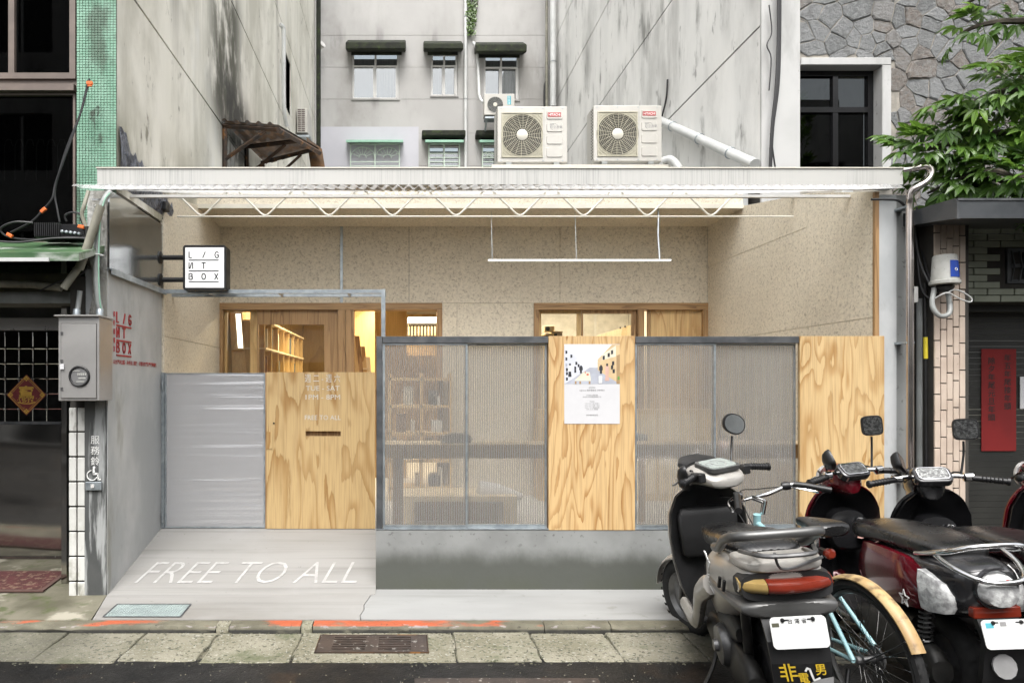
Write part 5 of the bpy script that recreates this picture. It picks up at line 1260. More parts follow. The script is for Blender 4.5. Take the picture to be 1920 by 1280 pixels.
cb = thing('storage_cabinet', (2.2, 7.5, FLOOR), 'long brown cabinet under the right window, seen blurred through the fluted panels', 'cabinet')
MB().box((X(1010, 7.5), 7.5, FLOOR), (XR - .06, 7.86, 1.25)).build('cabinet_body', M['ply_in'], cb)
for k in range(4): MB().box((X(1020 + k * 72, 7.5), 7.485, FLOOR + .08), (X(1020 + k * 72 + 66, 7.5), 7.499, 1.2)).build('cabinet_door', M['ply_pale'], cb)
ch = thing('stool', (1.95, 6.5, FLOOR), 'grey blue stool behind the right fluted panels', 'stool')
MB().box((1.72, 6.3, .95), (2.25, 6.75, 1.06)).build('seat', M['teal_print'] if False else plain('slate_cushion', (.10, .13, .17), .8), ch, bevel=.02)
for (a, b_) in ((1.75, 6.33), (2.18, 6.33), (1.75, 6.7), (2.18, 6.7)): MB().box((a, b_, FLOOR), (a + .04, b_ + .04, .949)).build('leg', M['frame_wood'], ch)
# hanging lamp
hl_ = thing('linear_pendant', P(1086, 488, 6.9), 'slim white bar lamp hanging on three wires under the soffit', 'lamp')
MB().box((X(915, 6.9), 6.885, Z(489.8, 6.9)), (X(1258, 6.9), 6.915, Z(486.4, 6.9))).build('lamp_bar', M['sign_white'], hl_, bevel=.003)
for (a, b_) in ((923, 921), (1081, 1078)): MB().tube([P(a, 486, 6.9), P(b_, 388, 7.2)], .003, 5).build('wire', M['galv'], hl_)
MB().tube([P(1237, 486, 6.9), P(1234, 440, 7.0), P(1235, 398, 7.1), P(1232, 388, 7.15)], .008, 6).build('wire', M['galv'], hl_)
# illuminated sign
sg = thing('projecting_sign', P(340, 500, 5.95), 'black framed white lightbox sign on two arms projecting from the zinc sheet', 'sign')
ys = 5.93; x0, x1, z0, z1 = X(343, ys), X(424, ys), Z(544, ys), Z(459.5, ys)
def rrect(x0, x1, z0, z1, r_, n=5):
    out = []
    for (cx, cz, a) in ((x1 - r_, z1 - r_, 0), (x0 + r_, z1 - r_, 90), (x0 + r_, z0 + r_, 180), (x1 - r_, z0 + r_, 270)):
        for k in range(n + 1): t_ = radians(a + 90 * k / n); out.append((cx + r_ * cos(t_), cz + r_ * sin(t_)))
    return out
q = MB(); q.prism(Frame((0, ys, 0)), rrect(x0, x1, z0, z1, .025), -.14, 0); q.build('sign_case', M['black'], sg)
MB().box((x0 + .022, ys - .005, z0 + .022), (x1 - .018, ys - .0005, z1 - .022)).build('sign_face', M['sign_white'], sg)
q = MB(); fr = Frame((0, ys - .006, 0)); logo(q, fr, LOGO_SIGN, X(355, ys), Z(472.5, ys), X(410, ys) - X(355, ys), .094, .050, .053, .0085, 0, .002); q.build('sign_lettering', M['black_print'], sg)
for py in (480, 522):
    MB().tube([(XL + .006, ys + .07, Z(py, ys)), (x0 + .002, ys + .07, Z(py, ys))], .022, 12).build('arm', M['black'], sg)
    MB().lathe([(.055, 0), (.055, .008), (.03, .02)], (XL + .005, ys + .07, Z(py, ys)), (1, 0, 0), 16).build('flange', M['black'], sg)
fl = thing('wall_floodlight', P(318, 385, 6.05), 'small black floodlight high on the end of the zinc sheet', 'floodlight')
MB().box((XL + .0, 6.0, Z(393, 6.0)), (XL + .055, 6.10, Z(377, 6.0))).build('lamp_head', M['black'], fl, bevel=.006)
MB().tube([(XL + .02, 6.05, Z(393, 6.0)), (XL + .01, 6.06, Z(402, 6)), (XL + .005, 6.05, Z(408, 6))], .004, 5).build('lead', M['cable'], fl)
# ---------------------------------------------------------------- meter box, conduits, awning, cables at the left
mb_ = thing('meter_box', P(157, 752, 4.72), 'dented steel electricity meter box with a round dial window, on the pier beside the ramp', 'meter box')
x0, x1, z0, z1 = X(109.5, 4.72), X(186, 4.72), Z(751, 4.72), Z(594, 4.72)
MB().box((x0, 4.72, z0), (x1, 4.935, z1)).build('cabinet', M['stainless'], mb_, bevel=.003)
MB().box((x0 - .02, 4.695, z1 + .001), (x1 + .006, 4.94, z1 + .013)).build('rain_lip', M['stainless'], mb_, bevel=.003)
dx0, dx1, dz0, dz1 = X(115.5, 4.72), X(181, 4.72), Z(746, 4.72), Z(607, 4.72)
MB().box((dx0, 4.712, dz0), (dx1, 4.719, dz1)).build('door', M['stainless'], mb_, bevel=.002)
q = MB()
for (a, b_, c, d) in ((dx0 - .004, dx0, dz0 - .004, dz1 + .004), (dx1, dx1 + .004, dz0 - .004, dz1 + .004), (dx0, dx1, dz0 - .004, dz0), (dx0, dx1, dz1, dz1 + .004)): q.box((a, 4.7185, c), (b_, 4.7196, d))
q.build('door_gap', M['joint'], mb_)
c = P(149, 705, 4.71)
MB().torus(c, (0, 1, 0), .066, .009, 32, 8).build('window_ring', M['black'], mb_)
MB().lathe([(.0, 0), (.064, 0)], c + Vector((0, -.001, 0)), (0, -1, 0), 28, cap=False).build('dial_face', plain('meter_dial', (.16, .16, .16), .4), mb_, fix=False)
q = MB()
for k in range(5): q.box((c.x - .012 + k * .013, c.y - .004, c.z + .005), (c.x - .004 + k * .013, c.y - .002, c.z + .022))
q.box((c.x - .005, c.y - .004, c.z - .018), (c.x + .045, c.y - .002, c.z - .010)).box((c.x - .02, c.y - .004, c.z - .040), (c.x + .035, c.y - .002, c.z - .034)).box((c.x - .045, c.y - .004, c.z + .034), (c.x + .005, c.y - .002, c.z + .038))
q.build('dial_marking', M['cup'], mb_)
MB().box((X(113.5, 4.71), 4.700, Z(692, 4.71)), (X(121, 4.71), 4.711, Z(682, 4.71))).build('tag', M['paper'], mb_)
q = MB()
for py in (624, 676, 728): q.box((X(114, 4.71), 4.704, Z(py + 3, 4.71)), (X(118.5, 4.71), 4.711, Z(py - 2, 4.71)))
q.build('latch', M['chrome'], mb_)
def tubething(name, path, r, m, label, cat, n=10, sm=5, group=None):
    o = MB().tube(spline(path, sm) if len(path) > 2 and sm else path, r, n).build(name, M[m], at=path[0]); return tag(o, label, cat, group)
tubething('slanting_conduit', [P(189, 386, 4.78), P(165, 460, 4.76), P(148, 505, 4.75)], .030, 'pvc_dirty', 'thick grimy conduit slanting down left from the top of the pier', 'conduit', 12, 0)
tubething('slanting_conduit', [P(146, 503, 4.75), P(119, 541, 4.72)], .026, 'pvc_dirty', 'lower grimy conduit continuing the slanting one under the awning', 'conduit', 12, 0)
tubething('upright_conduit', [P(207, 360, 4.88), P(197, 372, 4.84), P(188, 395, 4.82), P(184, 440, 4.82), P(180, 500, 4.82), P(184, 560, 4.82), P(189, 582, 4.83)], .021, 'pvc_grey', 'pale hose running down the pier face into the top of the meter box', 'conduit')
tubething('green_wire', [P(206, 362, 4.85), P(195, 378, 4.80), P(187.5, 420, 4.79), P(185, 500, 4.79), P(187, 560, 4.79), P(190, 578, 4.80)], .005, 'green_paint', 'thin green wire taped along the pale hose on the pier', 'wire', 6)
tubething('upright_conduit', [P(150, 545, 4.84), P(147, 570, 4.84), P(144, 590, 4.82)], .018, 'pvc_grey', 'short pale conduit into the meter box, left of the pale hose', 'conduit')
for px in (144, 187.5):
    tag(MB().lathe([(.026, 0), (.026, .045), (.022, .05)], P(px, 592, 4.82), (0, 0, 1), 14).build('conduit_socket', M['galv'], at=P(px, 592, 4.82)), 'grey pipe socket on the meter box under the %s conduit' % ('short left' if px < 160 else 'pale hose'), 'pipe socket')
tubething('pale_cable', [P(166, 358, 4.85), P(158, 385, 4.82), P(154, 402, 4.82), P(161, 425, 4.83)], .014, 'pvc_dirty', 'pale bent cable hanging from the roof end beside the green tiles', 'cable', 8)
q = MB()
for (py, w_) in ((388, .03), (395, .03), (478, .032)): q.torus(P(186, py, 4.81), (0.1, 0, 1), w_, .004, 14, 5)
tag(q.build('cable_tie', M['pvc_white'], at=P(186, 400, 4.81)), 'white ties binding the conduits to each other at the pier top', 'cable tie')
aw = thing('shop_awning', (-3.2, 4.8, 2.4), 'green awning with a pale highlight painted into its colour, over the left shopfront', 'awning')
q = MB(); xe = X(148, 4.55)
q.prism(Frame((0, 0, 0), (0, -1, 0), (0, 0, 1), (1, 0, 0)), [(-5.3, 2.64), (-5.3, 2.60), (-4.55, Z(489, 4.55)), (-4.55, Z(474, 4.55)), (-4.62, Z(468, 4.55))], -7, xe)
q.build('awning_sheet', M['awning_green'], aw)
MB().box((-7, 4.535, Z(490, 4.54)), (X(92, 4.54), 4.549, Z(483, 4.54))).build('edge_tube', M['pvc_white'], aw)
tubething('old_pipe', [P(-40, 532, 4.9), P(55, 533, 4.9), P(115, 540, 4.9)], .026, 'pvc_dirty', 'grimy horizontal pipe lying under the green awning', 'pipe', 10, 0)
tubething('yellow_tagged_wire', [P(75, 545, 4.85), P(110, 528, 4.84), P(150, 515, 4.82), P(165, 500, 4.82)], .006, 'cable', 'thin black wire looping under the awning towards the slanting conduit', 'wire', 6)
am = thing('junction_amplifier', P(112, 440, 4.85), 'black finned cable amplifier box resting on the left awning', 'amplifier')
x0, x1, z0, z1 = X(62, 4.85), X(112, 4.85), Z(444, 4.85), Z(418, 4.85)
MB().box((x0, 4.86, z0), (x1, 5.05, z1)).build('amplifier_case', M['black'], am, bevel=.006)
q = MB()
for k in range(13): q.box((x0 + .008 + k * .0145, 4.848, z0 + .01), (x0 + .013 + k * .0145, 4.8595, z1 + .004))
q.build('cooling_fins', M['black'], am)
MB().box((x1 + .001, 4.86, z0 - .01), (X(158, 4.85), 5.02, z1 - .006)).build('splitter', M['black_gloss'], am, bevel=.005)
q = MB()
for k in range(5): q.lathe([(.011, 0), (.011, .03), (.006, .035)], (x1 + .025 + k * .030, 4.86, z0 + .035 - k * .004), (0, -1, 0), 10)
q.build('connector', M['galv'], am)
cabs = [([P(168, 148, 4.95), P(155, 200, 4.93), P(138, 250, 4.9), P(118, 305, 4.88), P(104, 345, 4.88), P(98, 372, 4.87), P(82, 392, 4.87), P(60, 415, 4.86), P(20, 436, 4.85)], 'black cable hanging from the green tiles across the dark window down to the awning'),
        ([P(166, 150, 4.96), P(150, 215, 4.95), P(128, 270, 4.93), P(112, 320, 4.92), P(103, 360, 4.91), P(108, 395, 4.9), P(112, 416, 4.9)], 'second black cable from the tiles, falling just right of the first'),
        ([P(62, 418, 4.84), P(30, 416, 4.82), P(6, 424, 4.82), P(2, 434, 4.83), P(20, 445, 4.84), P(60, 449, 4.84), P(110, 446, 4.84), P(160, 444, 4.85)], 'black cable looping round the left end of the finned amplifier box'),
        ([P(125, 415, 4.86), P(122, 404, 4.85), P(135, 398, 4.84), P(152, 402, 4.84), P(152, 412, 4.85), P(158, 424, 4.86)], 'small black cable loop above the splitter beside the green tiles'),
        ([P(-10, 452, 4.8), P(40, 454, 4.8), P(100, 447, 4.82), P(155, 447, 4.84), P(178, 452, 4.86)], 'black cable lying along the top of the awning in front of the amplifier')]
for pth, lb_ in cabs: tubething('hanging_cable' if 'hang' in lb_ or 'fall' in lb_ else 'looped_cable', pth, .007, 'cable', lb_, 'cable', 6)
for (a, b_, lb_, ang) in ((168, 156, 'orange tag at the top of the hanging cables on the green tiles', 0), (81, 394, 'orange tag halfway down the hanging cable over the dark window', .7), (18, 441, 'orange tag on the cable at the left end of the awning', -.5), (152, 425, 'orange tag beside the splitter connectors', -.2)):
    p = P(a, b_, 4.82 if b_ > 200 else 4.93); fr = Frame(p, (cos(ang), 0, sin(ang)), (-sin(ang), 0, cos(ang)))
    q = MB(); q.fbox(fr, -.022, .022, -.012, .012, -.012, .008)
    if b_ < 200: q.fbox(fr, -.016, .016, -.026, -.0125, -.008, .006)
    tag(q.build('orange_tag', M['orange_tape'], at=p, bevel=.003), lb_, 'tag')
fu = thing('diamond_poster', P(50, 740, 5.88), 'dark red diamond poster with a gold lucky character on the black door grille', 'poster')
q = MB(); c = P(50, 740, 5.88); s = .172; fr = Frame(c, (1, 0, 0), (0, 0, 1))
q.prism(fr, [(0, -s * 1.03), (s, 0), (0, s * 1.03), (-s, 0)], 0, .003); q.build('sheet', M['fu_red'], fu)
q = MB()
for k in (.93, .82):
    pts = [(0, -s * 1.03 * k), (s * k, 0), (0, s * 1.03 * k), (-s * k, 0), (0, -s * 1.03 * k)]; q.ribbon(fr, pts, .005 if k > .9 else .0025, .0031, .004)
for (a, b_) in ((0, s * .8), (0, -s * .8), (s * .78, 0), (-s * .78, 0)):
    for (u, v) in ((.012, 0), (-.012, 0), (0, .012), (0, -.012)): q.lathe([(0, .0042), (.008, .0042)], fr(a + u, b_ + v), (0, -1, 0), 8, cap=False)
for (a, b_) in ((.06, .06), (-.06, .06), (.05, -.075), (-.02, -.11), (-.075, -.045), (.085, -.03)): q.lathe([(0, .0042), (.004, .0042)], fr(a, b_), (0, -1, 0), 6, cap=False)
add_text(q, fr, '寶', -.072, -.018, .112, 1.25, .0045, bold=.018); add_text(q, fr, '招', .008, -.058, .062, 1, .0045, bold=.018); add_text(q, fr, '財', -.042, -.058, .058, 1, .0045, bold=.018)
q.ribbon(fr, [(-.062, .0), (-.052, -.015), (-.062, -.035), (-.052, -.06), (-.07, -.066)], .007, .0031, .0046); q.ribbon(fr, [(-.07, -.064), (-.02, -.075), (.03, -.075), (.075, -.062)], .009, .0031, .0047)
q.build('gold_print', M['gold'], fu, fix=False)
mt = thing('door_mat', P(70, 1090, 5.2), 'maroon patterned door mat in front of the stainless shop door', 'door mat')
my0, my1 = 4.99, 5.52; mx0, mx1 = -4.4, X(82, 5.0); mx2 = X(130, 5.5)
MB().add([(mx0, my0, .0135), (mx1, my0, .0135), (mx2, my1, .0165), (mx0, my1, .0165), (mx0, my0, .001), (mx1, my0, .001), (mx2, my1, .005), (mx0, my1, .005)], [(0, 1, 2, 3), (0, 4, 5, 1), (1, 5, 6, 2), (2, 6, 7, 3), (3, 7, 4, 0)]).build('border', M['mat_edge'], mt)
MB().add([(mx0, my0 + .025, .0155), (mx1 - .03, my0 + .025, .0155), (mx2 - .035, my1 - .025, .0185), (mx0, my1 - .025, .0185)], [(0, 1, 2, 3)]).build('pile', M['mat_red'], mt)

# ---------------------------------------------------------------- pipes and terminal at the right
dp = thing('downpipe', P(1706, 900, 4.93), 'shiny steel rainwater pipe bending from the gutter end and down the right pier', 'downpipe')
pth = [P(1676, 322, 5.03), P(1700, 319, 4.99), P(1722, 314, 4.95), P(1737, 312, 4.93), P(1746, 318, 4.92), P(1746, 328, 4.92), P(1738, 340, 4.92), P(1722, 350, 4.93), P(1710, 358, 4.95), P(1706, 372, 4.96), P(1706, 420, 4.97), P(1706, 700, 4.97), P(1706, 1080, 4.97)]
MB().tube(spline(pth, 5), .026, 14).build('pipe', M['pipe_steel'], dp)
for py in (385, 640, 900): MB().box((X(1698, 4.97), 4.965, Z(py + 4, 4.97)), (X(1714, 4.97), 5.098, Z(py, 4.97))).build('pipe_bracket', M['galv'], dp)
tubething('black_hose', [P(1634, 374, 5.0), P(1660, 374, 5.0), P(1684, 376, 5.0), P(1698, 388, 5.02)], .009, 'cable', 'short black hose crossing the top of the right pier', 'hose', 8)
pipe('grey_pipe', [P(1727, 560, 5.15), P(1727, 1110, 5.15)], .033, 'pvc_grey', 'stained grey plastic pipe standing right of the shiny downpipe', 12)
bp = thing('banded_pipe', P(1736, 1000, 5.02), 'black service pipe with a yellow band beside the grey pipe', 'pipe')
MB().tube([P(1734, 530, 5.05), P(1735, 640, 5.05), P(1738, 1110, 5.05)], .012, 10).build('pipe', M['black'], bp)
MB().tube([P(1735.2, 632, 5.045), P(1735.8, 672, 5.045)], .0145, 10).build('band', M['yellow_tape'], bp)
tag(MB().box(tuple(P(1715, 567, 5.04)), (X(1722.5, 5.04), 5.10, Z(537, 5.04))).build('switch_box', M['white_paint'], at=P(1718, 550, 5.04), bevel=.004), 'small white box beside the pipes at the right pier', 'switch box')
tc = thing('cable_terminal', P(1770, 530, 4.9), 'grey bucket shaped cable terminal with a blue label on the fawn column', 'cable terminal')
c = P(1771.5, 534, 4.9)
MB().lathe([(.0, .0), (.088, .0), (.094, .006), (.094, .026), (.086, .03), (.083, .04), (.074, .20), (.066, .212), (.04, .216), (0, .216)], c, (0, 0, 1), 24).build('dome', M['cup'], tc)
MB().lathe([(.05, 0), (.06, -.02), (.03, -.05)], c, (0, 0, 1), 14).build('neck', M['black'], tc)
lb_ = MB(); zs_ = [(.046, .085), (.165, .078)]
a0, a1 = -pi / 2 - .28, -pi / 2 + .72; rings = []
for k in range(9):
    a = a0 + (a1 - a0) * k / 8; rings.append([(c.x + rr * cos(a), c.y + rr * sin(a), c.z + z) for z, rr in zs_])
lb_.loft(rings, cap=False, ring_closed=False); lb_.build('blue_label', M['blue_print'], tc, fix=False)
q = MB()
def on_cup(s, u, z, size):
    vs, fs = text_mesh(s, 'CENTER', .01)
    q.add([(c.x + (.0865 - .06 * (z + v.y * size)) * cos((a0 + a1) / 2 + (u + v.x * size) / .085) , c.y + (.0865 - .06 * (z + v.y * size)) * sin((a0 + a1) / 2 + (u + v.x * size) / .085), c.z + z + v.y * size) for v in vs], fs)
on_cup('S4-4035', 0, .143, .019); on_cup('D-5', 0, .120, .018); on_cup('33-54', 0, .066, .018); on_cup('—', 0, .048, .016)
q.build('label_print', M['white_print'], tc, fix=False)
am_ = (a0 + a1) / 2; MB().torus((c.x + .082 * cos(am_), c.y + .082 * sin(am_), c.z + .100), (cos(am_), sin(am_), 0), .009, .003, 14, 5).build('label_emblem', M['white_print'], tc)
tubething('terminal_cable', [P(1752, 540, 4.92), P(1748, 572, 4.9), P(1762, 592, 4.88), P(1779, 588, 4.88), P(1781, 570, 4.9), P(1776, 545, 4.92)], .017, 'pvc_grey', 'thick grey cable looping under the bucket shaped terminal', 'cable', 10)
tubething('white_strap', [P(1752, 560, 4.9), P(1766, 552, 4.86), P(1778, 549, 4.85), P(1800, 560, 4.86), P(1818, 566, 4.88), P(1822, 560, 4.88), P(1808, 549, 4.87), P(1790, 543, 4.86), P(1775, 550, 4.86)], .005, 'pvc_white', 'white plastic strap looped below the bucket shaped terminal', 'strap', 6)
for i, pth in enumerate(([P(1712, 395, 5.08), P(1722, 480, 5.07), P(1742, 530, 5.0), P(1762, 548, 4.94)], [P(1716, 400, 5.2), P(1727, 460, 5.15), P(1737, 505, 5.05), P(1750, 538, 4.96)], [P(1719, 390, 5.3), P(1721, 480, 5.1), P(1728, 540, 5.06), P(1745, 560, 5.0), P(1760, 550, 4.95)])):
    tubething('dark_cable', pth, .009, 'cable', ['outer black cable from the canopy corner down to the bucket shaped terminal', 'middle black cable from the canopy corner down to the bucket shaped terminal', 'inner black cable sagging past the white box to the bucket shaped terminal'][i], 'cable', 7)
# cables on the white pilaster
ck = MB()
for k in range(4): ck.tube(spline([P(1458 + k * 1.6, -80, 6.93), P(1459 + k * 1.2, 60, 6.93), P(1455 + k * 1.5, 160, 6.92), P(1447 + k * .8, 240, 6.92), P(1443 + k * .6, 330, 6.92)], 5), .012, 6)
tag(ck.build('cable_bundle', M['cable'], at=P(1455, 100, 6.93)), 'thick bundle of black cables running down the white pilaster', 'cable bundle')
tubething('thin_cable', [P(1442, 10, 6.95), P(1447, 60, 6.95), P(1438, 85, 6.95), P(1446, 110, 6.95), P(1442, 170, 6.95)], .006, 'cable', 'thin wavy black wire left of the cable bundle on the pilaster', 'wire', 6)
tubething('thin_cable', [P(1445, 250, 6.94), P(1450, 290, 6.94), P(1456, 330, 6.94)], .008, 'cable', 'short black wire branching off the foot of the cable bundle', 'wire', 6)
pp_ = thing('sloping_pipe', (3.6, 8, 4.3), 'pale pipe sloping down the white wall from behind the right-hand air conditioner', 'pipe')
MB().tube([(3.585, 9.62, 5.25), (3.585, 7.0, 3.78)], .055, 14).build('pipe', M['pvc_white'], pp_)
for t_ in (.18, .5, .8): MB().torus((3.585, 9.62 - 2.62 * t_, 5.25 - 1.47 * t_), (0, -.87, -.49), .058, .008, 16, 6).build('pipe_clip', M['galv'], pp_)
tubething('wall_wire', [(3.63, 9.45, 5.75), (3.62, 9.47, 5.5), (3.61, 9.6, 5.3)], .012, 'cable', 'short black wire on the white wall above the sloping pipe', 'wire', 6)

# ---------------------------------------------------------------- outdoor air conditioning units
def ac_unit(name, px0, px1, py0, py1, d, label, detail=2, fan_c=.36, fan_w=.60):
    u = thing(name, P(px0, py1, d), label, 'air conditioner', 'big outdoor units on the gallery roof' if detail == 2 else None)
    x0, x1, z0, z1 = X(px0, d), X(px1, d), Z(py1, d), Z(py0, d); W_, H_ = x1 - x0, z1 - z0; dep = .34 * W_ / .9
    MB().box((x0, d, z0 + .02), (x1, d + dep, z1)).build('casing', M['ac_white'], u, bevel=.012 * W_, seg=2)
    cx = x0 + W_ * fan_c; cz = z0 + H_ * .50; R_ = H_ * .36
    fw = W_ * fan_w * .5
    if detail == 2:
        q = MB()
        q.box((x0 + W_ * .055, d - .012, cz - R_ * 1.08), (x0 + W_ * .645, d - .001, cz - R_ * 1.03)).box((x0 + W_ * .055, d - .012, cz + R_ * 1.03), (x0 + W_ * .645, d - .001, cz + R_ * 1.08))
        q.box((x0 + W_ * .055, d - .012, cz - R_ * 1.03), (x0 + W_ * .075, d - .001, cz + R_ * 1.03)).box((x0 + W_ * .625, d - .012, cz - R_ * 1.03), (x0 + W_ * .645, d - .001, cz + R_ * 1.03))
        q.build('grille_frame', M['ac_grille'], u, bevel=.003)
        MB().box((x0 + W_ * .076, d - .004, cz - R_ * 1.02), (x0 + W_ * .624, d - .002, cz + R_ * 1.02)).build('fan_plate', M['ac_grille'], u)
        cx = x0 + W_ * .35
    MB().lathe([(0, .0052), (R_ * .98, .0052)], (cx, d, cz), (0, -1, 0), 40, cap=False).build('fan_cavity', M['ac_dark'], u, fix=False)
    q = MB(); nr = 9 if detail == 2 else 8
    for k in range(nr): q.torus((cx, d - .012, cz), (0, 1, 0), R_ * (.36 + .64 * k / (nr - 1)), R_ * .011, 40, 5)
    if detail == 2:
        for rr in (1.1, 1.22, 1.33):
            for qd in range(4):
                pts = [(cx + rr * R_ * cos(a), d - .010, cz + rr * R_ * sin(a)) for a in [radians(45 + qd * 90 - 26 + k * 52 / 8) for k in range(9)]]
                pts = [p for p in pts if abs(p[0] - cx) < R_ * 1.03 and abs(p[2] - cz) < R_ * 1.02]
                if len(pts) > 2: q.tube(pts, R_ * .010, 5)
    ns = 22
    for k in range(ns):
        a = 2 * pi * k / ns; q.tube([(cx + R_ * .26 * cos(a), d - .013, cz + R_ * .26 * sin(a)), (cx + R_ * cos(a + .10), d - .011, cz + R_ * sin(a + .10))], R_ * .012, 5)
    q.build('fan_guard', M['ac_grille'] if detail == 2 else M['pvc_grey'], u)
    MB().lathe([(R_ * .26, .009), (R_ * .27, .014), (R_ * .24, .021), (0, .022)], (cx, d, cz), (0, -1, 0), 28).build('fan_hub', M['cream_paint'], u)
    fr = Frame((x0, d - .001, z0))
    if detail == 2:
        q = MB(); px_ = W_ * .70
        for k, (b_, t_) in enumerate(((.775, .93), (.56, .715), (.345, .50), (.12, .285))):
            pts = rrect(px_, W_ * .93, H_ * b_, H_ * t_, W_ * .022, 4); q.prism(fr, pts, .0, .008, taper=.05)
        q.build('service_panel', M['ac_white'], u)
        MB().box((x0 + W_ * .664, d - .002, z0 + .025), (x0 + W_ * .667, d - .0005, z1 - .01)).build('panel_seam', M['pvc_grey'], u)
        MB().fbox(fr, W_ * .715, W_ * .905, H_ * .815, H_ * .885, .0085, .011).build('badge', M['red_tile'], u)
        q = MB(); vs, fs = text_mesh('HITACHI', bold=.02); u0 = min(v.x for v in vs); u1 = max(v.x for v in vs)
        q.add([fr(W_ * .728 + (v.x - u0) / (u1 - u0) * W_ * .165, H_ * .830 + v.y * H_ * .055, .0122) for v in vs], fs); q.build('badge_lettering', M['white_print'], u, fix=False)
        q = MB(); add_text(q, fr, '日立冷氣', W_ * .745, H_ * .615, H_ * .055, 1, .0088, bold=.008); add_text(q, fr, '變頻', W_ * .745, H_ * .67, H_ * .035, 1, .0088)
        q.tube([fr(W_ * .81 + .05 * W_ * cos(a), H_ * .64 + .05 * W_ * sin(a), .0085) for a in [k * pi / 10 - .8 for k in range(17)]], .0014, 4)
        q.build('printed_mark', M['grey_print'], u, fix=False)
        q = MB()
        for k in range(17):
            for j in range(2): q.add([(x0 - .0012, d + .035 + j * .05, z0 + .06 + k * H_ * .052), (x0 - .0012, d + .062 + j * .05, z0 + .075 + k * H_ * .052), (x0 - .0012, d + .062 + j * .05, z0 + .095 + k * H_ * .052), (x0 - .0012, d + .035 + j * .05, z0 + .08 + k * H_ * .052)], [(0, 1, 2, 3)])
        q.build('side_vent', M['ac_dark'], u)
        q = MB()
        for fx in (.05, .35, .65, .93):
            for fz in (.02, .98): q.lathe([(0, .003), (.008, .003), (.008, 0)], fr(W_ * fx, H_ * (fz if fz < .5 else .965) + (.03 if fz < .5 else 0), 0), (0, -1, 0), 6)
        q.build('screw', M['galv'], u)
        for fx in (.12, .80): MB().box((x0 + W_ * fx, d - .01, z0 - .012), (x0 + W_ * (fx + .08), d + dep, z0 + .019)).build('foot', M['pvc_grey'], u)
    else:
        MB().fbox(fr, W_ * .76, W_ * .88, H_ * .50, H_ * .90, .0, .003).build('blue_sticker', M['teal_print'], u)
        q = MB()
        for i, ch in enumerate('日立冷'): add_text(q, fr, ch, W_ * .775, H_ * (.78 - i * .13), H_ * .11, 1, .0045)
        q.build('sticker_print', M['white_print'], u, fix=False)
        MB().box((x0 + .02, d, z0 - .06), (x1 - .02, d + dep, z0 - .02)).build('bracket', M['galv'], u)
        MB().tube([(x0 + .06, d + .02, z0 - .06), (x0 + .06, d + .3, z0 - .25)], .02, 6).build('bracket_arm', M['galv'], u)
    return u
ac_unit('air_conditioner', 933, 1064, 199.5, 308, 8.47, 'big outdoor air conditioner on the left, in front of the rear windows')
ac_unit('air_conditioner', 1113, 1241, 197.5, 306, 8.47, 'big outdoor air conditioner unit on the right, in front of the white stained wall')
ac_unit('small_air_conditioner', 908, 965, 176, 217, 16.1, 'small white outdoor air conditioner with a blue sticker under the rear facade window', 1, .36, .5)
q = MB(); q.box((X(922, 8.47), 8.45, Z(312, 8.47) - .03), (X(1256, 8.47), 8.50, Z(309.5, 8.47))).box((X(922, 8.47), 8.75, Z(312, 8.47) - .03), (X(1256, 8.47), 8.80, Z(309.5, 8.47)))
for a in (935, 1060, 1120, 1240): q.box((X(a, 8.47), 8.501, 3.72), (X(a, 8.47) + .04, 8.54, Z(311, 8.47) - .031))
tag(q.build('mounting_rack', M['cream_paint'], at=(2, 8.5, 3.95)), 'cream steel rack that carries the two big outdoor units', 'rack')
tubething('drain_hose', [P(1243, 303, 8.5), P(1256, 299, 8.45), P(1266, 306, 8.4), P(1274, 318, 8.35)], .05, 'pvc_white', 'fat white insulated hose at the foot of the right-hand outdoor unit', 'hose', 10)
tubething('insulated_pipe', [P(887, 80, 16.6), P(893, 90, 16.55), P(896, 120, 16.55), P(898, 160, 16.5), P(899, 180, 16.45), P(904, 190, 16.35), P(909, 192, 16.3)], .035, 'pvc_white', 'white insulated pipe curving down to the small outdoor unit', 'pipe', 8)
tubething('black_riser', [P(1022, 200, 16.4), P(1022, 165, 16.4), P(1025, 152, 16.4)], .04, 'cable', 'short black taped pipe end by the corner drainpipe', 'pipe', 6)
# small unit, pipe and rusty canopy on the beige side wall
su = thing('side_air_conditioner', (-2.0, 13.6, 6.5), 'slim pale outdoor unit with a slatted grille on the beige side wall', 'air conditioner')
x0, x1, z0, z1 = X(556.5, 13.4), X(577, 13.4), Z(249, 13.4), Z(203, 13.4)
MB().box((x0, 13.4, z0), (x1, 14.0, z1)).build('casing', M['ac_white'], su, bevel=.01)
q = MB()
for k in range(11):
    for c0 in (0, 1): q.box((x0 + .02 + c0 * .075, 13.393, z0 + .03 + k * .041), (x0 + .085 + c0 * .075, 13.399, z0 + .05 + k * .041))
q.build('grille_slot', plain('grille_shadow', (.14, .11, .10), .8), su)
MB().box((XL, 13.35, z0 - .10), (x1 + .05, 14.05, z0 - .06)).build('shelf_bracket', M['galv'], su)
tubething('wall_pipe', [(-2.12, 11.55, 7.62), (-2.08, 11.6, 7.60), (-2.07, 11.62, 7.45), (-2.07, 11.65, 6.3), (-2.05, 11.8, 6.0)], .035, 'pvc_white', 'white pipe running down the beige side wall beside its small window', 'pipe', 8)
cn = thing('rusty_canopy', (-2.0, 9, 4.5), 'rusty corrugated lean-to canopy on iron brackets on the beige side wall', 'canopy')
A, B_, C_, D_ = Vector((XL + .005, 8.0, 4.62)), P(522, 234, 8.0), P(600, 279, 9.9), Vector((XL + .005, 10.6, 4.95))
q = MB(); rows = []
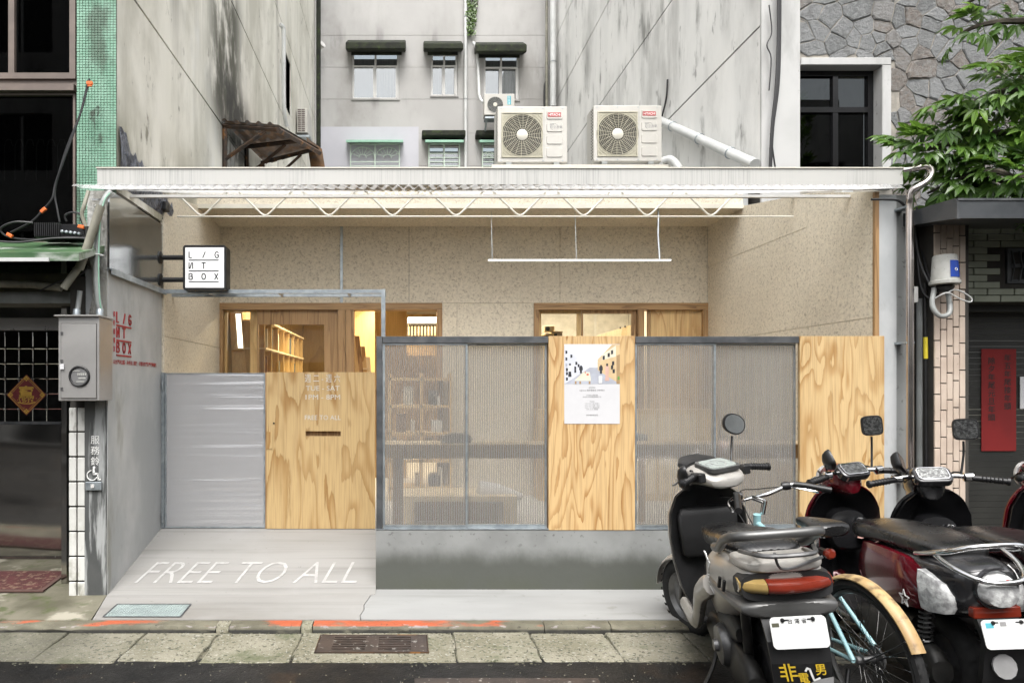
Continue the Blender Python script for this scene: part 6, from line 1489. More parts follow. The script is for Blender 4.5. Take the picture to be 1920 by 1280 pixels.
for j in range(5):
    t_ = j / 4; r_ = []
    for k in range(41):
        u = k / 40; p = (A * (1 - u) + B_ * u) * (1 - t_) + (D_ * (1 - u) + C_ * u) * t_
        r_.append(p + Vector((0, 0, .028 * max(0, sin(2 * pi * u * 5)) )))
    rows.append(r_)
q.loft(rows, cap=False, ring_closed=False); q.build('corrugated_sheet', M['rust_sheet'], cn, fix=False)
q = MB()
for t_ in (.02, .45, .85):
    a = A * (1 - t_) + D_ * t_; b_ = B_ * (1 - t_) + C_ * t_; dz = Vector((0, 0, -.05))
    q.tube([a + dz, b_ + dz], .03, 4); q.tube([a + Vector((.02, 0, -.08)), a + Vector((.02, 0, -.75))], .03, 4); q.tube([a + Vector((.02, 0, -.45)), a * .25 + b_ * .75 + Vector((0, 0, -.08))], .025, 4)
q.tube([B_ + Vector((0, 0, -.06)), C_ + Vector((0, 0, -.06))], .035, 4)
q.build('bracket', M['rust'], cn)
q = MB(); q.poly([P(575, 258, 10.0), P(604, 280, 10.0), P(612, 330, 10.0), P(585, 330, 10.0)]); o = q.build('side_flap', M['rust_sheet'], cn); o.modifiers.new('thick', 'SOLIDIFY').thickness = .02
MB().box((XL + .002, 8.25, 3.8), (XL + .012, 8.6, 4.5)).build('door_patch', M['pier_upper'], cn)

# ---------------------------------------------------------------- tree at the right
tr_ = thing('tree', (5.6, 4.4, -.03), 'leafy tree with long glossy leaves in fans reaching in from the right', 'tree')
MB().tube(spline([(5.6, 4.4, -.1), (5.65, 4.45, 1.2), (5.55, 4.5, 2.4), (5.6, 4.6, 3.4), (5.5, 4.7, 4.6)], 5), [.11 - .0028 * k for k in range(21)], 10).build('trunk', M['bark'], tr_)
def leaf_mesh(seed, n_, m):
    r = random.Random(seed); mb = MB()
    for k in range(n_):
        a = -1.25 + 2.5 * k / (n_ - 1) + r.uniform(-.12, .12); L = r.uniform(.115, .165) * (1 - .22 * abs(a)); w_ = L * r.uniform(.155, .185)
        d = Vector((sin(a), cos(a), 0)); s_ = Vector((cos(a), -sin(a), 0)); droop = r.uniform(.25, .6)
        cr = []
        for (t_, f) in ((.0, .05), (.22, .6), (.5, 1.0), (.75, .8), (1.0, .03)):
            z = -droop * L * t_ * t_ + .01; c = d * (L * t_ + .012) + Vector((0, 0, z)); cr.append([c - s_ * w_ * f + Vector((0, 0, .012 * f)), c, c + s_ * w_ * f + Vector((0, 0, .012 * f))])
        mb.loft(cr, cap=False, ring_closed=False)
    mb.tube([(0, 0, 0), (0, -.06, .012), (0, -.12, .02)], .003, 4)
    return mb.mesh('leaf', m)
LM = [leaf_mesh(k, 6 + k % 3, M['leaf']) for k in range(5)]; LY = [leaf_mesh(20 + k, 5, M['leaf_young']) for k in range(2)]
r = random.Random(31); nleaf = 0
def branch(pts, rad, nl, young=.12, spread=.16, sub=True):
    global nleaf
    path = spline(pts, 6); MB().tube(path, [rad * (1 - .75 * i / len(path)) + .002 for i in range(len(path))], 6).build('branch', M['bark'], tr_)
    for k in range(nl + nl // 2):
        t_ = .06 + .94 * (k + r.random()) / (nl * 1.5); i = min(len(path) - 2, int(t_ * (len(path) - 1))); p = path[i]; tg = (path[i + 1] - path[i]).normalized()
        off = Vector((r.uniform(-1, 1), r.uniform(-1, .6), r.uniform(-.9, 1))) * spread
        c = p + off; out = (off.normalized() + tg * .8 + Vector((0, -.35, -.15))).normalized()
        up = Vector((r.uniform(-.35, .35), r.uniform(-.9, .0), 1)).normalized()
        x_ = out.cross(up).normalized(); z_ = x_.cross(out).normalized()
        lm_ = r.choice(LY) if r.random() < young else r.choice(LM); s_ = r.uniform(.75, 1.12)
        Mx = Matrix.Translation(c) @ Matrix(((x_.x, out.x, z_.x), (x_.y, out.y, z_.y), (x_.z, out.z, z_.z))).to_4x4() @ Matrix.Scale(s_, 4)
        if k % 3 == 2:                                            # past 300 leaves: one joined part
            EX.add([Mx @ v.co for v in lm_.vertices], [tuple(p.vertices) for p in lm_.polygons]); continue
        o = bpy.data.objects.new('leaf', lm_); COL.objects.link(o); o.parent = tr_
        o.matrix_local = Matrix.Translation(-ORG[tr_.name]) @ Mx; nleaf += 1
EX = MB()
T0 = Vector((5.55, 4.6, 3.3))
D5 = 4.9
branch([T0, P(1960, 260, 4.8), P(1860, 250, D5), P(1760, 275, 5.0), P(1670, 290, 5.1)], .035, 62, .28, .15)
branch([T0, P(1990, 200, 4.7), P(1900, 170, 4.8), P(1830, 190, 4.9), P(1770, 235, 5.0)], .03, 44, .15, .17)
branch([T0, P(1960, 330, 4.7), P(1860, 320, 4.8), P(1790, 340, 5.0), P(1740, 362, 5.3)], .025, 44, .05, .14)
branch([T0, P(1985, 60, 4.6), P(1900, 40, 4.7), P(1830, 50, 4.8), P(1795, 70, 4.9)], .03, 14, .1, .10)
branch([T0, P(2000, 150, 4.9), P(1930, 130, 5.0), P(1890, 190, 5.0)], .03, 26, .15, .15)
branch([T0, P(2000, -60, 4.8), P(1920, -60, 4.8), P(1860, -20, 4.8), P(1815, 5, 4.8)], .03, 14, .1, .12)
branch([T0, P(1960, 400, 4.75), P(1890, 345, 4.9), P(1800, 330, 5.0), P(1720, 345, 5.2)], .02, 34, .05, .13)
branch([T0, (5.9, 4.4, 4.0), (6.1, 4.1, 4.5), (6.0, 3.7, 4.9)], .03, 10, .1, .22)
branch([T0, (5.4, 4.9, 4.4), (5.2, 5.2, 4.8), (5.0, 5.4, 5.2)], .03, 22, .1, .22)
stuff(EX.build('foliage', M['leaf'], tr_, fix=False))
# ---------------------------------------------------------------- scooters (local axes: +y forward, +x right, origin on the ground)
M['grey_paint'] = surf('scuffed_champagne_paint', (.44, .42, .385), (.36, .345, .32), scale=4, rough=.28, rough2=.45, metal=.35, bump=.04, layers=[((.10, .095, .08), 9, (1, 1, 1), .60, .72, .6, None), ((.55, .54, .5), 30, (1, .3, 1), .68, .72, .5, None)])
M['silver_dark'] = surf('dull_gunmetal_paint', (.085, .085, .083), (.12, .12, .118), scale=5, rough=.35, metal=.5, bump=.04)
M['worn_black'] = surf('scuffed_black_plastic', (.010, .010, .0105), (.018, .018, .0185), scale=6, rough=.45, rough2=.65, bump=.12, bscale=60, layers=[((.09, .09, .095), 3.0, (1, 1, .5), .60, .8, .5, None)])
M['seat_black'] = surf('wet_black_vinyl', (.006, .006, .0065), (.010, .010, .010), scale=6, rough=.22, rough2=.36, bump=.03, bscale=90)
M['red_paint'] = surf('metallic_crimson_paint', (.13, .005, .012), (.095, .004, .009), scale=4, rough=.16, metal=.25, bump=.02, Coat_Weight=.6)
M['grey_body'] = surf('graphite_paint', (.026, .026, .028), (.038, .038, .04), scale=3, rough=.2, metal=.3, bump=.03, Coat_Weight=.4)
M['alloy'] = surf('oily_alloy', (.20, .20, .20), (.09, .09, .09), scale=10, rough=.4, metal=.7, bump=.15)
M['engine'] = surf('greasy_engine', (.012, .012, .0115), (.03, .029, .027), scale=9, rough=.5, metal=.35, bump=.2)
M['tail_red'] = plain('red_lens', (.17, .022, .011), .12); M['amber'] = plain('amber_lens', (.34, .235, .085), .14)
M['clear_lens'] = surf('clear_lens', (.60, .61, .60), (.30, .30, .30), scale=30, rough=.08, bump=.5, bscale=60, bdist=.01)
M['mirror'] = plain('mirror_glass', (.62, .64, .64), .04, 1.0)
M['rain_mirror'] = surf('rain_speckled_mirror', (.22, .225, .22), (.08, .08, .08), scale=60, rough=.15, metal=.9, bump=.6, bscale=120)
M['dial'] = surf('hazy_dial_glass', (.22, .25, .235), (.30, .33, .31), scale=8, rough=.12, bump=.02)
M['plate'] = plain('white_number_plate', (.60, .61, .60), .45, var=.95)
def X3(pts): return [Vector(p) for p in pts]
def disc_wheel(parent, name, c, R_=.215, w_=.05, ax=(1, 0, 0), rim='alloy', M_=None):
    t = MB().torus(c, ax, R_ - w_ * .85, w_, 36, 10, flat=1.05)
    for k in range(30):
        for s_ in (-1, 1):
            a = 2 * pi * (k + (.5 if s_ > 0 else 0)) / 30; u = Vector((0, cos(a), sin(a))); v = Vector((0, -sin(a), cos(a)))
            p = Vector(c) + u * (R_ + .012); q_ = Vector((s_ * .018, 0, 0)); t.add([p + q_ - v * .012, p + q_ + v * .004, p + q_ * 2.2 + v * .012 - u * .010, p + q_ * 2.2 - v * .004 - u * .010], [(0, 1, 2, 3)])
    r_ = MB().lathe([(.02, -.05), (.05, -.04), (R_ - .10, -.018), (R_ - .075, -.04), (R_ - .07, 0), (R_ - .075, .04), (R_ - .10, .018), (.05, .04), (.02, .05)], c, ax, 28)
    if M_ is not None: t.xf(M_); r_.xf(M_)
    o = t.build(name, M['rubber'], parent); r_.build('rim', M[rim], o); return o
def taillamp(x0, x1, z0, z1, R_, y, n=12, dep=.05, bul=.02):
    rings = []
    for k in range(n + 1):
        x = x0 + (x1 - x0) * k / n; yy = y + R_ * (x / .2) ** 2 * .2
        rings.append([(x, yy + dep, z0), (x, yy + .004, z0), (x, yy - bul * .8, z0 * .75 + z1 * .25), (x, yy - bul, (z0 + z1) / 2), (x, yy - bul * .7, z0 * .2 + z1 * .8), (x, yy + .01, z1), (x, yy + dep, z1)])
    return MB().loft(rings)
def mirror(parent, base, top, head_c, face, w_, h_, M_, mat='mirror', tilt=0, e=2.6, turn=0.0):
    s = MB().tube(spline([base, (Vector(base) * .45 + Vector(top) * .55) + Vector((.01, .01, 0)), top], 5), .0065, 8); s.xf(M_); so_ = s.build('mirror_stem', M['black'], parent)
    f = Vector(face).normalized(); u = f.cross(Vector((0, 0, 1))).normalized(); v = u.cross(f)
    u2 = u * cos(tilt) + v * sin(tilt); v2 = -u * sin(tilt) + v * cos(tilt); c = Vector(head_c)
    def ring(k, d): return [c - f * d + u2 * (w_ * k * sgnpow(cos(t), 2 / e)) + v2 * (h_ * k * sgnpow(sin(t), 2 / e)) for t in [2 * pi * i / 24 for i in range(24)]]
    h = MB().loft([ring(1.0, 0.0), ring(1.04, .008), ring(.98, .025), ring(.75, .045), ring(.3, .055)]); h.xf(M_); ho = h.build('mirror_head', M['black'], parent)
    g = MB(); g.add(ring(.90, -.0015), [tuple(range(24))]); g.xf(M_); g.build('mirror_glass', M[mat], ho)
def plate_on(parent, c, w_, h_, tilt, style):
    n = Vector((0, -cos(tilt), sin(tilt))); v = Vector((0, sin(tilt), cos(tilt))); fr = Frame(c, (1, 0, 0), v, n)
    q = MB(); q.prism(fr, rrect(-w_ / 2, w_ / 2, -h_ / 2, h_ / 2, .018), 0, .004); po = q.build('number_plate', M['plate'], parent)
    b = MB()
    for s_ in (-1, 1): b.lathe([(.008, 0), (.008, .004), (0, .005)], fr(s_ * w_ * .27, h_ * .40, .004), n, 10); b.fbox(fr, s_ * w_ * .27 - (0 if s_ < 0 else .022), s_ * w_ * .27 + (.022 if s_ < 0 else 0), h_ * .38, h_ * .42, .0042, .006)
    stuff(b.build('plate_bolt', M['black'], po))
    t = MB()
    if style == 0:
        for i, ch in enumerate('台灣省'): add_text(t, fr, ch, -w_ * .185 + i * w_ * .125, h_ * .29, h_ * .17, 1.05, .0046, bold=.01)
        t.build('plate_print', M['black_print'], po, fix=False)
        t = MB(); t.fbox(fr, -w_ * .47, -w_ * .34, h_ * .19, h_ * .32, .0041, .0045); t.build('plate_sticker', M['moss_wall'], po)
    else:
        t.fbox(fr, -w_ * .42, -w_ * .27, h_ * .22, h_ * .40, .0041, .0045); t.build('plate_sticker', M['teal_print'], po)
        t = MB(); t.fbox(fr, -w_ * .14, -w_ * .02, h_ * .27, h_ * .42, .0041, .0045); t.fbox(fr, w_ * .32, w_ * .44, h_ * .27, h_ * .40, .0041, .0045); t.build('plate_sticker', M['grey_print'], po)
    return fr
def grip_side(parent, s_, MH, mat='black', droop=.0, bar=.34, alloy=False):
    g = MB().tube([(s_ * .20, .21, 1.0 - droop), (s_ * .215, .205, 1.0 - droop), (s_ * bar, .17, .985 - droop)], .017, 12); g.lathe([(.022, 0), (.022, .012), (.012, .02)], (s_ * bar, .17, .985 - droop), (s_ * .97, -.25, -.1), 12)
    for k in range(6):
        t_ = .2 + k * .13; p = Vector((s_ * .215, .205, 1 - droop)).lerp(Vector((s_ * bar, .17, .985 - droop)), t_); g.torus(p, (s_ * .96, -.27, 0), .0175, .003, 12, 5)
    g.xf(MH); g.build('handle_grip', M[mat], parent)
    cb_ = MB().tube(spline([(s_ * .215, .235, .99 - droop), (s_ * .16, .33, 1.02 - droop), (s_ * .07, .38, .93), (s_ * .05, .40, .80)], 5), .005, 6); cb_.xf(MH); cb_.build('control_cable', M['black'], parent)
    l = MB().tube(spline([(s_ * .17, .26, 1.0 - droop), (s_ * .23, .275, .995 - droop), (s_ * .31, .25, .975 - droop), (s_ * .345, .235, .972 - droop)], 5), .008, 8, flat=.6); l.xf(MH); l.build('brake_lever', M['chrome' if alloy else 'alloy'], parent)
def shield(parent, rows, outer, inner, MH, th=.02):
    def ring(z, w_, y, bulge, t0):
        n = 10; xs = [-w_ + 2 * w_ * k / n for k in range(n + 1)]
        return [(x, y + t0 + bulge * (1 - (x / w_) ** 2), z) for x in xs] + [(x, y + t0 - th + bulge * (1 - (x / w_) ** 2), z) for x in xs[::-1]]
    a = MB().loft([ring(*r_, 0.0) for r_ in rows]); a.xf(MH); a.build('leg_shield', M[outer], parent)
    b = MB().loft([ring(z, w_ * .955, y, bl, -.021) for (z, w_, y, bl) in rows]); b.xf(MH); b.build('inner_shield', M[inner], parent)
def old_scooter(label):
    S = thing('scooter', (0, 0, 0), label, 'scooter', 'scooters parked at the kerb')
    ST = Matrix.Translation((0, .40, 0)) @ Matrix.Rotation(radians(30), 4, 'Z') @ Matrix.Translation((0, -.40, 0))     # steered to the left
    ID = Matrix.Identity(4)
    disc_wheel(S, 'rear_wheel', (0, -.60, .225), .225, .052)
    disc_wheel(S, 'front_wheel', (0, .62, .225), .225, .046, M_=ST)
    f = MB()                                                            # front mudguard
    for k in range(13):
        pass
    rings = []
    for k in range(13):
        a = radians(10 + k * 13); R_ = .262
        rings.append([(x, .62 + (R_ - .5 * x * x / .07) * cos(a), .225 + (R_ - 4 * x * x) * sin(a)) for x in (-.075, -.05, 0, .05, .075)] + [(x, .62 + (R_ - .012 - 4 * x * x) * cos(a), .225 + (R_ - .012 - 4 * x * x) * sin(a)) for x in (.072, .05, 0, -.05, -.072)])
    f.loft(rings); f.xf(ST); f.build('front_mudguard', M['grey_paint'], S)
    f = MB()
    for s_ in (-1, 1): f.tube([(s_ * .075, .62, .225), (s_ * .07, .50, .55)], .017, 10)
    f.xf(ST); f.build('front_fork', M['alloy'], S)
    # main cowl
    secs = [(-.935, .125, .745, .04, .045), (-.90, .165, .735, .06, .075), (-.80, .195, .72, .085, .13), (-.65, .21, .69, .11, .18), (-.45, .205, .65, .12, .23), (-.25, .17, .59, .14, .26), (-.08, .12, .49, .16, .22), (.0, .085, .44, .13, .15)]
    MB().loft([oval(0, y, z, hw, ht, hb, 2.8, 28) for (y, hw, z, ht, hb) in secs]).build('rear_cowl', M['grey_paint'], S, sub=1)
    MB().loft([oval(0, y, .630, hw, .030, .036, 3, 24) for (y, hw) in ((-.955, .165), (-.94, .195), (-.85, .212), (-.6, .222), (-.38, .222))]).build('rear_bumper', M['silver_dark'], S, sub=1)
    for s_ in (-1, 1): MB().tube(spline([(s_ * .20, -.46, .595), (s_ * .21, -.27, .50), (s_ * .205, -.10, .34), (s_ * .20, .05, .265), (s_ * .19, .33, .265)], 5), [.035, .04, .04, .04, .038, .036, .034, .033, .032, .03, .03, .03, .03, .03, .03, .03, .03, .03, .03, .03, .03], 10, flat=1.3).build('side_skirt', M['grey_paint'], S)
    MB().loft([oval(0, y, .795, hw, .020, .03, 4, 24) for (y, hw) in ((-.95, .13), (-.92, .16), (-.80, .185), (-.7, .17))]).build('tail_trim', M['grey_paint'], S, sub=1)
    taillamp(-.085, .185, .690, .744, .4, -.972).build('tail_light', M['tail_red'], S)
    taillamp(-.186, -.0875, .690, .744, .4, -.972).build('turn_signal', M['amber'], S)
    MB().loft([oval(0, y, .712, hw, .055, .055, 4, 20) for (y, hw) in ((-.93, .18), (-.86, .195))]).build('light_housing', M['worn_black'], S)
    seat = [(-.80, .10, .80, .02, .03), (-.77, .14, .81, .035, .05), (-.65, .155, .815, .045, .06), (-.45, .15, .805, .04, .06), (-.36, .145, .78, .04, .06), (-.15, .135, .755, .04, .07), (.0, .115, .74, .04, .08), (.07, .08, .72, .035, .06), (.09, .04, .71, .02, .03)]
    MB().loft([oval(0, y, z, hw, ht, hb, 3.0, 24) for (y, hw, z, ht, hb) in seat]).build('seat', M['seat_black'], S, sub=1)
    MB().tube(spline([(-.17, -.52, .78), (-.185, -.66, .81), (-.19, -.80, .875), (-.165, -.90, .905), (-.08, -.925, .91), (.08, -.925, .91), (.165, -.90, .905), (.19, -.80, .875), (.185, -.66, .81), (.17, -.52, .78)], 5), .020, 10).build('grab_rail', M['silver_dark'], S)
    q = MB().tube(spline([(-.15, -.86, .840), (-.10, -1.0, .850), (.0, -1.02, .850), (.10, -1.0, .850), (.15, -.86, .840)], 5), .009, 8); q.tube([(-.10, -.88, .835), (-.09, -1.0, .848)], .007, 6); q.tube([(.10, -.88, .835), (.09, -1.0, .848)], .007, 6); q.tube(spline([(-.05, -.99, .855), (-.03, -.97, .794), (.03, -.96, .789), (.14, -.97, .825)], 5), .006, 6)
    q.build('luggage_rack', M['alloy'], S)
    for k in range(2): MB().tube([(-.2165 + .004 * k, -.70 - k * .055, .655), (-.210 + .004 * k, -.715 - k * .055, .70)], .008, 8, flat=1.0).build('cowl_vent', M['black'], S)
    d = MB(); fr = Frame((-.2105, -.34, .65), (.10, -1, .06), (.0, .06, 1), (-1, -.1, .08)); r = random.Random(2)   # torn bird decal on the side
    for k in range(11):
        a = -1.0 + k * .26; L = r.uniform(.05, .11); o = (.06 + k * .008, -.05 + k * .008); d.prism(fr, [o, (o[0] + L * cos(a + .5), o[1] + L * sin(a + .5) * .8), (o[0] + .02, o[1] + .012)], .000, .004)
    d.build('torn_decal', M['white_print'], S)
    fr = plate_on(S, (0, -1.005, .562), .215, .115, radians(8), 0)
    q = MB(); rings = []                                                 # rubber mud flap
    for (y, z, w_) in ((-.93, .61, .12), (-.975, .52, .118), (-.985, .44, .116), (-.965, .31, .11), (-.93, .21, .105)): rings.append([(-w_, y, z), (-w_ * .5, y - .008, z), (w_ * .5, y - .008, z), (w_, y, z), (w_, y + .012, z), (-w_, y + .012, z)])
    q.loft(rings, smooth=False); mf = q.build('mud_flap', M['black'], S)
    ff = Frame((0, -.9955, .385), (1, 0, 0), (0, -.13, 1)); q = MB()
    pass
    for a in (('非', -.092, .0, .075), ('電', -.022, -.012, .045), ('男', .044, .018, .048)): q = MB(); add_text(q, ff, *a, .95, .002, bold=.012, shear=-.16); q.build('flap_print', M['yellow_print'], mf, fix=False)
    q = MB(); q.ribbon(ff, [(.006, .032), (.012, .042), (.022, .038), (.032, .005)], .008, .002, .0025); q.ribbon(ff, [(.032, .005), (.036, -.006), (.058, .002)], .007, .002, .0025); q.build('flap_sticker', M['white_print'], mf, fix=False); q = MB(); add_text(q, ff, '永和店(02)22323605', -.055, -.062, .017, .82, .002, bold=.01)
    q.build('flap_print', M['white_print'], mf, fix=False)
    q = MB(); add_text(q, ff, '0800-0', -.055, -.085, .018, 1, .002); q.build('flap_print', M['grey_print'], mf, fix=False)
    q = MB(); q.prism(ff, [(.0, -.032), (.03, -.012), (.055, -.004), (.11, .005), (.108, -.03), (.07, -.036), (.04, -.045)], .0012, .0016); q.build('flap_scuff', M['grey_print'], mf)
    # engine, drive case, kick starter, exhaust, stand
    MB().loft([oval(-.115, y, z, .045, h, h, 2.6, 18) for (y, z, h) in ((-.74, .235, .05), (-.70, .235, .10), (-.60, .235, .115), (-.40, .255, .095), (-.2, .27, .10), (-.1, .275, .085), (-.06, .275, .04))]).build('drive_case', M['engine'], S)
    MB().lathe([(.095, 0), (.10, .02), (.085, .05), (.03, .055), (.025, .075), (0, .075)], (-.135, -.40, .30), (-1, 0, 0), 24).build('fan_cover', M['alloy'], S)
    MB().loft([oval(.0, y, .33, .12, .09, .09, 3, 16) for y in (-.5, -.42, -.2, -.1)]).build('engine_block', M['engine'], S)
    MB().loft([oval(-.11, y, z, .04, h, h, 3, 14) for (y, z, h) in ((-.62, .42, .03), (-.55, .42, .06), (-.36, .40, .06), (-.30, .40, .03))]).build('air_filter_box', M['engine'], S)
    MB().tube(spline([(.12, -.1, .2), (.16, -.35, .18), (.17, -.5, .20)], 4), .018, 8).build('exhaust_pipe', M['alloy'], S)
    MB().loft([oval(.17, y, z, h, h, h, 2.2, 16) for (y, z, h) in ((-.46, .20, .03), (-.5, .205, .055), (-.8, .235, .06), (-.86, .24, .045))]).build('silencer', M['engine'], S)
    MB().tube(spline([(-.10, -.05, .22), (-.16, -.12, .10), (-.26, -.22, .012), (-.30, -.26, .006)], 5), .012, 8).build('side_stand', M['engine'], S)
    MB().tube([(-.10, -.60, .28), (-.11, -.68, .58)], .022, 10).build('rear_shock', M['engine'], S)
    MB().box((-.165, .0, .255), (.165, .36, .285)).build('floorboard', M['worn_black'], S, bevel=.012, seg=2)
    MB().box((-.13, .01, .286), (.13, .34, .291)).build('floor_mat', M['engine'], S)
    # front: shield, glove box, handlebar
    SH = ID
    shield(S, [(.27, .165, .36, .06), (.36, .20, .37, .08), (.50, .225, .365, .10), (.65, .235, .345, .11), (.78, .225, .32, .11), (.88, .18, .30, .09), (.93, .11, .29, .06)], 'grey_paint', 'worn_black', SH)
    MB().loft([[(-w_, y, z), (w_, y, z), (w_, y + .10, z), (-w_, y + .10, z)] for (z, w_, y) in ((.52, .14, .335), (.54, .165, .318), (.76, .175, .285), (.80, .15, .30))]).build('glove_box', M['worn_black'], S, bevel=.012, seg=2)
    MB().lathe([(.012, 0), (.012, .006), (0, .007)], (.03, .30, .73), (0, -1, -.1), 12).build('glove_lock', M['alloy'], S)
    MB().loft([oval(0, y, z, w_, h, h, 2.4, 16) for (y, z, w_, h) in ((.02, .31, .05, .03), (.06, .33, .065, .05), (.22, .40, .07, .09), (.33, .46, .07, .10))]).build('centre_hump', M['worn_black'], S, sub=1)
    H = MB(); H.loft([oval(0, y, z, w_, ht, hb, 2.6, 24) for (y, w_, z, ht, hb) in ((.13, .08, .955, .015, .03), (.15, .13, .96, .03, .05), (.22, .165, .985, .045, .06), (.31, .17, 1.0, .055, .07), (.40, .14, .99, .05, .07), (.46, .09, .97, .03, .05))]); H.xf(ST); H.build('handlebar_cover', M['grey_paint'], S, sub=1)
    fd = Frame((0, .225, 1.041), (1, 0, 0), (0, 1, .22)); q = MB(); q.prism(fd, rrect(-.105, .105, -.065, .075, .035), -.004, .006, taper=.05); q.xf(ST); q.build('dashboard', M['dial'], S)
    q = MB(); q.prism(fd, rrect(-.118, .118, -.078, .088, .04), -.02, .002); q.xf(ST); q.build('dash_rim', M['silver_dark'], S)
    q = MB(); q.torus(fd(0, 0, .007), fd.n, .045, .002, 24, 5); q.torus(fd(-.07, .0, .007), fd.n, .022, .0015, 16, 5); q.ribbon(fd, [(0, 0), (-.02, .03)], .004, .006, .008); q.xf(ST); q.build('dial_marking', M['grey_print'], S)
    q = MB(); q.loft([oval(0, y, 1.03 + k * .012, w_, .03, .02, 3, 16) for k, (y, w_) in enumerate(((.34, .14), (.40, .15), (.45, .10)))]); q.xf(ST); q.build('visor', M['black'], S)
    q = MB(); q.lathe([(.075, 0), (.07, .02), (.03, .03), (0, .032)], (0, .445, .955), (0, 1, 0), 20); q.xf(ST); q.build('headlight', M['clear_lens'], S)
    for s_ in (-1, 1): grip_side(S, s_, ST, bar=.33)
    for s_ in (-1, 1):
        q = MB(); q.box((s_ * .15, .17, .965), (s_ * .20, .25, 1.015)); q.xf(ST); q.build('switch_housing', M['black'], S, bevel=.006)
    mirror(S, (.16, .28, 1.02), (.215, .30, 1.17), (.25, .30, 1.235), (-.25, -1, .05), .072, .058, ST, e=2.2, tilt=.35)
    mirror(S, (-.16, .27, 1.02), (-.205, .235, 1.03), (-.25, .215, 1.0), (.75, -.6, .1), .085, .040, ST, e=2.2, tilt=.9)
    return S
def retro_scooter(label, red_side=True, steer=20, pm='red_paint'):
    S = thing('scooter', (0, 0, 0), label, 'scooter', 'scooters parked at the kerb')
    ST = Matrix.Translation((0, .40, 0)) @ Matrix.Rotation(radians(steer), 4, 'Z') @ Matrix.Translation((0, -.40, 0)); ID = Matrix.Identity(4)
    disc_wheel(S, 'rear_wheel', (0, -.60, .225), .225, .055)
    disc_wheel(S, 'front_wheel', (0, .62, .225), .225, .05, M_=ST)
    rings = []
    for k in range(13):
        a = radians(5 + k * 14); R_ = .275
        rings.append([(x, .62 + (R_ - 5 * x * x) * cos(a), .225 + (R_ - 5 * x * x) * sin(a)) for x in (-.09, -.05, 0, .05, .09)] + [(x, .62 + (R_ - .012 - 5 * x * x) * cos(a), .225 + (R_ - .012 - 5 * x * x) * sin(a)) for x in (.086, .05, 0, -.05, -.086)])
    q = MB().loft(rings); q.xf(ST); q.build('front_mudguard', M[pm], S)
    q = MB()
    for s_ in (-1, 1): q.tube([(s_ * .08, .62, .225), (s_ * .07, .48, .6)], .018, 10)
    q.xf(ST); q.build('front_fork', M['alloy'], S)
    secs = [(-.955, .075, .675, .05, .07), (-.93, .125, .665, .09, .12), (-.86, .165, .66, .115, .15), (-.72, .19, .645, .13, .17), (-.5, .20, .62, .145, .18), (-.3, .175, .59, .15, .2), (-.12, .13, .53, .17, .24), (-.02, .09, .45, .16, .17)]
    MB().loft([oval(0, y, z, hw, ht, hb, 2.6, 28) for (y, hw, z, ht, hb) in secs]).build('rear_body', M['grey_body'], S, sub=1)
    if red_side:
        for s_ in (-1, 1):
            rings = []
            for (y, xo, z, h0, h1) in ((-.82, .168, .60, .02, .03), (-.78, .188, .615, .08, .095), (-.62, .212, .615, .12, .115), (-.42, .214, .605, .13, .12), (-.22, .185, .585, .13, .13), (-.12, .15, .56, .08, .09), (-.09, .14, .54, .03, .03)):
                rings.append([(s_ * (xo * (1 - .10 * abs(t_) ** 2.2)), y, z + (h0 if t_ > 0 else h1) * t_) for t_ in (-1, -.8, -.5, -.2, .2, .5, .8, 1)] + [(s_ * (xo * (1 - .10 * abs(t_) ** 2.2) - .03), y, z + (h0 if t_ > 0 else h1) * t_) for t_ in (1, .8, .5, .2, -.2, -.5, -.8, -1)])
            MB().loft(rings).build('side_panel', M['red_paint'], S)
            q = MB(); fs_ = Frame((s_ * .205, -.70, .515), (0, -1 * s_ * -1 if s_ > 0 else -1, 0), (0, 0, 1), (s_, -.25, 0))
            rings = []
            for (y, xo, h0, h1) in ((-.895, .150, .01, .02), (-.87, .170, .055, .075), (-.80, .197, .085, .085), (-.755, .206, .095, .080)):
                rings.append([(s_ * xo, y, .615 - h1), (s_ * (xo + .010), y - .004, .615 - h1 * .4), (s_ * (xo + .010), y - .004, .615 + h0 * .5), (s_ * xo, y, .615 + h0), (s_ * (xo - .04), y, .615 + h0), (s_ * (xo - .04), y, .615 - h1)])
            MB().loft(rings).build('turn_signal', M['clear_lens'], S)
        q = MB(); fs_ = Frame((-.2145, -.645, .545), (0, -1, 0), (0, 0, 1), (-1, 0, 0)); pts = [((.04 if k % 2 == 0 else .017) * sin(k * pi / 5), (.04 if k % 2 == 0 else .017) * cos(k * pi / 5)) for k in range(11)]
        q.ribbon(fs_, pts, .004, .0, .004); add_text(q, fs_, 'Cute', -.022, -.012, .024, 1, .004, bold=.01, shear=.3); q.build('star_emblem', M['white_print'], S)
    seat = [(-.80, .09, .775, .02, .03), (-.76, .14, .785, .035, .05), (-.6, .165, .79, .04, .06), (-.35, .17, .785, .04, .06), (-.12, .15, .765, .04, .07), (.0, .12, .745, .04, .07), (.06, .07, .72, .03, .05)]
    MB().loft([oval(0, y, z, hw, ht, hb, 3, 24) for (y, hw, z, ht, hb) in seat]).build('seat', M['seat_black'], S, sub=1)
    MB().tube(spline([(-.15, -.66, .755), (-.165, -.80, .790), (-.155, -.92, .825), (-.08, -.985, .855), (.08, -.985, .855), (.155, -.92, .825), (.165, -.80, .790), (.15, -.66, .755)], 6), .012, 10).build('grab_rail', M['chrome'], S)
    MB().tube(spline([(-.155, -.80, .790), (-.145, -.90, .755), (-.09, -1.0, .720), (.0, -1.02, .710), (.09, -1.0, .720), (.145, -.90, .755), (.155, -.80, .790)], 6), .012, 10).build('grab_rail', M['chrome'], S)
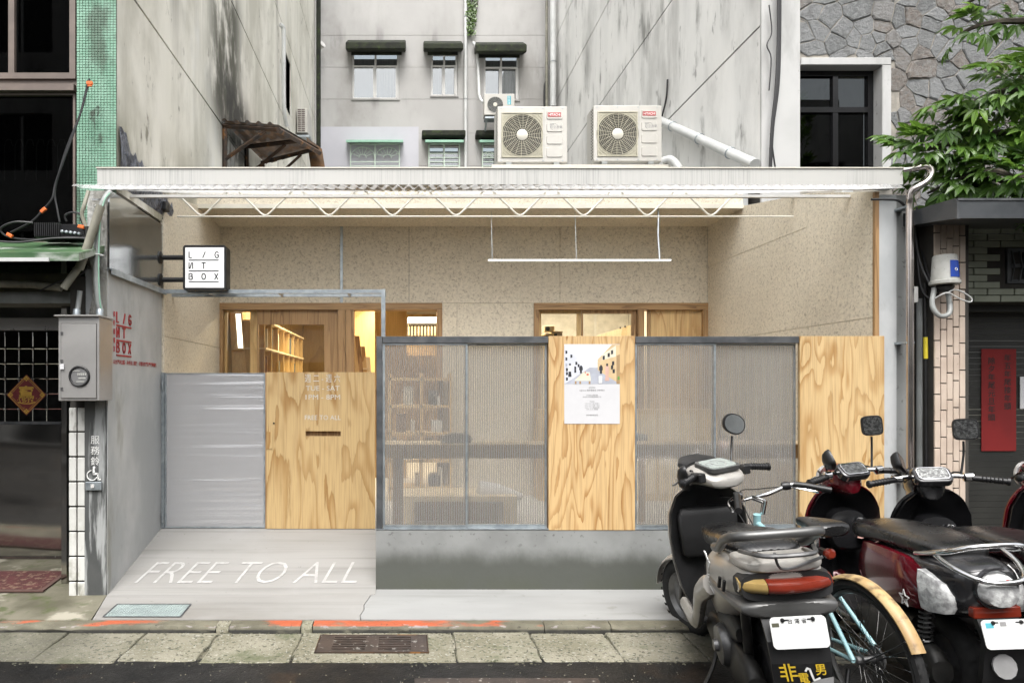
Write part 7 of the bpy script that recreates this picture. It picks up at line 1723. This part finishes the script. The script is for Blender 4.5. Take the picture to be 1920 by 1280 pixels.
    rings = [oval(0, y, z, w_, h, h, 2.3, 20) for (y, z, w_, h) in ((-.93, .675, .085, .07), (-.975, .665, .082, .065), (-1.0, .655, .065, .05), (-1.01, .65, .03, .022))]
    MB().loft(rings).build('tail_light', M['clear_lens'], S)
    MB().torus((0, -.955, .672), (0, 1, .1), .085, .010, 28, 6).build('light_rim', M['grey_body'], S)
    MB().lathe([(.014, 0), (.014, .003), (0, .003)], (.03, -.992, .702), (0, -1, .5), 12).build('tail_sticker', M['red_tile'], S)
    MB().box((-.10, -.955, .545), (.10, -.915, .592)).build('reflector', M['tail_red'], S, bevel=.004)
    MB().loft([[(-w_, y, z), (w_, y, z), (w_, y + .03, z), (-w_, y + .03, z)] for (z, y, w_) in ((.59, -.93, .09), (.46, -.99, .085), (.30, -.97, .10), (.18, -.92, .10))], smooth=False).build('rear_mudguard', M['black'], S)
    plate_on(S, (0, -1.01, .50), .215, .115, radians(14), 1)
    MB().lathe([(.05, 0), (.05, .01), (0, .012)], (-.02, -.988, .36), (0, -1, .2), 12).build('rear_reflector', M['grey_print'], S)
    for s_ in ((-1, 1)):
        q = MB(); a, b = Vector((s_ * .135, -.62, .25)), Vector((s_ * .135, -.70, .58)); q.tube([a, b], .012, 8); path = [a.lerp(b, .25 + .65 * k / 72) + Vector((cos(k * pi / 4), sin(k * pi / 4), 0)) * .030 for k in range(73)]; q.tube(path, .006, 5)
        q.build('shock_spring', M['alloy'], S)
    MB().loft([oval(-.125, y, z, .05, h, h, 2.6, 18) for (y, z, h) in ((-.74, .235, .05), (-.70, .235, .10), (-.60, .235, .12), (-.40, .255, .10), (-.2, .27, .10), (-.1, .275, .085), (-.06, .275, .04))]).build('drive_case', M['engine'], S)
    MB().loft([oval(.0, y, .33, .12, .09, .09, 3, 16) for y in (-.5, -.42, -.2, -.1)]).build('engine_block', M['engine'], S)
    MB().loft([oval(.18, y, z, h, h, h, 2.2, 16) for (y, z, h) in ((-.46, .20, .03), (-.5, .205, .055), (-.85, .235, .06), (-.9, .24, .045))]).build('silencer', M['engine'], S)
    MB().box((-.18, -.05, .27), (.18, .36, .30)).build('floorboard', M['worn_black'], S, bevel=.012, seg=2)
    for s_ in (-1, 1): MB().tube([(s_ * .185, -.08, .27), (s_ * .19, .36, .27)], .028, 10, flat=1.4).build('side_skirt', M['grey_body'], S)
    rows = [(.28, .18, .36, .05), (.38, .215, .375, .07), (.52, .235, .37, .09), (.66, .235, .35, .10), (.78, .22, .325, .10), (.87, .17, .305, .08), (.92, .10, .295, .05)]
    shield(S, rows, pm, 'black_gloss', ID)
    q = MB()
    for s_ in (-1, 1): q.tube(spline([(s_ * w_ * .99, y - .005, z) for (z, w_, y, bl) in rows], 4), .008, 6)
    q.tube(spline([(-.10, .29, .92), (0, .34, .94), (.10, .29, .92)], 5), .008, 6); q.build('shield_trim', M[pm], S)
    MB().loft([oval(0, y, z, w_, h, h, 2.6, 16) for (y, z, w_, h) in ((.24, .62, .11, .06), (.26, .66, .12, .12), (.33, .66, .12, .13))]).build('glove_box', M['black_gloss'], S)
    MB().lathe([(.022, 0), (.022, .008), (.012, .01), (0, .01)], (.06, .235, .72), (0, -1, 0), 16).build('ignition_lock', M['chrome'], S)
    q = MB(); q.loft([oval(0, y, z, w_, h, h, 2.2, 20) for (y, z, w_, h) in ((.22, .93, .06, .06), (.26, .95, .085, .085), (.34, .96, .10, .10), (.42, .95, .09, .09), (.45, .95, .07, .07))]); q.xf(ST); q.build('handlebar_cover', M[pm], S, sub=1)
    q = MB(); fd = Frame((0, .215, 1.03), (1, 0, 0), (0, .75, .65)); q.prism(fd, rrect(-.10, .10, -.055, .055, .035), -.05, .0, taper=-.0); q.xf(ST); q.build('dash_case', M['grey_body'], S, bevel=.01, seg=2)
    q = MB(); q.prism(fd, rrect(-.075, .075, -.036, .036, .02), .001, .004); q.xf(ST); q.build('dashboard', M['rain_mirror'], S)
    q = MB(); pts = rrect(-.08, .08, -.041, .041, .024); q.tube([fd(p[0], p[1], .003) for p in pts], .004, 6, closed=True); q.xf(ST); q.build('dash_rim', M['chrome'], S)
    q = MB(); q.lathe([(.085, 0), (.08, .02), (.03, .035), (0, .036)], (0, .44, .95), (0, 1, 0), 20); q.xf(ST); q.build('headlight', M['clear_lens'], S)
    q = MB().tube(spline([(-.22, .21, 1.0), (-.12, .25, 1.01), (0, .27, .99), (.12, .25, 1.01), (.22, .21, 1.0)], 5), .013, 10); q.xf(ST); q.build('handlebar', M['chrome'], S)
    for s_ in (-1, 1):
        grip_side(S, s_, ST, bar=.35, alloy=True)
        q = MB(); q.lathe([(.02, -.025), (.026, -.02), (.026, .02), (.02, .025)], (s_ * .185, .225, 1.005), (1, 0, 0), 14); q.xf(ST); q.build('lever_clamp', M['chrome'], S)
    mirror(S, (.16, .25, 1.02), (.19, .26, 1.20), (.205, .26, 1.265), (-.3, -1, .05), .062, .058, ST, 'rain_mirror', e=4.5)
    mirror(S, (-.16, .25, 1.02), (-.19, .235, 1.07), (-.16, .20, 1.10), (.9, -.45, .3), .062, .050, ST, 'rain_mirror', e=4.5, tilt=.5)
    return S
def place(o, x, y, z, yaw, lean, k=1.0):
    o.location = (x, y, z); o.rotation_euler = (0, radians(lean), radians(yaw)); o.scale = (k * .90, k, k)
GZ = -.085
s1 = old_scooter('scuffed champagne scooter with an amber and red tail light, leaning left')
place(s1, 1.86, 3.79, GZ, -11, -7, 1.08)
s3 = retro_scooter('crimson and graphite scooter with a chrome tail loop and a star on its side', True, 14)
place(s3, 2.79, 3.98, GZ, -8, -5, 1.05)
s2 = retro_scooter('black scooter with chrome levers, its seat cut off by the right edge of the picture', False, -8, 'black_gloss')
place(s2, 3.15, 3.76, GZ, -10, -4, 1.05)
s4 = copy_tree(s3); s4['label'] = 'crimson edged scooter of which only the shield rim shows at the right edge'
place(s4, 4.04, 3.98, GZ + .02, -11, -4, 1.05)
rag = thing('pink_cloth', (2.8, 4.5, .6), 'crumpled pink cloth stuffed behind the inner shield of the crimson scooter', 'cloth')
q = MB(); r = random.Random(8); q.loft([[(c_[0] + r.uniform(-.012, .012), c_[1], c_[2] + r.uniform(-.012, .012)) for c_ in oval(0, -.07 + .028 * k, 0, .085 * sin(pi * (k + .6) / 6.2), .05 * sin(pi * (k + .6) / 6.2), .02, 2, 14)] for k in range(6)])
q.xf(Matrix.Translation(P(1636, 1003, 4.2))); q.build('cloth', plain('pink_fabric', (.55, .33, .28), .9), rag)
# ---------------------------------------------------------------- bicycle (local axes as above, rear hub at the origin)
M['teal'] = surf('pale_teal_frame_paint', (.22, .40, .43), (.30, .48, .50), scale=7, rough=.25, bump=.03)
M['fender_wood'] = surf('stained_bamboo_mudguard', (.42, .30, .14), (.31, .195, .08), scale=4, rough=.45, bump=.1, layers=[((.10, .06, .03), 12, (1, 1, 1), .50, .62, .8, None), ((.52, .43, .27), 5, (1, 1, 1), .5, .7, .5, None)])
B = thing('bicycle', (0, 0, 0), 'teal bicycle with bamboo mudguards and chrome bars, squeezed between two scooters', 'bicycle')
WR = .32; WB = 1.0
STB = Matrix.Translation((0, WB - .12, 0)) @ Matrix.Rotation(radians(22), 4, 'Z') @ Matrix.Translation((0, -(WB - .12), 0))
def bwheel(name, y, M_=None):
    t = MB().torus((0, y, WR), (1, 0, 0), WR - .02, .022, 44, 8)
    for k in range(60):
        a = 2 * pi * k / 60; u = Vector((0, cos(a), sin(a))); v = Vector((0, -sin(a), cos(a)))
        for s_ in (-1, 1): p = Vector((s_ * .010, y, WR)) + u * (WR + .002); t.add([p - v * .008, p + v * .008, p + v * .008 + u * .005 + Vector((s_ * .004, 0, 0)), p - v * .008 + u * .005 + Vector((s_ * .004, 0, 0))], [(0, 1, 2, 3), (0, 3, 2, 1)])
    r_ = MB().torus((0, y, WR), (1, 0, 0), WR - .048, .012, 44, 6)
    s_ = MB()
    for k in range(32):
        a = 2 * pi * k / 32; b = a + (.35 if k % 2 else -.35); sx = .03 if (k // 2) % 2 else -.03
        s_.tube([(sx, y + .025 * cos(b), WR + .025 * sin(b)), (0, y + (WR - .055) * cos(a), WR + (WR - .055) * sin(a))], .0013, 4, cap=False)
    h = MB().lathe([(.01, -.055), (.016, -.05), (.016, -.034), (.028, -.032), (.012, -.025), (.012, .025), (.028, .032), (.016, .034), (.016, .05), (.01, .055)], (0, y, WR), (1, 0, 0), 14)
    for q_ in (t, r_, s_, h):
        if M_ is not None: q_.xf(M_)
    o = t.build(name, M['rubber'], B); r_.build('rim', M['silver_dark'], o); s_.build('spokes', M['chrome'], o); h.build('hub', M['alloy'], o)
    f = MB(); rings = []
    for k in range(25):
        a = radians(25 + k * 5.8) if M_ is None else radians(20 + k * 6.2)
        a = pi - a if M_ is None else pi - a
        R_ = WR + .022; cs = [(-.027, -.013), (-.018, -.003), (0, 0), (.018, -.003), (.027, -.013)]
        rings.append([(x, y + (R_ + d) * cos(a), WR + (R_ + d) * sin(a)) for x, d in cs] + [(x, y + (R_ + d - .005) * cos(a), WR + (R_ + d - .005) * sin(a)) for x, d in cs[::-1]])
    f.loft(rings)
    if M_ is not None: f.xf(M_)
    fo = f.build('mudguard', M['fender_wood'], B)
    return o
bwheel('rear_wheel', 0.0); bwheel('front_wheel', WB, STB)
bbk = Vector((0, .42, .27)); st0, st1 = Vector((0, .31, .60)), Vector((0, .27, .80)); hd0, hd1 = Vector((0, WB - .17, .62)), Vector((0, WB - .20, .75))
def bt(name, pts, r_, m, n=10, M_=None):
    q = MB().tube([Vector(p) for p in pts], r_, n)
    if M_ is not None: q.xf(M_)
    return q.build(name, M[m], B)
bt('down_tube', [bbk, hd0], .017, 'teal'); bt('top_tube', [st0, hd1 + Vector((0, 0, -.03))], .015, 'teal'); bt('seat_tube', [bbk, st0 + Vector((0, -.01, .04))], .016, 'teal'); bt('head_tube', [hd0 + Vector((0, .01, -.03)), hd1 + Vector((0, 0, .02))], .019, 'teal')
for s_ in (-1, 1):
    bt('seat_stay', [(s_ * .025, .30, .585), (s_ * .062, 0, WR)], .0095, 'teal'); bt('chain_stay', [(s_ * .035, .40, .27), (s_ * .062, 0, WR)], .0095, 'teal')
    q = MB().tube(spline([(s_ * .045, WB - .16, .63), (s_ * .05, WB - .10, .45), (s_ * .05, WB, WR)], 5), .011, 8); q.xf(STB); q.build('fork_blade', M['teal'], B)
    q = MB().tube(spline([(s_ * .03, -.02, WR), (s_ * .045, -.22, .45), (s_ * .035, -.28, .50)], 4), .003, 5); q.build('mudguard_stay', M['black'], B)
bt('seat_post', [st0, st1], .013, 'chrome')
q = MB(); q.loft([oval(0, y, z, w_, h, h * 1.4, 2.6, 18) for (y, w_, z, h) in ((.13, .06, .825, .02), (.15, .085, .83, .028), (.22, .075, .83, .03), (.30, .04, .825, .025), (.40, .022, .82, .018), (.42, .012, .815, .01))]); q.build('saddle', M['seat_black'], B, sub=1)
q = MB()
for s_ in (-1, 1): q.tube(spline([(s_ * .03, .17, .79), (s_ * .025, .25, .78), (s_ * .012, .38, .80)], 4), .004, 6)
q.build('saddle_rail', M['chrome'], B)
q = MB(); q.lathe([(.022, 0), (.024, .02), (.015, .03), (0, .031)], (.0, .205, .71), (0, -1, 0), 14); q.build('rear_lamp', M['tail_red'], B)
MB().box((-.012, .215, .70), (.012, .27, .72)).build('lamp_bracket', M['black'], B)
bt('stem', [hd1 + Vector((0, 0, .02)), (0, WB - .225, .845)], .013, 'chrome', M_=STB); bt('stem_arm', [(0, WB - .225, .835), (0, WB - .15, .850)], .014, 'chrome', M_=STB)
q = MB().tube(spline([(-.27, WB - .30, .880), (-.20, WB - .24, .900), (-.10, WB - .16, .855), (0, WB - .145, .850), (.10, WB - .16, .855), (.20, WB - .24, .900), (.27, WB - .30, .880)], 6), .0115, 10); q.xf(STB); q.build('handlebar', M['chrome'], B)
for s_ in (-1, 1):
    q = MB().tube([(s_ * .20, WB - .235, .900), (s_ * .245, WB - .275, .890), (s_ * .33, WB - .355, .860)], .017, 12); q.xf(STB); q.build('handle_grip', M['black'], B)
    q = MB().tube(spline([(s_ * .19, WB - .20, .885), (s_ * .25, WB - .22, .870), (s_ * .31, WB - .30, .845)], 4), .006, 6); q.xf(STB); q.build('brake_lever', M['chrome'], B)
    q = MB(); q.lathe([(.02, -.02), (.024, 0), (.02, .02)], (s_ * .175, WB - .215, .893), (.8, -.6, 0), 10); q.xf(STB); q.build('lever_clamp', M['black'], B)
    q = MB().tube(spline([(s_ * .19, WB - .20, .885), (s_ * .14, WB - .06, .865), (s_ * .05, WB - .02, .85), (s_ * .02, WB - .12, .68)], 6), .003, 5); q.xf(STB); q.build('brake_cable', M['black'], B)
q = MB()
for k in range(6): q.tube([(-.13 + k * .052, WB + .02, .80), (-.12 + k * .048, WB + .03, .60)], .003, 5)
for z in (.60, .70, .80):
    hw = .12 + (z - .6) * .05; q.tube([(-hw, WB + .02, z), (hw, WB + .02, z), (hw, WB + .22, z), (-hw, WB + .22, z), (-hw, WB + .02, z)], .004, 5)
for k in range(6): q.tube([(-.12 + k * .048, WB + .03, .60), (-.12 + k * .048, WB + .21, .60), (-.13 + k * .052, WB + .22, .80)], .003, 5)
q.xf(STB); q.build('wire_basket', M['galv'], B)
q = MB(); q.torus((.055, .42, .27), (1, 0, 0), .085, .006, 32, 6)
for k in range(5): a = k * 2 * pi / 5; q.tube([(.055, .42, .27), (.055, .42 + .085 * cos(a), .27 + .085 * sin(a))], .006, 6)
q.build('chainring', M['alloy'], B)
q = MB()
for s_ in (-1, 1): q.tube([(s_ * .06, .42, .27), (s_ * .075, .42 + s_ * .10, .27 - s_ * .13)], .011, 8)
q.build('crank_arm', M['alloy'], B)
for s_ in (-1, 1): MB().box((s_ * .08, .42 + s_ * .10 - .035, .27 - s_ * .13 - .012), (s_ * .16, .42 + s_ * .10 + .035, .27 - s_ * .13 + .012)).build('pedal', M['black'], B, bevel=.004)
q = MB()
for (a, b) in (((.055, .42, .355), (.055, 0, WR + .04)), ((.055, .42, .185), (.055, .02, WR - .045))):
    a, b = Vector(a), Vector(b)
    for k in range(34): p = a.lerp(b, k / 34); q.box((p.x - .004, p.y - .005, p.z - .004), (p.x + .004, p.y + .004, p.z + .004))
stuff(q.build('chain', M['engine'], B))
MB().lathe([(.05, 0), (.045, .012), (.03, .024), (.012, .03)], (.03, 0, WR), (1, 0, 0), 20).build('sprocket', M['alloy'], B)
bt('kick_stand', [(-.05, .06, .26), (-.16, -.02, .015)], .009, 'black')
B.scale = (1.1, 1.1, 1.1); B.location = (2.14, 3.10, GZ); B.rotation_euler = (0, radians(-6), radians(0))
